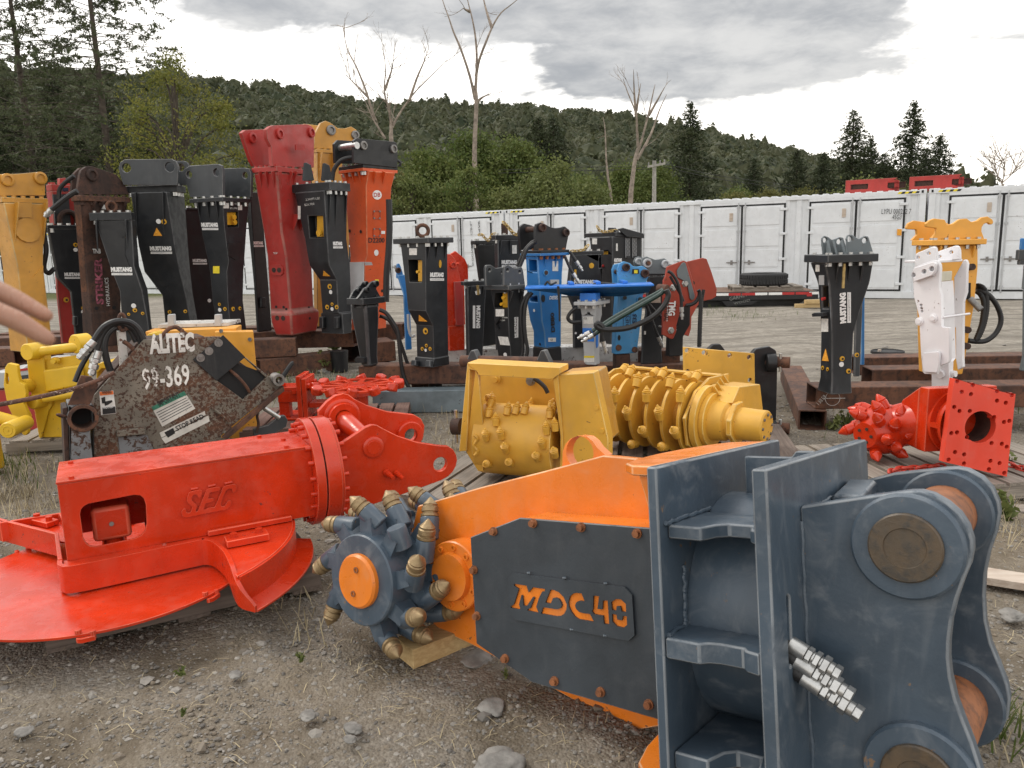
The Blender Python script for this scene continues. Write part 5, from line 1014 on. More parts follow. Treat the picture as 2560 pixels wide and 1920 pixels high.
# grey lugs and roller bar of the mounting frame behind
for x in (215,700): MB().prism(PW_(-.62,[(x-30,110),(x-5,45),(x+20,45),(x+60,130),(x+60,330),(x-30,330)]),-pn_*.08).build('mount_lug',CHAR,yp,.006)
MB().cyl(PW_(-.66,[(150,118)])[0],PW_(-.66,[(700,130)])[0],.045,seg=14).build('mount_bar',RUST,yp); MB().prism(PW_(-.56,[(185,150),(835,170),(850,500),(180,480)]),-pn_*.06).build('mount_plate',CHAR,yp)
po_=onz(A5(40,930)); pallet('stained grey pallet under the yellow road planer',(PQ.x-.75,PQ.y-.12),-pg,1.75,1.1,WOODG,10,.13)

# ================================================================ yellow multi disc cutter
yg=rad(40); yd=V((math.cos(yg),-math.sin(yg),0)); yn=V((-math.sin(yg),-math.cos(yg),0)); C0=ondist(A8(285,690),6.0)
yw=thing('disc_drum_cutter','yellow rotary cutter with six toothed discs and motor','rotary cutter',V((C0.x+.4,C0.y,.13))); rD=.275; C0.z=.425
dme=None
for k in range(6):
    c=C0+yd*(k*.132); MB().cyl(c-yd*.012,c+yd*.012,rD,seg=56).build('cutting_disc',YEL2 if k<0 else YEL,yw,.003)
    for j in range(7):
        a=2*PI*j/7+k*.5; rd=yn*math.cos(a)+UZ*math.sin(a); tg=yn*math.sin(a)-UZ*math.cos(a); tg=-tg
        dv=(rd*.55+tg*.85).normalized(); x=yd.cross(dv).normalized()
        if (c+rd*rD).z<.2 or rd.dot(yn)<-.75: continue
        inst('pick',pk,yw,basis(x*1.3,dv.cross(x)*1.3,dv*1.3,c+rd*(rD+.03)))
MB().cyl(C0-yd*.05,C0+yd*.8,.12,seg=40).build('drum_core',YEL2,yw)
ce=C0+yd*.73
def YP(a,o,z): return C0+yd*a+yn*o+UZ*z
MB().cyl(ce-yd*.0,ce+yd*.05,.25,seg=48).build('end_ring',YEL,yw,.006); MB().cyl(ce+yd*.05,ce+yd*.09,.2,seg=40).build('end_ring',YEL,yw,.006)
b=MB().lathe(ce+yd*.09,yd,[(0,.15),(.1,.14),(.12,.12),(.3,.115),(.38,.115),(.39,.105),(.39,0)],28,cap=False); b.build('motor',YEL,yw)
MB().prism([ce+yd*.24+yn*(.16*math.cos(t))+UZ*(.16*math.sin(t)) for t in (0.3,1.2,1.9,2.8,3.5,4.4,5.0,5.9)],yd*.04).build('motor_flange',YEL,yw,.008)
for t in range(8): a=t*PI/4; MB().cyl(ce+yd*.48+yn*(.085*math.cos(a))+UZ*(.085*math.sin(a)),ce+yd*.488+yn*(.085*math.cos(a))+UZ*(.085*math.sin(a)),.011,seg=8).build('motor_bolt',DSTEEL,yw)
# side cheek rising to the hood, hood, arm
sp_=[ce+yn*.22+UZ*-.16,ce+yn*.27+UZ*.05,ce+yn*.1+UZ*.22,ce-yn*.12+UZ*.285,ce-yn*.45+UZ*.27,ce-yn*.45-UZ*.2,ce-yn*0-UZ*.26]
MB().prism([p-yd*.035 for p in sp_],yd*.025).build('side_cheek',YEL,yw,.005); MB().prism([p-yd*.86 for p in sp_[2:6]],yd*.02).build('side_cheek',YEL,yw,.005)
MB().box(YP(-.13,-.29,.262),yd*.84,-yn*.06,UZ*.02).build('hood_lip',YEL,yw,.004)
MB().prism([YP(-.13,-.32,-.2),YP(.72,-.32,-.2),YP(.72,-.32,.262),YP(-.13,-.32,.262)],-yn*.02).build('back_wall',YEL,yw)
ar=[ce+yn*.0+UZ*.14,ce-yn*.12+UZ*.24,ce-yn*.5+UZ*.2,ce-yn*.62-UZ*.15,ce-yn*.4-UZ*.2]; MB().prism(ar,yd*.22,).build('arm_box',YEL,yw,.006)
for k in range(4): q=ce-yn*(.03+.05*k)+UZ*(.18+.022*k)+yd*.03; MB().prism([q,q+yd*.08,q+yd*.04+UZ*.07+yn*.02],-yn*.02).build('rib',YEL,yw,.003)
mp=[unp(A5(*p),C0-yn*.62,V((.1,-1,0)).normalized()) for p in ((1685,22),(2175,66),(2178,300),(2180,420),(1690,380))]; nn=V((.1,-1,0)).normalized()
hl=[circ(unp(A5(*p),C0-yn*.62,nn),nn,.02,10) for p in ((1708,45),(1825,60),(2003,80),(2138,92),(2143,250),(1712,190))]
MB().prism(mp,-nn*.03,hl).build('mounting_plate',YEL,yw,.003)
for pts_,o in ((((2150,75),(2185,35),(2280,18),(2325,45),(2335,110),(2325,560),(2300,620),(2165,620)),.04),(((1850,40),(1890,5),(1940,0),(1970,40),(1970,470),(1850,470)),.3)):
    pp=[unp(A5(*p),C0-yn*.62-nn*(o+.03),nn) for p in pts_]; MB().prism(pp,-nn*.06).build('ear_plate',BLACK2,yw,.008)
for p in ((2255,130),(2255,585)):
    q=unp(A5(*p),C0-yn*.62-nn*.05,nn); MB().cyl(q+V((-.5,.3,0)),q+V((.2,-.02,0)),.05,seg=20).build('pin',RUST,yw,.004); MB().cyl(q+V((-.0,.0,0)),q+V((.08,-.01,0)),.08,seg=20).build('pin_collar',BLACK2,yw,.006); MB().cyl(q+V((.12,-.01,-.08)),q+V((.12,-.01,.08)),.013,seg=8).build('pin_bolt',STEEL,yw)
pallet('dark pallet under the yellow six disc cutter',(C0.x-.25,C0.y-.3),-rad(10),1.55,1.1,WOODB,8,.13)

# ================================================================ small red cutter head with square flange
RC=onz(Z8(2065,1355),.135); hn=V((.06,-1,.06)).normalized(); hh=V((1,.06,0)).normalized()
def HW(o,pts,zf=Z8): return [unp(zf(*p),RC+hn*o,hn) for p in pts]
rh=thing('rotary_cutter','small bright red cutter head with square drilled flange on a pallet','cutter head',V((RC.x-.3,RC.y+.2,.13)))
sq=HW(0,[(1610,505),(2140,640),(2065,1355),(1515,1225)]); cpn=sum(sq,V((0,0,0)))/4
hp=[(1636,530),(1770,562),(1980,615),(2108,648),(1674,622),(1755,641),(1980,697),(2056,716),(1610,752),(1656,787),(1745,787),(1955,840),(2086,872),(2040,882),(1585,978),(1634,972),(1720,1012),(1932,1064),(2021,1070),(2064,1096),(1617,1142),(1696,1162),(1923,1218),(2002,1237),(1560,1207),(1694,1240),(1909,1290),(2042,1322)]
big=HW(0,[(1835,925)])[0]; MB().prism(sq,-hn*.05,[circ(big,hn,.105,28)]+[circ(HW(0,[p])[0],hn,.0145,10) for p in hp]).build('flange_plate',paint('lit face red paint',(.72,.06,.03),.4,.1,0.,(.6,.25,.2),.08),rh,.003)  # paler red paints in the stronger light on the flange face
MB().lathe(big-hn*.051,-hn,[(0,.106),(.18,.106),(.18,0)],28,cap=False).build('bore',RUSTD,rh)
ctr=big-hn*.05; MB().lathe(ctr,-hn,[(0,.24),(.03,.24),(.03,.2),(.12,.2),(.12,.235),(.15,.235),(.15,0.108)],40,cap=False).build('flange_ring',RED,rh)
for k in range(6): a=k*PI/3; q=ctr+hh*(.22*math.cos(a))+UZ*(.22*math.sin(a)); MB().box(q-hn*.03-UZ*.015-hh*.02,hh*.04,-hn*.09,UZ*.03).build('spacer',RED,rh)
p2=[ctr-hn*.152+hh*x+UZ*y for x,y in ((-.24,-.2),(.24,-.2),(.24,.24),(-.24,.24))]
p3=[ctr-hn*.45-hh*.12+hh*x+UZ*y-UZ*.02 for x,y in ((-.13,-.16),(.13,-.16),(.13,.14),(-.13,.14))]
MB().loft([p2,[p-hn*.1 for p in p2]]).build('gear_case_plate',RED,rh,.006); MB().loft([[p-hn*.101 for p in p2],p3]).build('gear_case',RED,rh,.012)
gc=ctr-hn*.42-hh*.12-UZ*.02; hx=(V((-.55,-.7,.05))).normalized()
dcn=HW(-.55,[(945,960)])[0]; dcn.z=max(dcn.z,.33); dax=V((-.8,-.5,-.05)).normalized(); MB().lathe(dcn-dax*.15,dax,[(0,.17),(.1,.18),(.2,.155),(.24,.12),(.3,.09),(.3,0)],32,cap=False).build('drum',RED,rh)
MB().cyl(gc+hn*.05,dcn-dax*.1,.16,.15,24).build('neck',RED,rh,.006)
rpk=MB().lathe((0,0,-.045),(0,0,1),[(0,.0),(0,.036),(.055,.04),(.06,.034),(.066,.038),(.075,.034),(.11,.012),(.118,.004),(.118,0)],14,cap=False).mesh('pick'); rpk.materials.append(RED)
xx,yy,_=frame_of(dax)
for rg,(t,n,rr) in enumerate(((-.05,8,.2),(.05,7,.185),(.12,6,.15))):
    for k in range(n):
        a=2*PI*k/n+rg*.5; rd=xx*math.cos(a)+yy*math.sin(a); tg=dax.cross(rd); dv=(rd*.7+tg*.45+dax*(.1+.3*rg)).normalized(); q=dcn+dax*t+rd*rr
        if q.z<.19: continue
        x=dax.cross(dv).normalized(); inst('pick',rpk,rh,basis(x,dv.cross(x),dv,q))
for k in range(5): a=k*2*PI/5; MB().cyl(dcn+dax*.15+xx*(.05*math.cos(a))+yy*(.05*math.sin(a)),dcn+dax*.156+xx*(.05*math.cos(a))+yy*(.05*math.sin(a)),.012,seg=8).build('end_bolt',RUSTD,rh)
pallet('grey weathered pallet under the small red cutter head',(RC.x-1.05,RC.y-.22),rad(6),1.75,1.15,WOODG,9,.13)
# red chain lying on that pallet
def chain(name,label,pts,mat,R=.022,r=.0065,pitch=.045,group=None):
    P=smooth(pts,8); L=[0]
    for i in range(1,len(P)): L.append(L[-1]+(P[i]-P[i-1]).length)
    o=thing(name,label,'chain',P[0],group); lk=MB()
    for i in range(16):
        pass
    path=[V((math.cos(t)*R*.62,math.sin(t)*R*1.35,0)) for t in [2*PI*k/12 for k in range(12)]]; m=MB(); vs=[];f=[]
    for i,p in enumerate(path):
        t=(path[(i+1)%12]-path[i-1]).normalized(); n_=V((t.y,-t.x,0)); vs+=[p+n_*(r*math.cos(2*PI*j/6))+UZ*(r*math.sin(2*PI*j/6)) for j in range(6)]
    for i in range(12):
        for j in range(6): f.append((i*6+j,((i+1)%12)*6+j,((i+1)%12)*6+(j+1)%6,i*6+(j+1)%6))
    m.add(vs,f); me=m.mesh('link'); me.materials.append(mat); k=0; s=0
    while s<L[-1]:
        i=max(j for j in range(len(L)) if L[j]<=s); i=min(i,len(P)-2); q=P[i].lerp(P[i+1],(s-L[i])/max(1e-6,L[i+1]-L[i])); t=(P[i+1]-P[i]).normalized()
        side=t.cross(UZ); side=side.normalized() if side.length>.1 else V((1,0,0)); up_=side.cross(t); a=PI/4 if k%2 else -PI/4; x=side*math.cos(a)+up_*math.sin(a); inst('link',me,o,basis(x,t,x.cross(t),q)); s+=pitch; k+=1
    return o
chain('chain','red painted chain lying on the pallet before the small red head',[onz(Z8(*p),.142) for p in ((1070,1310),(1110,1295),(1180,1285),(1290,1280),(1400,1270),(1490,1262))],paint('chipped red chain paint',(.5,.04,.02),.5,.2,.06),.03,.009,.05)
chain('chain','red chain end at the right edge behind the drilled flange',[onz(Z8(*p),.142) for p in ((2085,1250),(2130,1262),(2180,1280),(2300,1310))],paint('chipped red chain paint',(.5,.04,.02)),.03,.009,.05)
# loose lumber at the right edge
p,q=onz(M2(800,905)),onz(M2(1327,990)); dv=(q-p); dv.z=0; dv.normalize(); dn_=V((-dv.y,dv.x,0)); tag(MB().box(p+V((0,0,.002)),dv*1.9,dn_*.14,V((0,0,.04))).build('plank',PINEP,None,.003),'pale sawn board lying on gravel at the right edge','lumber')
tag(MB().box(onz((2280,1290))+V((0,0,.002)),V((.9,-.1,0)),V((.02,.14,0)),V((0,0,.035))).build('plank',WOODG,None,.003),'grey board lying on the ground below the red head pallet','lumber')
# ================================================================ rusty square tubes that carry the breakers
def tube_beam(label,p0,p1,w,h,z,mat=RUST,t=.016,group='rusty steel tubes'):
    p0,p1=V((p0[0],p0[1],z)),V((p1[0],p1[1],z)); d=(p1-p0); y=V((-d.y,d.x,0)).normalized()*w
    o=[p0,p0+y,p0+y+UZ*h,p0+UZ*h]; ys=y.normalized()*t; i=[p0+ys+UZ*t,p0+y-ys+UZ*t,p0+y-ys+UZ*(h-t),p0+ys+UZ*(h-t)]
    ob_=MB().prism(o,d,[i]).build('steel_tube',mat,None,.012,seg=2); return tag(ob_,label,'steel tube',group)
def gxy(zf,x,y,z=0.): p=onz(zf(x,y),z); return (p.x,p.y)
# left stack
LD=11.45
def lx(u,D=LD): return ondist((u,800),D).x
tube_beam('long upper rusty tube carrying the tall left breakers',(lx(-120),LD+.1),(lx(885),LD-.15),.36,.25,.3)
tube_beam('rear rusty tube under the tall left breakers',(lx(-100),LD+.75),(lx(990),LD+.6),.36,.25,.3)
tube_beam('lowest rusty cross tube at the left end of the stack',(lx(20),LD-.2),(lx(20),LD+1.3),.34,.27,.0); tube_beam('lowest rusty cross tube below the crimson breaker',(lx(560),LD-.55),(lx(600),LD+1.3),.34,.27,.0); tube_beam('lowest rusty cross tube at the right end of the left stack',(lx(890),LD+.3),(lx(930),LD+1.6),.34,.27,.0)
tube_beam('open ended rusty tube in front of the left stack',(lx(600,10.6),10.45),(lx(735,10.6),10.6),.34,.25,.28); tube_beam('lower open ended rusty tube beneath the front one',(lx(650,10.5),10.35),(lx(840,10.9),11.0),.3,.27,.002)
tube_beam('rusty tube end lying at the far left front',(lx(0,10.6)-1.2,10.6),(lx(28,10.6)+.0,10.55),.34,.25,.25); tube_beam('rusty tube under the far left tube end',(lx(60,10.4)-1.6,10.35),(lx(60,10.4),10.3),.34,.245,.0)
tube_beam('rusty tube lying behind the small black breaker',(lx(930,9.8),9.8),(lx(985,9.9),9.9),.5,.26,.28); tube_beam('rusty tube on the ground behind the small black breaker',(lx(935,9.7),9.6),(lx(985,9.7),9.75),.5,.27,.0)
# middle racks
CD0=8.2; zc0=.27; hc0=.2
tube_beam('front rusty tube carrying the ring topped black breaker',(ondist((895,940),CD0).x,CD0+.05),(ondist((1490,940),CD0-.1).x,CD0-.25),.3,hc0,zc0)
tube_beam('second rusty tube in the middle rack',(ondist((1010,900),CD0+.7).x,CD0+.75),(ondist((1720,900),CD0+.5).x,CD0+.45),.3,hc0,.13)
WB=rust('peeling white beam paint',(.07,.034,.024),(.14,.06,.035),(.04,.022,.018),.8,(.5,.49,.47),.68)
tube_beam('peeling white painted steel beam behind the middle breakers',(ondist((1085,890),9.5).x,9.5),(ondist((1660,890),9.2).x,9.3),.3,.47,.0,WB)
tube_beam('short rusty tube end under the brick red breaker',(ondist((1600,890),8.75).x,8.9),(ondist((1705,890),8.7).x,8.8),.3,.2,.27)
BG=rust('peeling blue grey beam paint',(.06,.03,.022),(.1,.05,.03),(.03,.02,.016),.85,(.16,.2,.22),.72)
tube_beam('peeling blue grey steel beam lying behind the red cutter wheel',(ondist((930,1000),7.95).x,7.98),(ondist((1300,1000),7.95).x,7.9),.22,.24,.0,BG)
for i,(u,D) in enumerate(((1087,CD0+.02),(1440,CD0-.15),(960,CD0+.1))):
    x=ondist((u,1000),D).x; tag(MB().cyl(V((x,D+.12,0)),V((x,D+.12,zc0-.001)),.075,seg=20).build('support_post',BLACK2,None,.004),('black round post under the ring topped black breaker','black round post under the right end of the front tube','black round post under the small black breaker')[i],'post','posts under the tubes')
for i,(u,D) in enumerate(((1050,CD0+.8),(1690,CD0+.55),(1640,8.85),(1500,CD0+.6))):
    x=ondist((u,1000),D).x; tag(MB().box(V((x-.1,D+.05,0)),V((.2,0,0)),V((0,.2,0)),V((0,0,zc0 if i==2 else .13))).build('support_block',RUSTD,None,.004),('left rusty block under the second middle tube','right rusty block under the second middle tube','rusty block under the brick red breaker tube','middle rusty block under the second middle tube')[i],'block','blocks under the tubes')
x=ondist((845,870),10.9).x; tag(MB().cyl(V((x,10.95,0)),V((x,10.95,.3)),.11,.13,20).build('support_post',BLACK2,None,.004),'black round post at the right end of the left stack','post','posts under the tubes')
# right racks
p=onz(Z8(412,772),.19); RB0=p.y; rx0=p.x; bd=V((1,-.085,0)).normalized()
def rb(x0,y0,L): return (x0,y0),(x0+bd.x*L,y0+bd.y*L)
a,b_=rb(rx0,RB0,6); tube_beam('front rusty tube of the right rack with chalk marks',a,b_,.3,.2,.19)
a,b_=rb(rx0+.9,RB0+.85,6); tube_beam('middle rusty tube of the right rack',a,b_,.3,.2,.19); a,b_=rb(rx0+1.1,RB0+1.65,6.5); tube_beam('rear rusty tube of the right rack',a,b_,.3,.2,.19)
p=onz(Z8(272,968)); tube_beam('open ended rusty tube under the right rack, pointing to the camera',(p.x+.24,p.y),(p.x+.95,p.y+2.5),.24,.19,.0); tube_beam('rusty cross tube under the far end of the right rack',(p.x+3.6,p.y+.0),(p.x+3.9,p.y+2.4),.24,.19,.0)
q=V((rx0,RB0,.19)); nb_=V((bd.y,-bd.x,0)); c=unp(Z8(558,678),q,nb_)
b=MB(); 
for k in range(28):
    a0,a1=2*PI*k/28,2*PI*(k+1)/28; m_=lambda a,r:c+bd*(r*math.cos(a))+UZ*(r*math.sin(a))+nb_*.002
    b.add([m_(a0,.062),m_(a1,.062),m_(a1,.066),m_(a0,.066)],[(0,1,2,3)])
b.add([c+bd*-.09+nb_*.0025,c+bd*.11+nb_*.0025,c+bd*.11+UZ*.005+nb_*.0025,c+bd*-.09+UZ*.005+nb_*.0025],[(0,1,2,3)])
o=b.build('chalk_marks',CHALK); o.parent=bpy.data.objects['steel_tube']; 
bt_=[ob for ob in bpy.data.objects if ob.get('label','').startswith('front rusty tube of the right rack')][0]; o.parent=bt_; o.location=o.location-bt_.location
P0=unp(Z8(448,730),q,nb_); o=text_part(None,'1 3/8 5/8',unp(Z8(440,735),q,nb_),unp(Z8(505,665),q,nb_),.035,nb_,CHALK,0); o.parent=bt_; o.location=o.location-bt_.location

# ================================================================ hydraulic breakers
GRP='rock breakers standing on the tubes'
BOLTM={}
class Breaker:
    def __init__(s,label,zf,levels,D,psi,mat,zb=None,wins=(),cat='breaker',name='hydraulic_breaker',bev=.012,housing='housing'):
        s.zf=zf; s.psi=rad(psi); s.D=D; s.lv=levels; s.C=[]
        um=zf(levels[0][2],levels[0][0])[0]; d=ray(um,600); az=math.atan2(d.x,d.y); s.lat=V((math.cos(az),-math.sin(az),0)); s.fw=V((math.sin(az),math.cos(az),0))
        s.dR=s.lat*math.cos(s.psi)+s.fw*math.sin(s.psi); s.dL=-s.lat*math.sin(s.psi)+s.fw*math.cos(s.psi); s.nB=-s.dL; s.nA=-s.dR
        s.vs=[]
        for l in levels: s.C.append(s.corners(*l))
        if zb is not None: 
            dz=zb
            for k in range(4): s.C[-1][k].z=zb
            if len(s.C)>1 and s.C[-2][0].z<zb+.01:
                for k in range(4): s.C[-2][k].z=zb+.03
        base=sum(s.C[-1],V((0,0,0)))/4; s.o=thing(name,label,cat,base,GRP if cat=='breaker' else None)
        s.body(wins,mat,bev,housing); s.mat=mat
    def corners(s,y,xL,xM,xR,fix=None):
        (uM,v),(uL,_),(uR,_)=s.zf(xM,y),s.zf(xL,y),s.zf(xR,y); k=s.D/FPX
        wR=(uR-uM)*k/math.cos(s.psi); wL=(uM-uL)*k/math.sin(s.psi); Dm=s.D-.5*(wR*math.sin(s.psi)+wL*math.cos(s.psi))
        r=ray(uM,v); M=CAMP+r*(Dm/V((r.x,r.y,0)).dot(s.fw))
        R=unp((uR,v),M,s.nB); L=unp((uL,v),M,s.nA); R.z=L.z=M.z; B=L+R-M; s.vs.append(v); return [L,M,R,B]
    def body(s,wins,mat,bev,nm):
        b=MB(); C=s.C; n=len(C)
        s.pl=[]
        for i in range(n-1):
            L0,M0,R0,B0=C[i]; L1,M1_,R1,B1=C[i+1]
            A=[L0,M0,M1_,L1]; Bf=[M0,R0,R1,M1_]; nA=((M0-L0).cross(L1-L0)).normalized(); nB=((R0-M0).cross(M1_-M0)).normalized()
            if nA.dot(CAMP-M0)<0: nA=-nA
            if nB.dot(CAMP-M0)<0: nB=-nB
            s.pl.append({'A':(M0,nA),'B':(M0,nB)})
            for side,quad in (('A',A),('B',Bf)):
                hs=[[unp(s.zf(*p),*s.pl[i][side]) for p in w[1]] for w in wins if w[0]==side and s.vs[i]<=s.zf(0,w[1][0][1])[1]<s.vs[i+1]]
                if hs:
                    nn=s.pl[i][side][1]; x,y,_=frame_of(nn); loops=[quad]+hs; allp=[p for l in loops for p in l]
                    b.add(allp,tri_holes([[(p.dot(x),p.dot(y)) for p in l] for l in loops]))
                    for h in hs:
                        m=len(h); dp=.14; b.add(h+[p-nn*dp for p in h],[(k,(k+1)%m,(k+1)%m+m,k+m) for k in range(m)]+[[k+m for k in range(m)]])
                else: b.add(quad,[(0,1,2,3)])
            b.add([R0,B0,B1,R1],[(0,1,2,3)]); b.add([B0,L0,L1,B1],[(0,1,2,3)])
        b.add(C[0],[(0,1,2,3)]); b.add(C[-1],[(3,2,1,0)])
        me=bpy.data.meshes.new(nm); org=ORG[s.o.name]; me.from_pydata([tuple(p-org) for p in b.v],[],b.f); bm=bmesh.new(); bm.from_mesh(me); bmesh.ops.remove_doubles(bm,verts=bm.verts,dist=.0004); bmesh.ops.recalc_face_normals(bm,faces=bm.faces); bm.to_mesh(me); bm.free()
        me.polygons.foreach_set('use_smooth',[True]*len(me.polygons)); me.set_sharp_from_angle(angle=rad(30)); me.materials.append(mat); h=bpy.data.objects.new(nm,me); COL.objects.link(h); h.parent=s.o; ORG[h.name]=org; s.h=h
        if bev: m=h.modifiers.new('bevel','BEVEL'); m.width=bev; wear_highlight(m,me,mat); m.segments=2; m.limit_method='ANGLE'; m.angle_limit=rad(25); m.harden_normals=True
    def P(s,side,x,y,off=0.):
        p=s.zf(x,y); i=0
        while i<len(s.pl)-1 and p[1]>s.vs[i+1]: i+=1
        a,n=s.pl[i][side]; return unp(p,a,n)+n*off, n
    def poly(s,side,pts,mat,nm='sticker',th=.003,off=.001):
        q=[s.P(side,*pts[0])]; n=q[0][1]; a=q[0][0]; P=[unp(s.zf(*p),a,n)+n*off for p in pts]; return MB().prism(P,n*th).build(nm,mat,s.o)
    def rect(s,side,x0,y0,x1,y1,mat,nm='sticker',th=.003,off=.001): return s.poly(side,[(x0,y0),(x1,y0),(x1,y1),(x0,y1)],mat,nm,th,off)
    def dot(s,side,x,y,rp,mat,nm='sticker',th=.004,ell=1.):
        q,n=s.P(side,x,y); r=rp/ (s.zf(1,0)[0]-s.zf(0,0)[0])**-1*(s.D/FPX) if False else rp*(s.zf(1,0)[0]-s.zf(0,0)[0])*s.D/FPX
        x_,y_,_=frame_of(n); pts=[q+x_*(r*math.cos(2*PI*k/14))+y_*(r*ell*math.sin(2*PI*k/14))+n*.001 for k in range(14)]; return MB().prism(pts,n*th).build(nm,mat,s.o)
    def bolt(s,side,x,y,rp=16): s.dot(side,x,y,rp,YIN,'bore_plug',.006); s.dot(side,x+rp*.15,y+rp*.1,rp*.45,DARK,'bore',.009)  # small dark disc paints the shade of the bore
    def text(s,side,t,x0,y0,x1,y1,h,mat=WHITE,bold=.03,shear=0.):
        P0,n=s.P(side,x0,y0,.0065); a=P0; P1=unp(s.zf(x1,y1),P0,n); hm=h*(s.zf(1,0)[0]-s.zf(0,0)[0])*s.D/FPX; return text_part(s.o,t,P0,P1,hm,n,mat,bold,shear,0.)
    def mustang(s,side,x0,y0,x1,y1,y2=None):
        """lettering between x0..x1 (cap top y0, baseline y1) and the web-address strip below it"""
        s.text(side,'MUSTANG',x0,y1,x1,y1,(y1-y0)*1.0,WHITE,.075); h=(y1-y0); s.rect(side,x0+3,y1+h*.22,x1+3,y1+h*.75,WHITE,'label_strip'); s.text(side,'www.mustanghammer.com',x0+10,y1+h*.6,x1-3,y1+h*.6,h*.25,CHAR,0.)
    def vmustang(s,side,xa,xb,y0,y1,up=True,strip=None):
        """turned lettering: reads upward (up) or downward"""
        if up: s.text(side,'MUSTANG',xb,y1,xb,y0,(xb-xa),WHITE,.07)
        else: s.text(side,'MUSTANG',xa,y0,xa,y1,(xb-xa),WHITE,.07)
        if strip: s.rect(side,strip[0],y0,strip[1],y1,WHITE,'label_strip')
    def box4(s,y0,y1,xL,xM,xR,nm,mat,bev=.006):
        n=len(s.vs); a=s.corners(y0,xL,xM,xR); c=s.corners(y1,xL,xM,xR); s.vs=s.vs[:n]
        for k in range(4): c[k].x,c[k].y=a[k].x,a[k].y
        MB().loft([a,c]).build(nm,mat,s.o,bev); return a,c
    def flange(s,y0,y1,xL,xM,xR,mat=None,bolts=(4,4),bm=STEEL,top=True,nm='flange'):
        a,c=s.box4(y0,y1,xL,xM,xR,nm,mat or s.mat)
        k=.02*s.D/9; bm_=MB().cyl((0,0,0),(0,0,1),1.,seg=6).mesh('bolt') if bm.name not in BOLTM else BOLTM[bm.name]
        if bm.name not in BOLTM: bm_.materials.append(bm); BOLTM[bm.name]=bm_
        X_,Y_=V((k,0,0)),V((0,k,0))
        for side,(p,q),nb in (('A',(0,1),bolts[0]),('B',(1,2),bolts[1])):
            inn=(s.dR if side=='A' else s.dL)*.045
            for j in range(nb):
                t=(j+.5)/nb; z=c[p].lerp(c[q],t)+inn; inst('bolt',bm_,s.o,basis(X_,Y_,UZ*k*1.9,z-UZ*k*1.9))
                if top: z=a[p].lerp(a[q],t)+inn; inst('bolt',bm_,s.o,basis(X_,Y_,UZ*k,z))
        s.fl=a; return a
    def ribs(s,side,xs,y0,y1,d=.05,w=.016,mat=None):
        for x in xs:
            q,n=s.P(side,x,y0); r,_=s.P(side,x,y1); e=(s.dR if side=='B' else -s.dL)*w
            MB().prism([q-n*.004,q+n*d,q+n*d+(r-q)*.15,r-n*.004],e).build('rib',mat or s.mat,s.o,.003)
    def ear(s,plane,off,pts,th=.04,holes=(),bosses=(),mat=None,nm='bracket_plate',zf=None,lev=0,bossmat=None):
        """bracket plate in a vertical plane parallel to face A or B; off metres inward from that face at the top"""
        zf=zf or s.zf; n=s.nA if plane=='A' else s.nB; inw=-n; pt=s.C[lev][1]+inw*off; P=[unp(zf(*p),pt,n) for p in pts]; k=s.D/FPX*(zf(1,0)[0]-zf(0,0)[0])
        H_=[circ(unp(zf(x,y),pt,n),n,r*k,16) for x,y,r in holes]; MB().prism(P,inw*th,H_).build(nm,mat or s.mat,s.o,.006)
        for x,y,r in bosses:
            q=unp(zf(x,y),pt,n); MB().lathe(q,n,[(0,r*k),(.03,r*k),(.035,r*k*.9),(.035,r*k*.62),(.015,r*k*.6),(.015,0)],20,cap=False).build('pin_boss',bossmat or mat or s.mat,s.o)
    def pin(s,plane,off0,off1,x,y,r,mat,zf=None):
        zf=zf or s.zf; n=s.nA if plane=='A' else s.nB; pt=s.C[0][1]-n*off0; q=unp(zf(x,y),pt,n); k=s.D/FPX*(zf(1,0)[0]-zf(0,0)[0]); MB().cyl(q,q-n*(off1-off0),r*k,seg=18).build('pin',mat,s.o)
    def hose(s,pts,r=.02,dD=0.,mat=HOSE,zf=None,ribbed=False,tip=True,sub=6):
        zf=zf or s.zf; P=[ondist(zf(*p),s.fw.y*(s.D+dD)) for p in pts]
        if ribbed: P2=smooth(P,sub); o=MB().tube(smooth(P,14),r,8,1,rad2=.82).build('hose',mat,s.o,ang=80)
        else: o=MB().tube(P,r,8,sub).build('hose',mat,s.o)
        if tip:
            d=(P[-1]-P[-2]).normalized(); q=P[-1]; MB().lathe(q-d*.01,d,[(0,r*1.25),(.05,r*1.25),(.055,r*.8),(.07,r*.8),(.072,r*1.2),(.1,r*1.2),(.105,r*.75),(.13,r*.7)],10).build('fitting',STEEL,o)
        return o
    def feet(s,side,xs,y0,y1,d=.07,w=18):
        for x in xs:
            q,n=s.P(side,x,y0); pts=[s.P(side,xx,yy)[0] for xx,yy in ((x-w,y0),(x+w,y0),(x+w,y1),(x-w,y1))]; 
            for p in pts: p.z=max(p.z,s.C[-1][0].z+.002)
            MB().prism(pts,n*d).build('foot',s.mat,s.o,.012)
ZL=.551; LDc=11.62
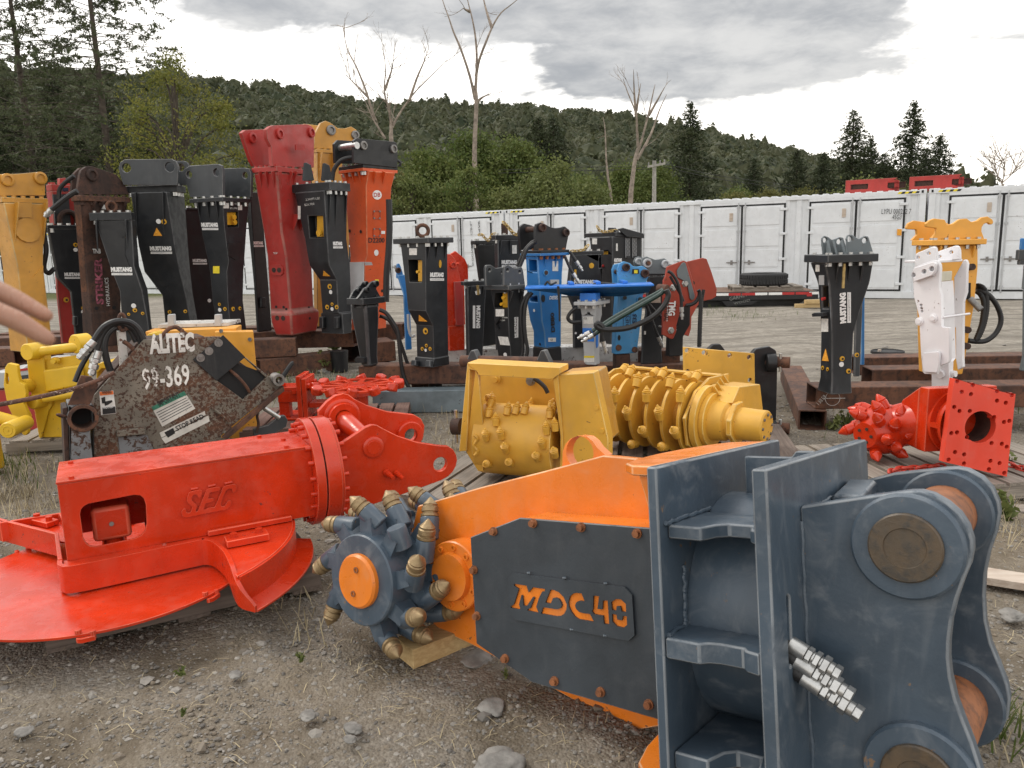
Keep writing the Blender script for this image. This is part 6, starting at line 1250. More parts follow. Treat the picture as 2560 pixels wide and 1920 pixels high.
# ---- left group
B=Breaker('ochre yellow breaker at the left edge with two pin bosses',Z1,[(540,-70,30,385),(1090,20,150,375),(1640,60,215,438)],11.75,24,YEL2,ZL)
B.flange(492,538,-80,10,412,bolts=(2,5),bm=YEL2); B.ear('B',.06,[(-60,480),(-50,320),(0,295),(150,292),(240,285),(300,278),(360,278),(388,320),(392,480)],.05,bosses=((345,330,44),(60,345,44))); B.ear('B',.5,[(-110,480),(-90,330),(0,300),(150,297),(330,290),(350,480)],.05)
B.rect('B',140,545,265,672,YEL2,'cover_block',.03); B.dot('B',232,780,85,YEL2,'round_cover',.03); B.ribs('B',(125,370),540,900,.1); B.bolt('B',298,1330,16)
B.poly('B',[(160,1085),(240,1180),(280,1190),(370,1085),(375,1640),(200,1640)],YEL2,'lower_plate',.012)
B=Breaker('crimson breaker half hidden between the yellow one and the rusty one',Z1,[(440,395,450,650),(1130,470,490,640),(1300,480,495,612),(1560,500,515,632)],12.3,30,RED2,ZL)
B.flange(382,440,393,440,645,RED2,(2,3),RED2); B.ear('B',.1,[(515,385),(515,330),(570,325),(572,385)],.06); B.poly('B',[(450,470),(585,465),(605,730),(470,725)],CHAR,'rubber_flap',.02); q,n=B.P('B',578,695); MB().ring(q+n*.03,n,.12,.035,20,8).build('ring',RUSTD,B.o); B.rect('B',540,412,590,442,BLUEI,'sticker'); B.bolt('B',570,1380,20)
B.hose([(640,310),(560,370),(515,430),(510,510)],.028,-.5,tip=False)
B=Breaker('black MUSTANG breaker in front of the crimson one at the left',Z1,[(765,400,415,715),(1190,480,500,715),(1310,600,612,722),(1530,620,632,745)],11.95,20,BLACK,ZL)
B.flange(735,765,392,410,720); B.mustang('B',556,1150,704,1178); B.bolt('B',650,905,15); B.dot('B',652,948,15,WHITE); B.bolt('B',716,1452,13); B.dot('B',716,1484,14,WHITE); B.feet('B',(640,),1520,1600)
B.hose([(385,640),(380,800),(400,950),(380,1100),(420,1150),(470,1110)],.03,-.3,tip=False)
B=Breaker('rusty breaker lettered STRIKER with a brown bracket',Z1,[(525,632,690,1100),(830,660,715,1062),(1490,712,788,1045),(1502,705,788,1048),(1648,703,790,1052)],11.5,33,RUSTD,ZL)
B.flange(476,525,608,690,1122,RUST,(2,6),RUSTD); B.ear('B',.04,[(665,472),(690,300),(705,258),(745,230),(790,228),(870,250),(1010,300),(1085,390),(1115,472)],.05,bosses=((790,302,44),),mat=RUSTD); B.ear('B',.42,[(615,470),(630,330),(645,285),(690,242),(730,236),(960,290),(1060,470)],.05,mat=RUSTD)
B.poly('A',[(655,560),(700,560),(770,1490),(725,1490)],RUST,'edge_strip',.01); B.ribs('B',(790,860,940,1060),527,620,.08)
B.text('B','STRIKER',895,1420,880,1020,62,PINK,.04); B.text('B','HYDRAULICS',950,1432,935,1190,30,WHITE,.0); B.text('B','TNB',800,980,872,980,34,WHITE,.02); B.rect('B',868,560,922,598,PAPER); B.dot('B',833,1455,14,DARK); B.dot('B',985,1448,14,DARK)
B.hose([(668,440),(600,480),(520,540),(460,590),(445,605)],.032,-.55)
B=Breaker('short black MUSTANG breaker before the rusty one',Z1,[(690,818,1138,1172),(1090,950,1160,1205),(1300,1032,1228,1278),(1545,1052,1275,1305),(1640,1048,1290,1318)],11.2,72,BLACK,ZL)
B.flange(622,690,765,1130,1165,bolts=(5,1)); B.mustang('A',962,1103,1142,1140); B.dot('A',1050,796,18,WHITE); B.bolt('A',1062,838,18); B.dot('A',1155,1432,18,WHITE); B.bolt('A',1166,1470,16); B.bolt('A',1113,1505,11); B.bolt('A',1233,1497,12); B.ribs('A',(838,1092),690,960,.06); B.poly('A',[(835,700),(930,930),(960,1085),(1120,1090),(1080,990),(1085,700)],BLACK2,'inset_panel',.008)
q=B.fl[0].lerp(B.fl[2],.5); MB().ring(q+UZ*.075,V((.8,-.6,0)),.06,.018).build('lifting_ring',RUST,B.o)
B=Breaker('tall black MUSTANG breaker with plain twin eared bracket and orange triangle',Z1,[(447,1125,1440,1592),(905,1195,1512,1625),(1130,1245,1555,1645),(1335,1400,1605,1668),(1545,1422,1660,1718)],11.75,68,BLACK,ZL)
B.flange(388,447,1060,1530,1602,bolts=(5,3)); B.ear('A',.02,[(1025,245),(1035,195),(1075,168),(1480,163),(1520,182),(1540,230),(1532,392),(1066,388),(1045,330)],.05,((1090,240,34),(1465,234,36)),mat=CHAR); B.ear('A',.36,[(1130,245),(1150,185),(1590,180),(1618,195),(1632,225),(1610,392),(1160,392)],.05,((1560,236,30),),mat=CHAR)
B.mustang('A',1300,922,1484,957); B.poly('A',[(1325,828),(1402,828),(1354,758)],TRI,'warning_sign'); B.dot('A',1370,703,18,WHITE); B.bolt('A',1417,706,20); B.bolt('A',1466,1485,14); B.bolt('A',1602,1480,14); B.ribs('A',(1175,1410),449,850,.05)
B=Breaker('black MUSTANG breaker with yellow valve and tall grey ears',Z1,[(527,1700,1922,2150),(760,1735,1940,2130),(1050,1800,1976,2112),(1140,1815,1960,2105),(1400,1838,1970,2100),(1640,1890,1992,2132)],11.35,48,BLACK,ZL,[('B',[(1962,622),(2058,618),(2062,752),(1968,755)])])
B.flange(492,527,1630,1922,2166,bolts=(4,4)); B.ear('A',.0,[(1588,310),(1598,248),(1640,222),(1880,207),(1910,220),(1922,262),(1922,500),(1640,496)],.05,((1632,298,28),(1867,280,30)),mat=CHAR); B.ear('A',.42,[(1760,262),(1800,250),(2110,240),(2150,248),(2168,285),(2166,492),(1760,490)],.05,((2116,305,26),),mat=CHAR)
B.rect('B',1968,628,2055,735,YIN,'valve_block',.05,-.09); B.dot('B',2018,668,20,YIN,'valve_plug',.02); B.dot('B',2025,710,18,YIN,'valve_plug',.02); B.rect('B',1930,545,1976,590,PAPER); B.rect('B',2055,562,2090,605,PAPER); B.mustang('A',1745,718,1884,752); B.rect('A',1842,1090,1897,1152,YLAB); B.dot('A',1900,1468,16,WHITE); B.bolt('A',1897,1420,13); B.bolt('A',1945,1460,16); B.bolt('B',2012,1460,18); B.bolt('B',2070,1455,15); B.ribs('A',(1722,1802,1880),527,705,.05); B.text('B','2,207 LBS',1985,560,2050,560,16,CHALK,0.); B.text('B','$23,700',1985,598,2050,598,14,CHALK,0.); B.poly('B',[(1965,890),(2085,890),(2085,1000),(2030,1035),(1970,1000)],BLACK2,'hatch',.01)
B=Breaker('black MUSTANG breaker half hidden behind the one with the yellow valve',Z1,[(600,1570,1590,1815),(1550,1650,1668,1860)],12.4,25,BLACK2,ZL); B.flange(585,605,1590,1612,1820,bolts=(1,3)); B.mustang('B',1664,1030,1785,1056); B.dot('B',1808,1387,15,WHITE)
B=Breaker('black MUSTANG breaker half hidden left of the crimson breaker',Z2,[(690,178,228,320),(1480,255,278,385),(1680,262,285,400)],12.1,40,BLACK2,ZL); B.mustang('B',255,1120,337,1146); B.feet('B',(320,),1600,1690)
B=Breaker('tall crimson breaker with three bored bosses, tallest of the left group',Z2,[(512,250,455,758),(1040,340,500,745),(1250,370,540,758),(1715,398,578,780),(1745,398,580,828),(1822,405,582,828),(1868,440,585,800)],11.5,52,RED2,ZL,bev=.03)
B.flange(466,512,235,455,768,RED2,(5,5),RED2); B.ear('B',.02,[(370,150),(400,125),(430,115),(720,105),(758,120),(780,160),(778,480),(420,470),(410,300),(375,230)],.06,bosses=((475,190,40),(748,178,40))); B.ear('B',.5,[(155,180),(185,155),(370,148),(560,150),(560,470),(262,470),(235,420),(180,260)],.06,bosses=((240,225,42),))
B.ribs('A',(320,375,430,490),512,668,.06); B.ribs('B',(560,600),512,640,.06); B.poly('A',[(405,1345),(425,1318),(495,1318),(517,1345),(515,1395),(495,1412),(430,1410),(408,1385)],RED2,'port_plate',.02); B.dot('A',440,1365,20,RUSTD,'port',.024); B.dot('A',485,1365,20,RUSTD,'port',.024); B.text('A','TOP',430,1230,463,1228,16,WHITE,.01)
for x,y in ((452,1683),(516,1686),(540,1703)): B.dot('A',x,y,11,DARK,'bore')
B.dot('B',732,1690,12,DARK,'bore'); B.dot('B',740,1782,11,DARK,'bore'); B.dot('A',460,1780,20,RUSTD,'port'); B.dot('A',512,1782,20,RUSTD,'port'); B.ribs('B',(600,660),880,1040,.08); B.rect('B',580,280,655,330,RED2,'tag_plate',.02,.06)
B=Breaker('ochre yellow breaker behind the crimson one',Z2,[(345,752,802,1012),(900,760,812,1085),(1500,772,805,1080),(1830,778,805,1072)],12.5,28,YEL2,ZL); B.flange(318,348,742,800,1020,YEL2,(1,4),YEL2); B.ear('B',.05,[(775,318),(785,190),(835,95),(880,75),(920,92),(985,140),(1045,142),(1100,125),(1148,155),(1157,220),(1130,320)],.06,bosses=((920,158,40),(1130,200,36)),bossmat=DSTEEL); B.ear('B',.45,[(650,318),(660,180),(690,100),(1000,140),(1060,318)],.05); B.ribs('B',(820,930),350,590,.1)
B=Breaker('black MUSTANG breaker with chalked price, before the crimson and orange ones',Z2,[(675,608,866,1066),(1100,700,892,1060),(1285,730,905,1084),(1325,740,910,1090),(1450,826,974,1096),(1738,850,988,1100),(1742,836,1020,1106),(1868,838,1030,1102)],11.25,47,BLACK,ZL,[('A',[(725,898),(852,896),(860,1088),(742,1090)])])
B.flange(602,675,565,912,1090,bolts=(4,4)); B.rect('A',782,900,850,1080,YIN,'valve_block',.05,-.1); B.dot('A',828,1045,24,YIN,'valve_plug',.03); B.text('A','2,340FT-LBS',710,770,830,757,20,CHALK,0.); B.text('A','$26,700',700,815,782,805,20,CHALK,0.); B.mustang('B',940,1122,1021,1154); B.poly('A',[(856,1415),(917,1418),(862,1370)],TRI,'warning_sign'); B.bolt('A',915,1508,22); B.dot('A',923,1556,17,WHITE); B.bolt('A',893,1685,20); B.bolt('A',935,1660,14); B.bolt('A',975,1685,18); B.dot('A',935,1702,16,WHITE); B.ribs('B',(905,960,1045),677,1060,.03); B.feet('A',(865,990),1765,1865); B.rect('A',640,812,662,925,PAPER)
for x in (740,900): q=unp(Z2(x,595),B.C[0][1],B.nB); MB().prism([q+V((-.07,0,0)),q+V((.07,0,0)),q+V((.04,0,.2)),q+V((-.03,0,.24))],-B.nB*.05).build('lifting_lug',BLACK,B.o,.01)
B=Breaker('deep orange breaker marked D2200 with black bracket and grey lower shell',Z2,[(508,1000,1252,1480),(640,1040,1228,1448),(1240,1090,1236,1410),(1300,1090,1215,1400),(1798,1096,1206,1400)],11.6,40,DBO,ZL)
B.flange(448,480,985,1200,1500,BLACK2,(4,5),nm='bracket_base'); B.flange(480,508,985,1200,1500,DBO,(4,5)); B.ear('B',.02,[(1122,245),(1150,226),(1470,256),(1492,265),(1500,300),(1502,482),(1122,442)],.05,bosses=((1200,290,34),(1460,320,34)),mat=BLACK2,bossmat=DSTEEL); B.ear('B',.36,[(953,275),(985,242),(1300,262),(1310,450),(960,442)],.05,mat=BLACK2); B.pin('B',.0,.4,1150,288,27,STEEL)
GSH=paint('pale grey shell paint',(.42,.42,.43),.45,.15); B.poly('A',[(1092,1300),(1212,1296),(1204,1790),(1098,1790)],GSH,'lower_shell',.012); B.poly('B',[(1215,1296),(1270,1296),(1355,1485),(1396,1485),(1398,1790),(1206,1790)],GSH,'lower_shell',.012)
B.dot('B',1322,716,48,WHITE,'badge',.004,.78); B.text('B','DB',1292,735,1352,733,34,REDI,.02); B.text('B','D2200',1245,1130,1388,1130,42,INK,.02); B.dot('B',1315,1216,23,WHITE,ell=1.1); B.rect('B',1358,1028,1390,1053,WHITE)
for y in (888,1040):
    b=MB(); pts=[B.P('B',x,yy,.004)[0] for x,yy in ((1288,y-34),(1348,y-34),(1348,y+34),(1288,y+34))]
    for k in range(4): b.tube([pts[k],pts[(k+1)%4]],.005,5,1)
    b.build('inspection_frame',REDB,B.o)
    for x in (1296,1344):
        for dy in (-30,30): B.dot('B',x,y+dy,8,DSTEEL,'rivet',.008)
B.dot('A',1087,1028,14,DARK,'bore'); B.dot('A',1183,1034,14,DARK,'bore'); B.dot('B',1366,1545,13,DARK,'bore'); B.dot('B',1372,1600,12,DARK,'bore'); B.rect('B',1303,1447,1335,1468,YLAB); B.ribs('A',(1060,1120,1180),508,625,.06); B.ribs('B',(1290,1370),508,630,.06)
B.hose([(935,590),(950,500),(1000,430),(1060,400),(1130,392)],.03,-.5,tip=False); B.hose([(1425,755),(1428,850),(1430,1000),(1422,1200),(1405,1400),(1400,1640)],.045,-.45,tip=False); B.hose([(1500,420),(1525,440),(1510,470)],.02,.2,tip=False)
# ---- small black one on the front tube
ZC=.471
B=Breaker('small round shouldered black breaker with hoses at the end of the front tube',Z3,[(700,1085,1218,1342),(830,1100,1230,1346),(1000,1135,1240,1338),(1150,1165,1248,1334),(1228,1180,1255,1342)],8.42,46,BLACK,ZC,bev=.03)
B.flange(645,700,1055,1200,1392,bolts=(2,2),bm=BLACK); B.ear('B',.03,[(1150,648),(1180,610),(1215,555),(1240,545),(1270,505),(1300,490),(1335,505),(1330,530),(1318,560),(1350,620),(1388,648)],.03,bosses=((1305,515,26),(1228,567,24))); B.ear('B',.2,[(1090,645),(1120,582),(1150,550),(1178,530),(1200,500),(1235,498),(1245,530),(1240,645)],.03,bosses=((1217,515,22),(1155,570,22)))
B.poly('A',[(1150,1160),(1165,1145),(1232,1152),(1236,1190),(1160,1195)],BLACK,'lug',.04); B.hose([(1345,740),(1400,770),(1460,850),(1500,930),(1515,1050),(1530,1200),(1550,1310),(1590,1400),(1625,1455)],.024,-.1,ribbed=True); B.hose([(1345,795),(1390,810),(1440,850),(1500,960),(1540,1070),(1580,1190),(1600,1245)],.022,.1,ribbed=True,tip=False)
# ---- middle group
B=Breaker('black MUSTANG breaker with rusty lifting ring on top',Z3,[(165,1525,1742,1930),(560,1572,1744,1932),(750,1590,1745,1934),(880,1660,1806,1936),(1160,1668,1815,1940),(1166,1652,1818,1946),(1288,1645,1800,1950)],8.25,45,BLACK,ZC,[('A',[(1590,310),(1600,308),(1702,308),(1710,318),(1710,498),(1702,505),(1608,505),(1600,498)])])
B.flange(117,165,1455,1762,1985,bolts=(4,4)); q=sum(B.fl,V((0,0,0)))/4; MB().ring(q+UZ*.075,V((.15,-1,0)),.058,.02,28,10).build('lifting_ring',RUST,B.o)
B.rect('A',1648,315,1706,498,YIN,'valve_block',.05,-.1); B.dot('A',1685,412,12,YIN,'valve_plug',.03); B.rect('A',1602,210,1668,268,PAPER); B.mustang('B',1776,420,1896,460); B.poly('A',[(1683,838),(1757,842),(1686,785)],TRI,'warning_sign'); B.bolt('A',1743,925,28); B.bolt('A',1750,1050,15); B.bolt('A',1715,1078,16); B.bolt('A',1783,1078,16); B.dot('A',1744,1090,13,WHITE); B.dot('B',1866,345,15,YIN,'slot',.004,2.2); B.ribs('B',(1760,1830,1905),167,345,.03); B.feet('A',(1668,1792),1180,1285,.06,22)
B=Breaker('blue breaker edge showing left of the ring topped black breaker',Z3,[(440,1490,1502,1562),(610,1545,1552,1605),(1010,1560,1566,1622)],9.6,25,BLUE,.472); B.ear('B',.02,[(1497,470),(1500,345),(1515,340),(1530,370),(1548,430),(1552,470)],.04,bosses=((1500,400,24),),bossmat=RUSTD)
B.hose([(1590,780),(1595,900),(1620,970),(1650,960)],.015,-.6,tip=False,mat=SILV)
B=Breaker('bright red breaker behind the ring topped black one',Z3,[(880,1925,1938,2080),(1045,1932,1945,2082)],9.35,20,RED,.472); B.ear('B',.0,[(1905,255),(1960,262),(1995,300),(2025,390),(2050,520),(2062,640),(2070,860),(2062,878),(1905,884)],.03,bosses=((1975,355,27),(2015,835,30))); B.ear('B',.26,[(1950,262),(2000,232),(2082,300),(2108,360),(2112,480),(2075,520),(2085,870),(1940,870)],.03)
B.pin('B',.03,.26,2040,345,12,RED); B.box4(500,880,1960,1990,2060,'hammer_body',RED2)
B=Breaker('flat topped black breaker with a small chain, rearmost in the middle group',Z4,[(385,285,322,520),(700,330,345,520),(1320,340,360,520)],9.75,30,BLACK2,.472); B.flange(352,385,262,300,540,bolts=(1,3))
chain('chain','short gold chain on the rearmost flat topped black breaker',[ondist(Z4(x,y),9.5) for x,y in ((350,300),(365,300),(390,330),(420,345),(450,300),(468,292))],GOLD,.024,.007,.045)
B=Breaker('flat topped black MUSTANG breaker left of the bright blue one',Z4,[(345,468,500,705),(700,472,505,705),(1380,480,512,700)],9.3,28,BLACK,.472); B.flange(303,345,440,478,720,bolts=(1,4)); B.mustang('B',530,520,664,556); B.rect('B',622,390,662,463,PAPER); B.ribs('B',(520,600,690),347,500,.03)
chain('chain','gold lifting chain beside the black bracket of the bright blue breaker',[ondist(Z4(x,y),9.1) for x,y in ((560,205),(580,225),(610,260),(640,290),(680,300),(720,290))],GOLD,.028,.008,.05)
q=ondist(Z4(552,300),9.3); MB().box(q+V((-.03,0,0)),V((.08,0,0)),V((0,.03,0)),V((0,0,.13))).build('lifting_lug',RUSTD,B.o)
B=Breaker('black breaker with downward reading MUSTANG letters, left of the grey eared one',Z4,[(740,212,236,402),(1372,222,248,362)],8.75,22,BLACK,.332); B.flange(706,740,178,205,415,bolts=(1,3)); B.vmustang('B',312,350,912,1108,False,(283,304)); B.poly('B',[(300,790),(345,770),(348,810),(310,820)],PAPER); B.ribs('B',(262,370),742,860,.03); B.hose([(325,735),(330,790),(332,820)],.014,-.2,mat=GOLD,tip=False)
B=Breaker('black breaker with scuffed grey double ears and yellow valve, middle of the front row',Z4,[(780,436,586,732),(940,466,590,715),(1160,475,598,708),(1392,510,618,700)],8.25,46,BLACK,ZC,[('A',[(476,805),(582,800),(586,938),(480,940)])])
B.flange(740,780,378,590,738,CHAR,(2,2)); B.rect('A',514,808,580,935,YIN,'valve_block',.05,-.1); B.dot('A',558,842,14,YIN,'valve_plug',.03); B.dot('A',542,897,13,YIN,'valve_plug',.03); B.ear('B',.0,[(552,740),(553,610),(560,575),(585,560),(612,572),(640,590),(672,588),(700,575),(715,590),(722,620),(738,740)],.035,((585,605,16),(690,620,16)),mat=CHAR); B.ear('B',.22,[(398,745),(393,590),(405,562),(440,560),(480,588),(520,586),(545,580),(556,610),(560,745)],.035,((430,605,16),(538,625,14)),mat=CHAR)
B.rect('A',483,943,555,1005,PAPER); B.text('A','DEMO HAMMER',530,1022,585,1022,12,CHALK,0.); B.text('A','10K',530,1045,565,1045,12,CHALK,0.); B.vmustang('B',632,660,1010,1188,True,(663,674)); B.poly('A',[(503,1178),(588,1184),(606,1256),(522,1250)],PAPER); B.dot('A',565,1338,20,WHITE); B.ribs('B',(600,690),782,900,.05); B.bolt('A',573,1380,26); B.poly('A',[(490,1050),(515,1020),(540,1010),(500,1070),(520,1110),(500,1100)],BLACK2,'handle',.03)
for k in (0,1): B.hose([(775+k*22,800),(735+k*22,850),(705+k*30,930),(700+k*28,1050),(712+k*26,1180),(715+k*40,1290),(700+k*40,1390)],.022,-.15-.04*k,ribbed=True,tip=False)
B=Breaker('bright blue breaker marked DE80 with black rust pinned bracket',Z4,[(485,738,842,1070),(640,746,850,1058),(900,752,870,1050),(1050,775,880,1049),(1145,806,902,1048),(1282,808,912,1048)],8.75,35,BLUE,None,[('A',[(762,515),(832,522),(836,625),(766,622)]),('A',[(772,840),(838,830),(842,885),(776,880)])])
B.C[-1]; low=B.corners(1282,800,912,1052); lo2=B.corners(1432,796,912,1060); 
for k in range(4): lo2[k].z=.332
B.vs=B.vs[:6]; MB().loft([low,lo2]).build('lower_housing',BLACK2,B.o,.012)
B.flange(435,460,690,868,1120,BLACK2,(3,4),RUSTO,nm='bracket_base'); B.flange(460,485,690,868,1120,BLUE,(4,5),RUSTO); B.ear('B',.03,[(828,440),(825,260),(835,208),(870,194),(905,205),(960,236),(1000,243),(1045,238),(1080,227),(1108,250),(1113,305),(1100,370),(1088,436)],.045,bosses=((878,240,34),(1082,282,33)),mat=BLACK2,bossmat=RUSTD); B.ear('B',.3,[(702,432),(690,340),(683,280),(695,228),(730,203),(780,215),(850,240),(900,432)],.045,mat=BLACK2); B.pin('B',.04,.3,870,250,24,RUST)
B.dot('B',912,628,27,LBLUE,'bore_ring',.01); B.dot('B',912,628,19,RUSTD,'bore',.014); B.rect('B',970,527,1020,614,PAPER); B.rect('B',948,688,1020,738,SILV,'name_plate',.02); B.text('B','DIESEL',942,860,1020,858,30,WHITE,.02,.25); B.text('B','DE80',992,1140,986,970,40,INK,.05); B.rect('B',935,1190,1000,1225,PAPER); B.text('B','CE',950,1216,975,1216,16,INK,.01); B.dot('B',890,850,20,DARK,'slot',.005,1.6); B.dot('A',815,955,13,WHITE); B.dot('A',865,1245,12,DARK,'bore'); B.ribs('B',(900,990),487,600,.03)
for k in (0,1): B.hose([(830,350+k*14),(790,370+k*16),(735+k*16,430),(700+k*22,500),(665+k*26,575)],.02,-.45-.03*k,ribbed=True,tip=False)
B.hose([(1120,445),(1150,490),(1180,535)],.018,-.1); B.hose([(1080,490),(1120,580),(1155,640)],.018,-.3,ribbed=True)
B=Breaker('black MUSTANG breaker with round yellow port behind the blue mounting plate',Z4,[(475,1120,1145,1402),(800,1085,1115,1402),(930,1140,1155,1390),(1285,1145,1162,1372)],9.35,25,BLACK,.472,[('B',[(1376,480),(1396,480),(1396,588),(1376,588)])]); B.flange(445,475,1128,1140,1418,bolts=(1,4)); B.mustang('B',1156,690,1330,724); B.dot('B',1308,567,23,YIN,'port'); B.rect('B',1160,600,1178,700,YIN,'slot'); B.dot('B',1172,1150,10,WHITE)
chain('chain','grey gold chain on the black breaker behind the blue mounting plate',[ondist(Z4(x,y),9.1) for x,y in ((1150,440),(1200,438),(1250,425),(1270,400),(1290,400))],GOLD,.024,.007,.045)
B=Breaker('tall black breaker with perforated side guard behind the blue mounting plate',Z4,[(315,1290,1490,1745),(470,1305,1490,1740),(620,1315,1490,1738),(1272,1340,1480,1700)],9.85,40,BLACK,.472,[('A',[(1372,440),(1452,432),(1452,592),(1376,590)])]); B.flange(277,315,1245,1520,1645,bolts=(4,2)); B.rect('A',1380,445,1450,588,YIN,'valve_block',.05,-.1); B.dot('A',1412,570,12,REDI,'valve_plug',.03); B.mustang('B',1500,505,1570,536); B.rect('A',1316,332,1358,382,PAPER); B.rect('B',1520,375,1534,440,PAPER)
for x in (1600,1660):
    b=MB(); q0,n=B.P('B',x,330); 
    hs=[]
    for j in range(9):
        for i in range(3): hs.append(circ(B.P('B',x+6+i*10+(j%2)*4,338+j*17,.02)[0],n,.014,6))
    MB().prism([B.P('B',a,c,.02)[0] for a,c in ((x,325),(x+38,322),(x+38,500),(x,502))],n*.006,hs).build('perforated_guard',BLACK,B.o); MB().prism([B.P('B',a,c,.004)[0] for a,c in ((x,327),(x+38,324),(x+38,498),(x,500))],n*.004).build('guard_backing',SILV,B.o)
MB().prism([B.P('B',a,c,.02)[0] for a,c in ((1590,315),(1520,250),(1560,240),(1740,290),(1745,330))],B.nB*.03).build('guard_frame',BLACK,B.o,.006); B.ear('A',.06,[(1450,278),(1448,238),(1500,240),(1530,278)],.04)
chain('chain','pale chain on the tall black breaker with the perforated guard',[ondist(Z4(x,y),9.5) for x,y in ((1365,240),(1380,262),(1420,275),(1470,270),(1520,262))],GOLD,.024,.007,.045)
B=Breaker('silver breaker under a wide blue mounting plate with looped hoses',Z4,[(915,1205,1345,1402),(1000,1222,1345,1402),(1065,1225,1336,1385),(1330,1240,1336,1380),(1480,1240,1346,1382),(1572,1262,1346,1386)],8.0,66,SILV,ZC,[('A',[(1264,985),(1272,970),(1288,970),(1298,985),(1288,1002),(1272,1002)])])
B.flange(882,915,1152,1345,1470,SILV,(3,3)); B.box4(805,882,1205,1345,1385,'adapter_box',BLUE2)
B.poly('A',[(1236,1105),(1310,1108),(1332,1130),(1332,1222),(1270,1220),(1236,1185)],BLUE2,'blue_panel',.01); B.rect('A',1240,1008,1324,1070,PAPER); B.text('A','CE',1246,1030,1270,1030,16,INK,.01); B.rect('A',1246,1346,1334,1400,PAPER); B.rect('A',1246,1346,1334,1362,YLAB,'label_print',.005); B.poly('A',[(1256,1480),(1258,1462),(1290,1438),(1322,1466),(1322,1482)],DARK,'opening',.004); B.poly('B',[(1345,1150),(1362,1150),(1362,1260),(1350,1280),(1345,1230)],BLUE2,'blue_panel',.006)  # diamond opening is a flat patch coloured as shade
# wide skid plate seen nearly edge on
zz=ondist(Z4(1200,762),7.8).z; ne=[ondist(Z4(x,762),7.8) for x in (735,1850)]; ne=[V((p.x,7.8,zz)) for p in ne]; fe=[ondist(Z4(x,738),8.2) for x in (745,1830)]; fe=[V((p.x,8.25,zz)) for p in fe]
MB().prism([ne[0],ne[1],fe[1],fe[0]],UZ*.02).build('mounting_plate',BLUE2,B.o,.004)
lo_=[ondist(Z4(1000,806),8.05),ondist(Z4(1120,828),8.05),ondist(Z4(1560,834),8.05),ondist(Z4(1600,815),8.05),ondist(Z4(1800,800),8.0)]; q0=[ne[0]+V((.02,.004,0)),*lo_,ne[1]+V((-.02,.004,0))]
MB().add(q0+[p+V((0,.02,.004)) for p in q0],[(0,1,2,3,4,5,6),(13,12,11,10,9,8,7)]+[(i,(i+1)%7,(i+1)%7+7,i+7) for i in range(7)]).build('plate_web',BLUE,B.o)  # darker blue puts the shade of the downward face into its paint
for x in (1130,1355,1585): q=ondist(Z4(x,745),8.2); MB().cbox(V((q.x,8.2,zz+.035)),.05,.3,.03).build('stiffener',BLUE2,B.o,.006)
q=ondist(Z4(905,745),8.1); MB().tube([V((q.x,8.1,zz+.02)),V((q.x+.03,8.1,zz+.06)),V((q.x+.06,8.05,zz+.03)),V((q.x+.12,8.1,zz+.05))],.012,6,3).build('strap_buckle',BLACK2,B.o)
MB().prism([ondist(Z4(x,y),7.72) for x,y in ((1010,745),(1032,745),(1042,900),(1040,1050),(1026,1050),(1022,900))],V((0,.006,0))).build('strap',GASK,B.o)
MB().cyl(ondist(Z4(1890,768),7.7),ondist(Z4(1965,772),7.62),.05,.045,14).build('hose_guide',RUST,B.o)
B.hose([(1930,775),(1880,805),(1700,905),(1500,1020),(1400,1085),(1315,1135)],.024,-.45,mat=HOSEG,tip=False); B.hose([(1935,780),(1890,822),(1710,925),(1510,1040),(1410,1105),(1345,1155)],.022,-.5,mat=HOSEG,tip=False)
B.hose([(1955,775),(1972,830),(1930,920),(1820,1020),(1640,1100),(1480,1120),(1390,1112),(1352,1088),(1362,1066),(1395,1085),(1405,1105)],.027,-.55,tip=False); B.hose([(1310,1138),(1285,1150)],.02,-.5,sub=1); B.hose([(1345,1155),(1315,1172)],.02,-.52,sub=1)
B.hose([(1395,1120),(1400,1180),(1412,1230)],.02,-.2); B.hose([(1180,930),(1130,970),(1105,1020),(1140,1055),(1215,1050)],.02,-.1,ribbed=True,tip=False); B.hose([(1530,735),(1450,725),(1380,722),(1320,735)],.018,.15,ribbed=True,tip=False)
B=Breaker('light blue breaker marked DE35 with worn side plates',Z4,[(740,1500,1545,1786),(840,1502,1538,1756),(1000,1490,1530,1746),(1200,1482,1520,1720),(1335,1478,1512,1702)],8.6,22,LBLUE,None)
B.ear('B',-.02,[(1545,742),(1538,650),(1535,600),(1550,552),(1590,530),(1640,545),(1672,575),(1715,576),(1752,570),(1795,600),(1806,650),(1788,700),(1780,742)],.04,bosses=((1603,583,33),(1765,635,35)),bossmat=RUSTD); B.ear('B',.22,[(1500,742),(1490,600),(1505,560),(1560,545),(1700,580),(1740,600),(1730,742)],.04,bosses=((1520,620,20),),bossmat=RUSTD); B.rect('B',1648,590,1705,632,INK,'label_plate',.004,.04); B.rect('B',1662,597,1692,626,YLAB,'label_print',.003,.046)
for x,y in ((1590,840),(1722,857)): B.dot('B',x,y,27,LBLUE,'bolt_ring',.015); B.dot('B',x,y,17,CHAR,'bolt_head',.03)
for x,y in ((1540,1275),(1680,1292)): B.dot('B',x,y,26,RUST,'bolt_head',.02)
B.text('B','DIESEL',1635,1110,1640,935,36,BLUEI,.01,.2); B.text('B','DE35',1695,1115,1700,980,38,BLUEI,.04,.2); B.poly('B',[(1580,1120),(1585,935),(1588,935),(1583,1120)],BLUEI,'rule'); B.poly('B',[(1640,1120),(1650,935),(1653,935),(1643,1120)],BLUEI,'rule'); B.dot('B',1547,1190,12,DARK,'slot',.005,2.)
l0=B.corners(1335,1490,1520,1645); l1=B.corners(1462,1490,1510,1650); B.vs=B.vs[:5]
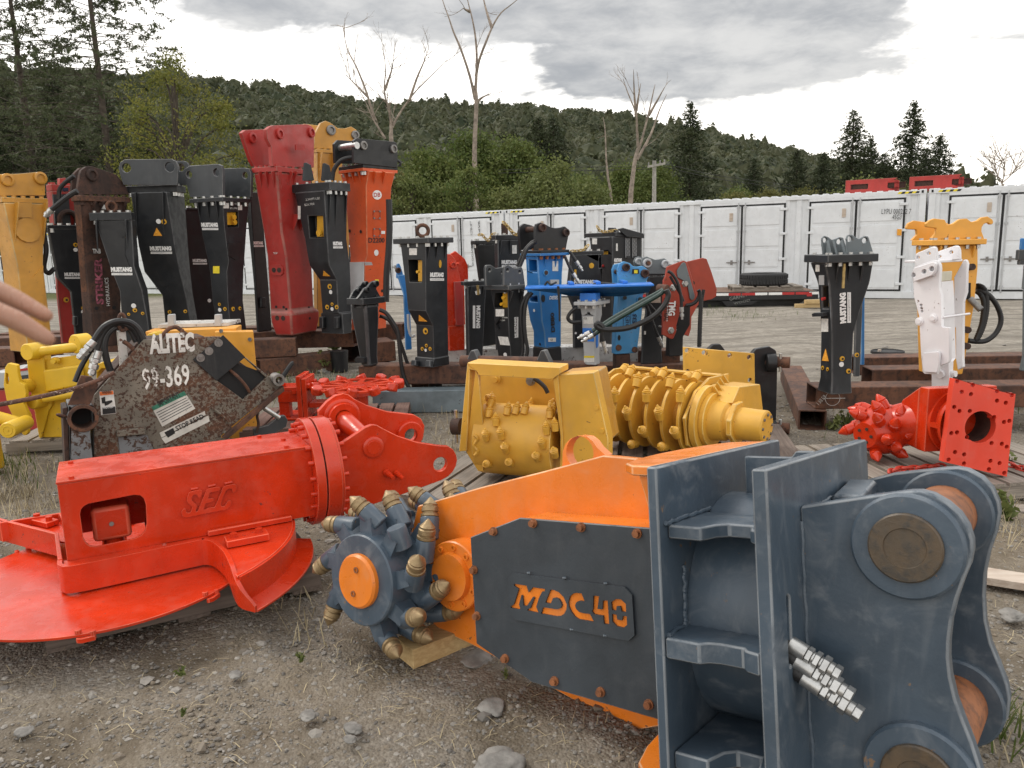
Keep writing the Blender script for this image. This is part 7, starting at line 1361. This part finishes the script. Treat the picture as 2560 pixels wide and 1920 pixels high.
for k in range(4): l1[k].z=.332
MB().loft([l0,l1]).build('tool_nose',RUSTD,B.o,.01)
B=Breaker('slim black breaker with grey round eared bracket between the light blue and red ones',Z4,[(660,1788,1802,1946),(1000,1765,1780,1942),(1100,1738,1748,1940),(1320,1736,1746,1916),(1348,1726,1740,1926)],8.95,20,BLACK,.332); B.flange(636,660,1735,1745,1998,CHAR,(1,4)); B.ear('B',-.02,[(1745,640),(1738,545),(1755,500),(1787,488),(1830,505),(1860,516),(1900,512),(1940,503),(1972,525),(1980,560),(1975,640)],.04,bosses=((1787,545,38),(1943,553,34)),mat=GREYP,bossmat=SILV); B.ear('B',.2,[(1690,600),(1674,535),(1690,500),(1720,488),(1760,500),(1850,515),(1860,600)],.04,bosses=((1712,530,30),),mat=GREYP,bossmat=SILV)
B.dot('B',1787,545,16,RUST,'pin',.07); B.rect('B',1825,830,1905,888,PINEP,'name_plate'); B.rect('B',1762,1132,1778,1162,PAPER); B.hose([(1775,850),(1830,930),(1900,1000),(1935,1050)],.019,-.35,ribbed=True); B.hose([(1770,870),(1810,980),(1860,1120),(1890,1190)],.019,-.3,ribbed=True)
B=Breaker('brick red twin plate breaker lettered TMG at the right of the middle group',Z6,[(905,1395,1420,1585),(1180,1380,1405,1580),(1350,1240,1290,1485),(1555,1232,1290,1480)],8.6,28,BLACK2,.472)
B.ear('B',-.1,[(1195,1310),(1200,900),(1212,560),(1240,500),(1262,370),(1490,285),(1530,300),(1560,370),(1682,790),(1665,840),(1640,860),(1510,905),(1440,1000),(1392,1180),(1390,1265),(1350,1362),(1320,1372)],.03,[(1375,900,14),(1375,950,14)],mat=REDB,nm='side_plate'); B.ear('B',.32,[(1540,300),(1760,247),(1810,262),(1880,450),(1950,680),(1942,780),(1880,820),(1740,850),(1690,900),(1600,1060),(1592,1230),(1560,1332),(1490,1310),(1500,1130),(1480,700)],.03,mat=REDB,nm='side_plate')
B.ear('B',-.105,[(1388,430),(1400,400),(1460,320),(1490,305),(1512,322),(1640,770),(1630,815),(1595,835),(1568,810),(1530,590),(1400,520)],-.012,mat=GREYP,nm='wear_plate')
for x,y,r,m in ((1530,375,30,RUSTD),(1620,595,26,RUSTD),(1640,760,30,RUSTD),(1380,1240,14,STEEL)): B.pin('B',-.07,.32,x,y,r,m)
for x,y in ((1505,600),(1340,660),(1310,1250)): n=B.nB; q=unp(Z6(x,y),B.C[0][1]+n*.1,n); MB().lathe(q,n,[(0,.04),(.006,.04),(.008,.028),(.03,.026),(.03,0)],6,cap=False).build('bolt',STEEL,B.o)
n=B.nB; pt=B.C[0][1]+n*.104; text_part(B.o,'TMG',unp(Z6(1280,842),pt,n),unp(Z6(1268,1045),pt,n),.085,n,WHITE,.04); text_part(B.o,'INDUSTRIAL',unp(Z6(1218,800),pt,n),unp(Z6(1212,1120),pt,n),.06,n,RUSTD,.02)
b=MB().prism([unp(Z6(x,y),pt,n) for x,y in ((1262,890),(1268,890),(1260,1125),(1254,1125))],n*.002).build('rule',WHITE,B.o)
B.hose([(1270,430),(1330,470),(1400,580),(1440,720),(1455,820),(1460,940)],.018,-.35,ribbed=True); B.hose([(1300,500),(1380,640),(1450,760),(1485,850)],.016,-.33,ribbed=True,tip=False); B.hose([(1690,690),(1715,740),(1722,900),(1712,1100),(1705,1300),(1700,1480)],.022,-.4,ribbed=True,tip=False); B.hose([(1765,685),(1745,800),(1730,950),(1722,1150),(1712,1470)],.02,-.35,ribbed=True,tip=False); B.hose([(1520,905),(1600,890),(1660,850),(1700,780),(1710,720)],.02,-.2,tip=False)
# ---- right group
ZR=.391
B=Breaker('black MUSTANG breaker with grey twin ears on the right rack',Z7,[(545,362,492,912),(690,415,520,888),(735,428,528,878),(960,446,545,800),(1160,455,552,742),(1560,447,552,722),(1612,424,550,732)],7.15,30,BLACK,ZR,[('A',[(466,748),(515,742),(522,940),(470,940)])])
B.flange(475,545,310,520,960,bolts=(2,5)); B.rect('A',478,755,515,935,YIN,'valve_block',.05,-.1); B.dot('A',495,850,12,REDI,'valve_plug',.03); B.ear('B',.05,[(690,472),(688,330),(700,300),(730,300),(760,320),(785,338),(815,325),(840,310),(870,315),(918,470)],.03,((708,338,22),(838,350,22)),mat=GREYP); B.ear('B',.28,[(485,482),(475,400),(475,330),(490,308),(522,320),(555,345),(590,335),(622,320),(652,326),(688,440),(690,475)],.03,((493,347,20),(616,360,22)),mat=GREYP)
for x in (500,550,620): q=unp(Z7(x,478),B.C[0][1]+B.dL*.25,B.nB); MB().prism([q,q+B.nB*.07,q+UZ*.13],B.dR*.02).build('gusset',GREYP,B.o,.003)
B.rect('A',414,560,448,618,PAPER); B.rect('A',442,650,488,733,SILV); B.rect('A',464,1024,522,1138,PAPER); B.vmustang('B',620,674,797,1060,True,(684,714)); B.text('B','www.mustanghammer.com',706,1045,706,808,14,CHAR,0.); B.poly('A',[(468,1388),(526,1392),(500,1285)],TRI,'warning_sign'); B.bolt('B',638,1370,20); B.bolt('B',693,1478,20); B.dot('B',633,1420,20,WHITE); B.bolt('A',475,1450,17); B.bolt('A',518,1462,15); B.ribs('B',(585,690,795),548,735,.03); B.poly('A',[(425,975),(445,968),(522,968),(522,998),(430,1000)],BLACK,'handle',.05); q,n=B.P('B',642,545,.03); MB().cyl(q,q-UZ*.2,.012,seg=8).build('tie_rod',GOLD,B.o)
B=Breaker('black breaker edge showing behind the right hand MUSTANG breaker',Z7,[(640,780,790,830),(900,745,760,820),(1455,735,750,800)],8.0,30,CHAR,ZR); B.bolt('B',765,1338,18)
B=Breaker('thin blue chisel tool standing behind the right hand black breaker',Z7,[(780,798,806,838),(1320,800,808,836),(1350,796,806,840)],8.75,30,BLUE,ZR,name='chisel_tool',cat='chisel')
B=Breaker('white twin plate breaker on the right rack',Z7,[(705,1495,1500,1600),(840,1500,1505,1608),(1380,1540,1545,1622),(1400,1412,1560,1602),(1620,1422,1580,1596)],7.05,62,WHITEP,ZR,housing='hammer_body')
wl=[(220,440),(250,372),(380,325),(520,280),(570,290),(600,340),(606,400),(590,620),(600,700),(622,770),(628,1190),(640,1205),(735,1215),(735,1660),(715,1700),(600,1740),(560,1860),(390,1850),(365,1820),(355,1690),(345,1600),(330,1300),(318,1050),(280,905),(245,780),(235,590),(215,480)]
B.ear('A',-.12,wl,.04,mat=WHITEP,nm='side_plate',zf=M3,holes=((345,900,16),(352,945,16),(358,985,15)))
wr_=[(800,1190),(800,520),(905,330),(930,272),(965,275),(985,330),(975,420),(970,720),(928,850),(922,1190),(918,1640),(925,1760),(850,1800),(825,1640),(825,1215)]
B.ear('A',.3,wr_,.04,mat=WHITEP,nm='side_plate',zf=M3)
B.ear('A',-.16,[(222,450),(252,385),(520,300),(548,330),(540,430),(500,490),(245,580),(225,520)],.035,mat=WHITEP,nm='wear_bar',zf=M3,holes=((240,485,24),(385,437,26),(490,400,28)))
B.ear('A',-.02,[(255,372),(262,200),(300,175),(500,92),(540,102),(552,160),(556,285)],.04,((300,243,18),(450,187,20)),mat=WHITEP,zf=M3); B.ear('A',.2,[(560,295),(560,175),(600,150),(820,76),(855,92),(872,150),(876,270)],.04,((602,228,18),(762,170,20)),mat=WHITEP,zf=M3)
q0=[unp(M3(x,y),B.C[0][1]-B.nA*.0,B.nA) for x,y in ((590,318),(900,268))]; MB().prism([q0[0],q0[0]-B.nA*.36,q0[0]-B.nA*.36-B.nB*.28,q0[0]-B.nB*.28],UZ*.02).build('top_plate',WHITEP,B.o,.004)
for x,y in ((325,1125),(520,1080)): q=unp(M3(x,y),B.C[0][1]+B.nA*.12,B.nA); MB().lathe(q,B.nA,[(0,.032),(.008,.032),(.01,.02),(.018,.019),(.018,0)],14,cap=False).build('bolt',WHITEP,B.o)
B.pin('A',-.1,.3,645,1070,14,WHITEP,M3); B.ear('A',-.155,[(360,1580),(380,1560),(580,1540),(600,1570),(590,1740),(560,1840),(390,1830),(365,1780)],.03,mat=WHITEP,nm='wear_bar',zf=M3)
B.box4(620,705,1478,1500,1595,'valve_head',paint('yellowed white paint',(.6,.57,.45),.5,.4)); B.dot('B',1590,1500,24,WHITEP,'retainer',.03); q,n=B.P('A',1495,1500); MB().cyl(q,q+n*.03,.035,seg=18).build('retainer_pin',WHITEP,B.o,.004)
B=Breaker('golden yellow breaker with hooked bracket and looped hoses at the right',Z7,[(395,1275,1420,1815),(600,1265,1420,1815),(900,1282,1430,1785),(1290,1312,1440,1700)],8.5,30,YELO,ZR)
B.flange(347,395,1240,1420,1895,YELO,(2,5)); B.ear('B',.02,[(1365,205),(1400,175),(1440,160),(1530,170),(1550,215),(1600,205),(1660,165),(1720,160),(1760,190),(1810,180),(1850,150),(1900,142),(1945,170),(1950,200),(1930,215),(1900,195),(1870,205),(1850,235),(1848,270),(1870,330),(1860,348),(1400,350),(1450,290),(1456,245),(1370,232)],.04,mat=YELO); B.ear('B',.42,[(1197,238),(1215,200),(1265,178),(1360,190),(1400,195),(1560,200),(1560,350),(1240,350),(1290,300),(1285,256),(1200,252)],.04,mat=YELO)
B.ribs('B',(1470,1600,1760),397,510,.04); 
for x,y in ((1740,580),(1705,1118),(1700,1258)): B.dot('B',x,y,24,RUSTD,'stud',.05)
B.poly('B',[(1700,720),(1750,715),(1748,850),(1710,860)],DARK,'opening',.004); q,n=B.P('B',1735,850,.02); MB().cyl(q,q+V((.06,-.08,-.1)),.03,seg=12).build('hose_stub',DSTEEL,B.o)
for pts in ([(1100,640),(1150,635),(1210,670),(1248,760),(1255,950),(1210,1180),(1130,1360),(1080,1400)],[(1100,700),(1160,740),(1205,830),(1212,960),(1180,1180),(1100,1390)],[(1110,690),(1180,710),(1280,760),(1380,880),(1445,1040),(1440,1170),(1370,1300),(1250,1390),(1120,1405),(1000,1390)]): B.hose(pts,.026,-.2,zf=M3,ribbed=True,tip=False)
B=Breaker('grey tool standing at the right edge of the picture',Z7,[(770,2195,2215,2300),(1345,2190,2212,2300),(1370,2172,2205,2320)],8.9,30,GREYP,ZR,name='tool_stand',cat='tool'); B.box4(430,520,2140,2170,2280,'clamp',CHAR); B.box4(520,560,2150,2175,2270,'clamp_jaw',CHAR); B.box4(560,770,2205,2222,2290,'neck',GREYP); B.box4(330,430,2175,2190,2290,'head',BLUE)
# white bucket with black lid behind the right rack
c=ondist(Z7(1033,1310),9.3); bk=thing('bucket','white bucket with black lid behind the right rack','bucket',V((c.x,c.y,0))); MB().cyl(V((c.x,c.y,.0)),V((c.x,c.y,c.z-.02)),.15,.17,28).build('pail',WHITE,bk); MB().lathe(V((c.x,c.y,c.z-.02)),UZ,[(0,.19),(.03,.19),(.035,.18),(.02,.17),(.02,.12),(.028,.115),(.028,0)],32,cap=False).build('lid',GASK,bk); MB().cyl(V((c.x-.1,c.y,c.z+.001)),V((c.x-.1,c.y,c.z+.03)),.02,seg=10).build('lid_plug',PINEP,bk)
# ================================================================ loose stones, rocks, straw and weeds
def patch(x,y): return mnoise.noise(V((x*.9,y*.9,3.)))+.5*mnoise.noise(V((x*2.3,y*2.3,9.)))
def gz(x,y):
    i=np.clip(np.searchsorted(gx,x)-1,0,len(gx)-2); j=np.clip(np.searchsorted(gy,y)-1,0,len(gy)-2); return GZ[j,i]
def stones(n,y0,y1,smin,smax,name,label):
    y=y0*(y1/y0)**RNG.random(n*2); x=RNG.uniform(-.8,.8,n*2)*y; k=np.array([patch(a,b)>RNG.uniform(-.95,.3) for a,b in zip(x,y)]); x,y=x[k][:n],y[k][:n]; n=len(x)
    s=smin*(smax/smin)**(RNG.random(n)**2.6)*np.interp(y,[2,9],[1,1.9]); sc=s[:,None]*RNG.uniform(.6,1.25,(n,3))*[1,1,.55]
    v=ICO[None]*RNG.uniform(.75,1.2,(n,12,1))*sc[:,None]; a=RNG.uniform(0,2*PI,n); ca,sa_=np.cos(a)[:,None],np.sin(a)[:,None]
    vx=v[...,0]*ca-v[...,1]*sa_; vy=v[...,0]*sa_+v[...,1]*ca; v=np.stack([vx,vy,v[...,2]],-1)+np.stack([x,y,gz(x,y)+s*.12],-1)[:,None]
    f=(ICF[None]+12*np.arange(n)[:,None,None]).reshape(-1,3)
    m,t,b=mat_base('stones '+name); g=t.new('ShaderNodeNewGeometry'); r=g.outputs['Random Per Island']; no=t.noise(g.outputs['Position'],60.,3,.6)
    c=t.mix(r,(.095,.087,.078),(.33,.305,.27)); c=t.mix(t.ramp(t.m('FRACT',t.m('MULTIPLY',r,7.3)),.6,.9),c,(.2,.16,.115)); c=t.mix(t.m('MULTIPLY',t.ramp(no,.3,.7),.4),c,(.14,.13,.12)); t.link(c,b.inputs['Base Color']); b.inputs['Roughness'].default_value=.9
    o=np_obj(name,v.reshape(-1,3),f,m); tag(o,label,'gravel',kind='stuff')
stones(42000,1.9,8.5,.0035,.013,'gravel','loose grey gravel scattered over the yard'); stones(700,2.,12.,.011,.03,'loose_stones','larger loose stones scattered in the gravel')
ROCK=plain('grey field stone',(.2,.19,.175),.9,0,.3,14,.5)
def rock(label,u,v,r,flat=.5):
    p=onz((u,v)); bm=bmesh.new(); bmesh.ops.create_icosphere(bm,subdivisions=4,radius=1.); sd_=V((u,v,1))
    for w in bm.verts:
        d=w.co.normalized(); k=1+.35*mnoise.noise(d*1.3+sd_)+.14*mnoise.noise(d*3.1+sd_)+.05*mnoise.noise(d*8+sd_); w.co=V((d.x*1.15,d.y,d.z*flat))*k*r
    me=bpy.data.meshes.new('rock'); bm.to_mesh(me); bm.free(); me.materials.append(ROCK); me.polygons.foreach_set('use_smooth',[True]*len(me.polygons)); o=bpy.data.objects.new('rock',me); COL.objects.link(o); o.location=(p.x,p.y,r*flat*.25); o.rotation_euler=(0,0,u); tag(o,label,'rock','rocks in the gravel')
for a in (('large pale rock at the bottom edge before the orange cutter',1245,1925,.08,.45),('flat reddish grey rock in the gravel left of centre',772,1790,.032,.3),('rounded pale rock in the gravel right of the flat reddish one',882,1822,.03,.4),('pale rock just below the rounded one',876,1850,.022,.4),('flat slab of stone under the orange cutter beside the timber',1195,1648,.07,.2),('pale clod of earth before the slate cover',1230,1770,.05,.25),('rounded stone in the grass by the rusty tubes',805,930,.12,.45),('small flat rock near the bottom left corner',60,1830,.03,.35),('pale stone in the middle of the gravel',590,1688,.025,.35),('stone at the right edge below the loose board',2530,1540,.05,.4)): rock(*a)
# straw and twigs
def blades(n,pos,hmin,hmax,w,lean,mat,name,label,kind='stuff',flat=False):
    x,y=pos; n=len(x); z=gz(x,y); a=RNG.uniform(0,2*PI,n); h=RNG.uniform(hmin,hmax,n); b=np.stack([x,y,z],-1); d=np.stack([np.cos(a),np.sin(a),np.zeros(n)],-1); s=np.stack([-np.sin(a),np.cos(a),np.zeros(n)],-1)*(w*RNG.uniform(.6,1.4,n))[:,None]
    l=RNG.uniform(.3,1,n)*lean; up=np.stack([d[:,0]*l,d[:,1]*l,np.full(n,.04 if flat else 1.)],-1); up/=np.linalg.norm(up,axis=1,keepdims=True); t=b+up*h[:,None]; mid=b+up*(h*.55)[:,None]+np.array([0,0,1])*(h*.08)[:,None]; 
    if flat: b=b+[0,0,.006]; mid=mid+[0,0,.01]; t=t+[0,0,.006]
    v=np.stack([b-s,b+s,mid+s*.8,mid-s*.8,t],1).reshape(-1,3); k=5*np.arange(n)[:,None]; f=np.concatenate([k+[0,1,2],k+[0,2,3],k+[3,2,4]]); o=np_obj(name,v,f,mat); tag(o,label,'grass',kind=kind)
def cloud(areas):
    X=[];Y=[]
    for (u,v,ru,rv,n) in areas:
        for _ in range(n):
            p=onz((u+random.gauss(0,ru),max(760,v+random.gauss(0,rv)))); X.append(p.x); Y.append(p.y)
    return np.array(X),np.array(Y)
STRAW=plain('dry straw',(.36,.3,.19),.85,0,.35,3)
y=1.95*(8/1.95)**RNG.random(2600); x=RNG.uniform(-.75,.75,2600)*y; blades(0,(x,y),.02,.11,.0014,1.,STRAW,'straw','dry straw strewn over the gravel',flat=True)
blades(0,cloud(((770,1570,40,30,30),(720,1500,50,25,20),(2250,1060,70,40,260),(2130,1020,60,25,160),(860,985,120,25,500),(700,960,90,18,260),(1100,1010,60,18,240),(2420,1800,60,60,120),(1130,1090,30,30,120),(40,1200,50,40,260),(60,1250,60,30,160),(2500,1300,40,50,120),(1250,1060,40,20,120))),.05,.16,.0025,.9,STRAW,'dry_grass','tufts of dry grass between the machines')
GRASS=foliage('fresh grass',(.06,.1,.02),(.1,.14,.03),(.14,.15,.05),3.)
blades(0,cloud(((800,970,70,16,420),(660,985,40,14,220),(960,970,60,14,220),(2230,1065,60,18,220),(2480,1000,50,30,90),(1850,790,60,6,160),(1780,770,30,5,90),(760,905,60,10,160),(2510,1830,40,40,60),(30,1170,40,20,140))),.05,.17,.003,.8,GRASS,'green_grass','green grass tufts around the tubes and pallets')
def weed(label,u,v,h,n,ls):
    p=onz((u,v)); o=thing('weed',label,'weed',p,'green weeds'); b=MB(); C=[]
    for k in range(n):
        a=random.uniform(0,2*PI); r=random.uniform(.2,.8)*h*.6; t=p+V((math.cos(a)*r,math.sin(a)*r,h*random.uniform(.4,1.))); b.tube([p,p.lerp(t,.5)+V((0,0,h*.12)),t],.0025+.006*h,4,3)
        for j in range(7): q=p.lerp(t,random.uniform(.35,1.05)); C.append(q[:])
    b.build('stem',GRASS,o); v_,f_=leaf_tris(np.array(C)+RNG.normal(0,h*.07,(len(C),3))-np.array(p[:]),ls*RNG.uniform(.7,1.3,len(C)),None,.5); np_obj('leaves',v_,f_,FS,o)
for a in (('small green weed in the gravel in front of the cutter drum',755,1655,.05,5,.012),('low green weed left of centre in the gravel',452,1690,.045,5,.012),('tiny weed in the gravel below the low one',455,1792,.035,4,.01),('small weed under the slate cover',1265,1695,.04,4,.01),('leafy weed by the pallet at the right edge',2520,1312,.2,7,.035),('tall leafy weed growing before the left tube stack',838,905,.42,7,.06),('low leafy weed before the left tube stack',815,930,.3,7,.05),('leafy weed by the open tube of the right rack',2085,1080,.16,7,.03),('grassy weed right of the open tube',2120,1070,.18,7,.03),('small weed at the foot of the front tube, left',700,960,.15,6,.03),('weed by the end of the red head pallet',2530,1190,.16,6,.03)): weed(*a)

# ================================================================ hand reaching in from the left
SKIN=None
def skin():
    m,t,b=mat_base('skin'); tc=t.new('ShaderNodeTexCoord').outputs['Object']; n=t.noise(tc,60.,4,.6); n2=t.noise(tc,14.,3)
    t.link(t.mix(t.ramp(n2,.3,.7),t.mix(n,(.3,.165,.11),(.39,.225,.155)),(.35,.175,.115)),b.inputs['Base Color']); b.inputs['Roughness'].default_value=.5; b.inputs['Subsurface Weight'].default_value=.12; b.inputs['Subsurface Radius'].default_value=(.01,.004,.002); b.inputs['Subsurface Scale'].default_value=.6
    wv=t.new('ShaderNodeTexWave',wave_type='BANDS',bands_direction='X'); wv.inputs['Scale'].default_value=38.; wv.inputs['Distortion'].default_value=5.; wv.inputs['Detail'].default_value=3.; t.link(tc,wv.inputs['Vector']); bumpn(t,b,t.m('ADD',t.noise(tc,420.,3,.6),t.m('MULTIPLY',t.ramp(wv.outputs['Fac'],.0,.3),.8)),.4,.0008); return m
per=thing('person','bare hand and forearm of a person reaching in at the left edge','person',ondist(K7(-1500,100),.6))
def HPt(x,y,D): return ondist(K7(x,y),D)
hb_=MB()
def limb(pts,rs):
    P=[HPt(*p) for p in pts]
    for i in range(len(P)-1):
        n=6
        for k in range(n):
            a,b=P[i].lerp(P[i+1],k/n),P[i].lerp(P[i+1],(k+1)/n); hb_.cyl(a,b,rs[i]+(rs[i+1]-rs[i])*k/n,rs[i]+(rs[i+1]-rs[i])*(k+1)/n,12)
    for p,r in zip(P,rs):
        x_,y_,z_=frame_of(V((1,0,0))); prof=[(r*math.sin(t),max(1e-5,r*math.cos(t))) for t in np.linspace(-PI/2,PI/2,9)]; hb_.lathe(p,V((1,0,0)),prof,12)
limb([(-640,240,.60),(-200,455,.598),(240,640,.598),(610,866,.60)],[.0098,.0088,.0081,.0064])
limb([(-640,40,.625),(-180,170,.625),(240,375,.625),(590,562,.622)],[.0098,.0087,.0079,.0062])
limb([(-700,-110,.65),(-480,-60,.665),(-380,40,.665),(-400,260,.655)],[.0095,.0088,.0082,.0066]); limb([(-740,-230,.675),(-560,-200,.69),(-450,-120,.69),(-450,40,.68)],[.0095,.0085,.0075,.0062])
limb([(-1350,330,.585),(-1050,560,.57),(-760,740,.568),(-520,860,.575)],[.018,.0145,.0125,.009])
for a,b_ in (((-640,240,.60),(-1500,160,.60)),((-640,40,.625),(-1500,100,.615)),((-660,-110,.65),(-1520,40,.63)),((-700,-230,.675),(-1540,-10,.64))): limb([a,b_],[.0125,.022])
limb([(-1350,330,.585),(-1500,160,.60)],[.018,.024]); limb([(-1500,90,.615),(-2300,60,.62),(-3600,150,.62),(-5200,500,.6)],[.026,.03,.04,.045])
h=hb_.build('hand',skin(),per); r_=h.modifiers.new('remesh','REMESH'); r_.mode='VOXEL'; r_.voxel_size=.0021; r_.use_smooth_shade=True; sm=h.modifiers.new('smooth','SMOOTH'); sm.iterations=7; sm.factor=.6
P=[HPt(-3300,130,.62),HPt(-4200,280,.61),HPt(-5300,520,.6)]; MB().tube(P,lambda t:.052+.008*t,20,6).build('sleeve',plain('grey shirt cloth',(.12,.125,.13),.9,0,.2,60,.3),per)
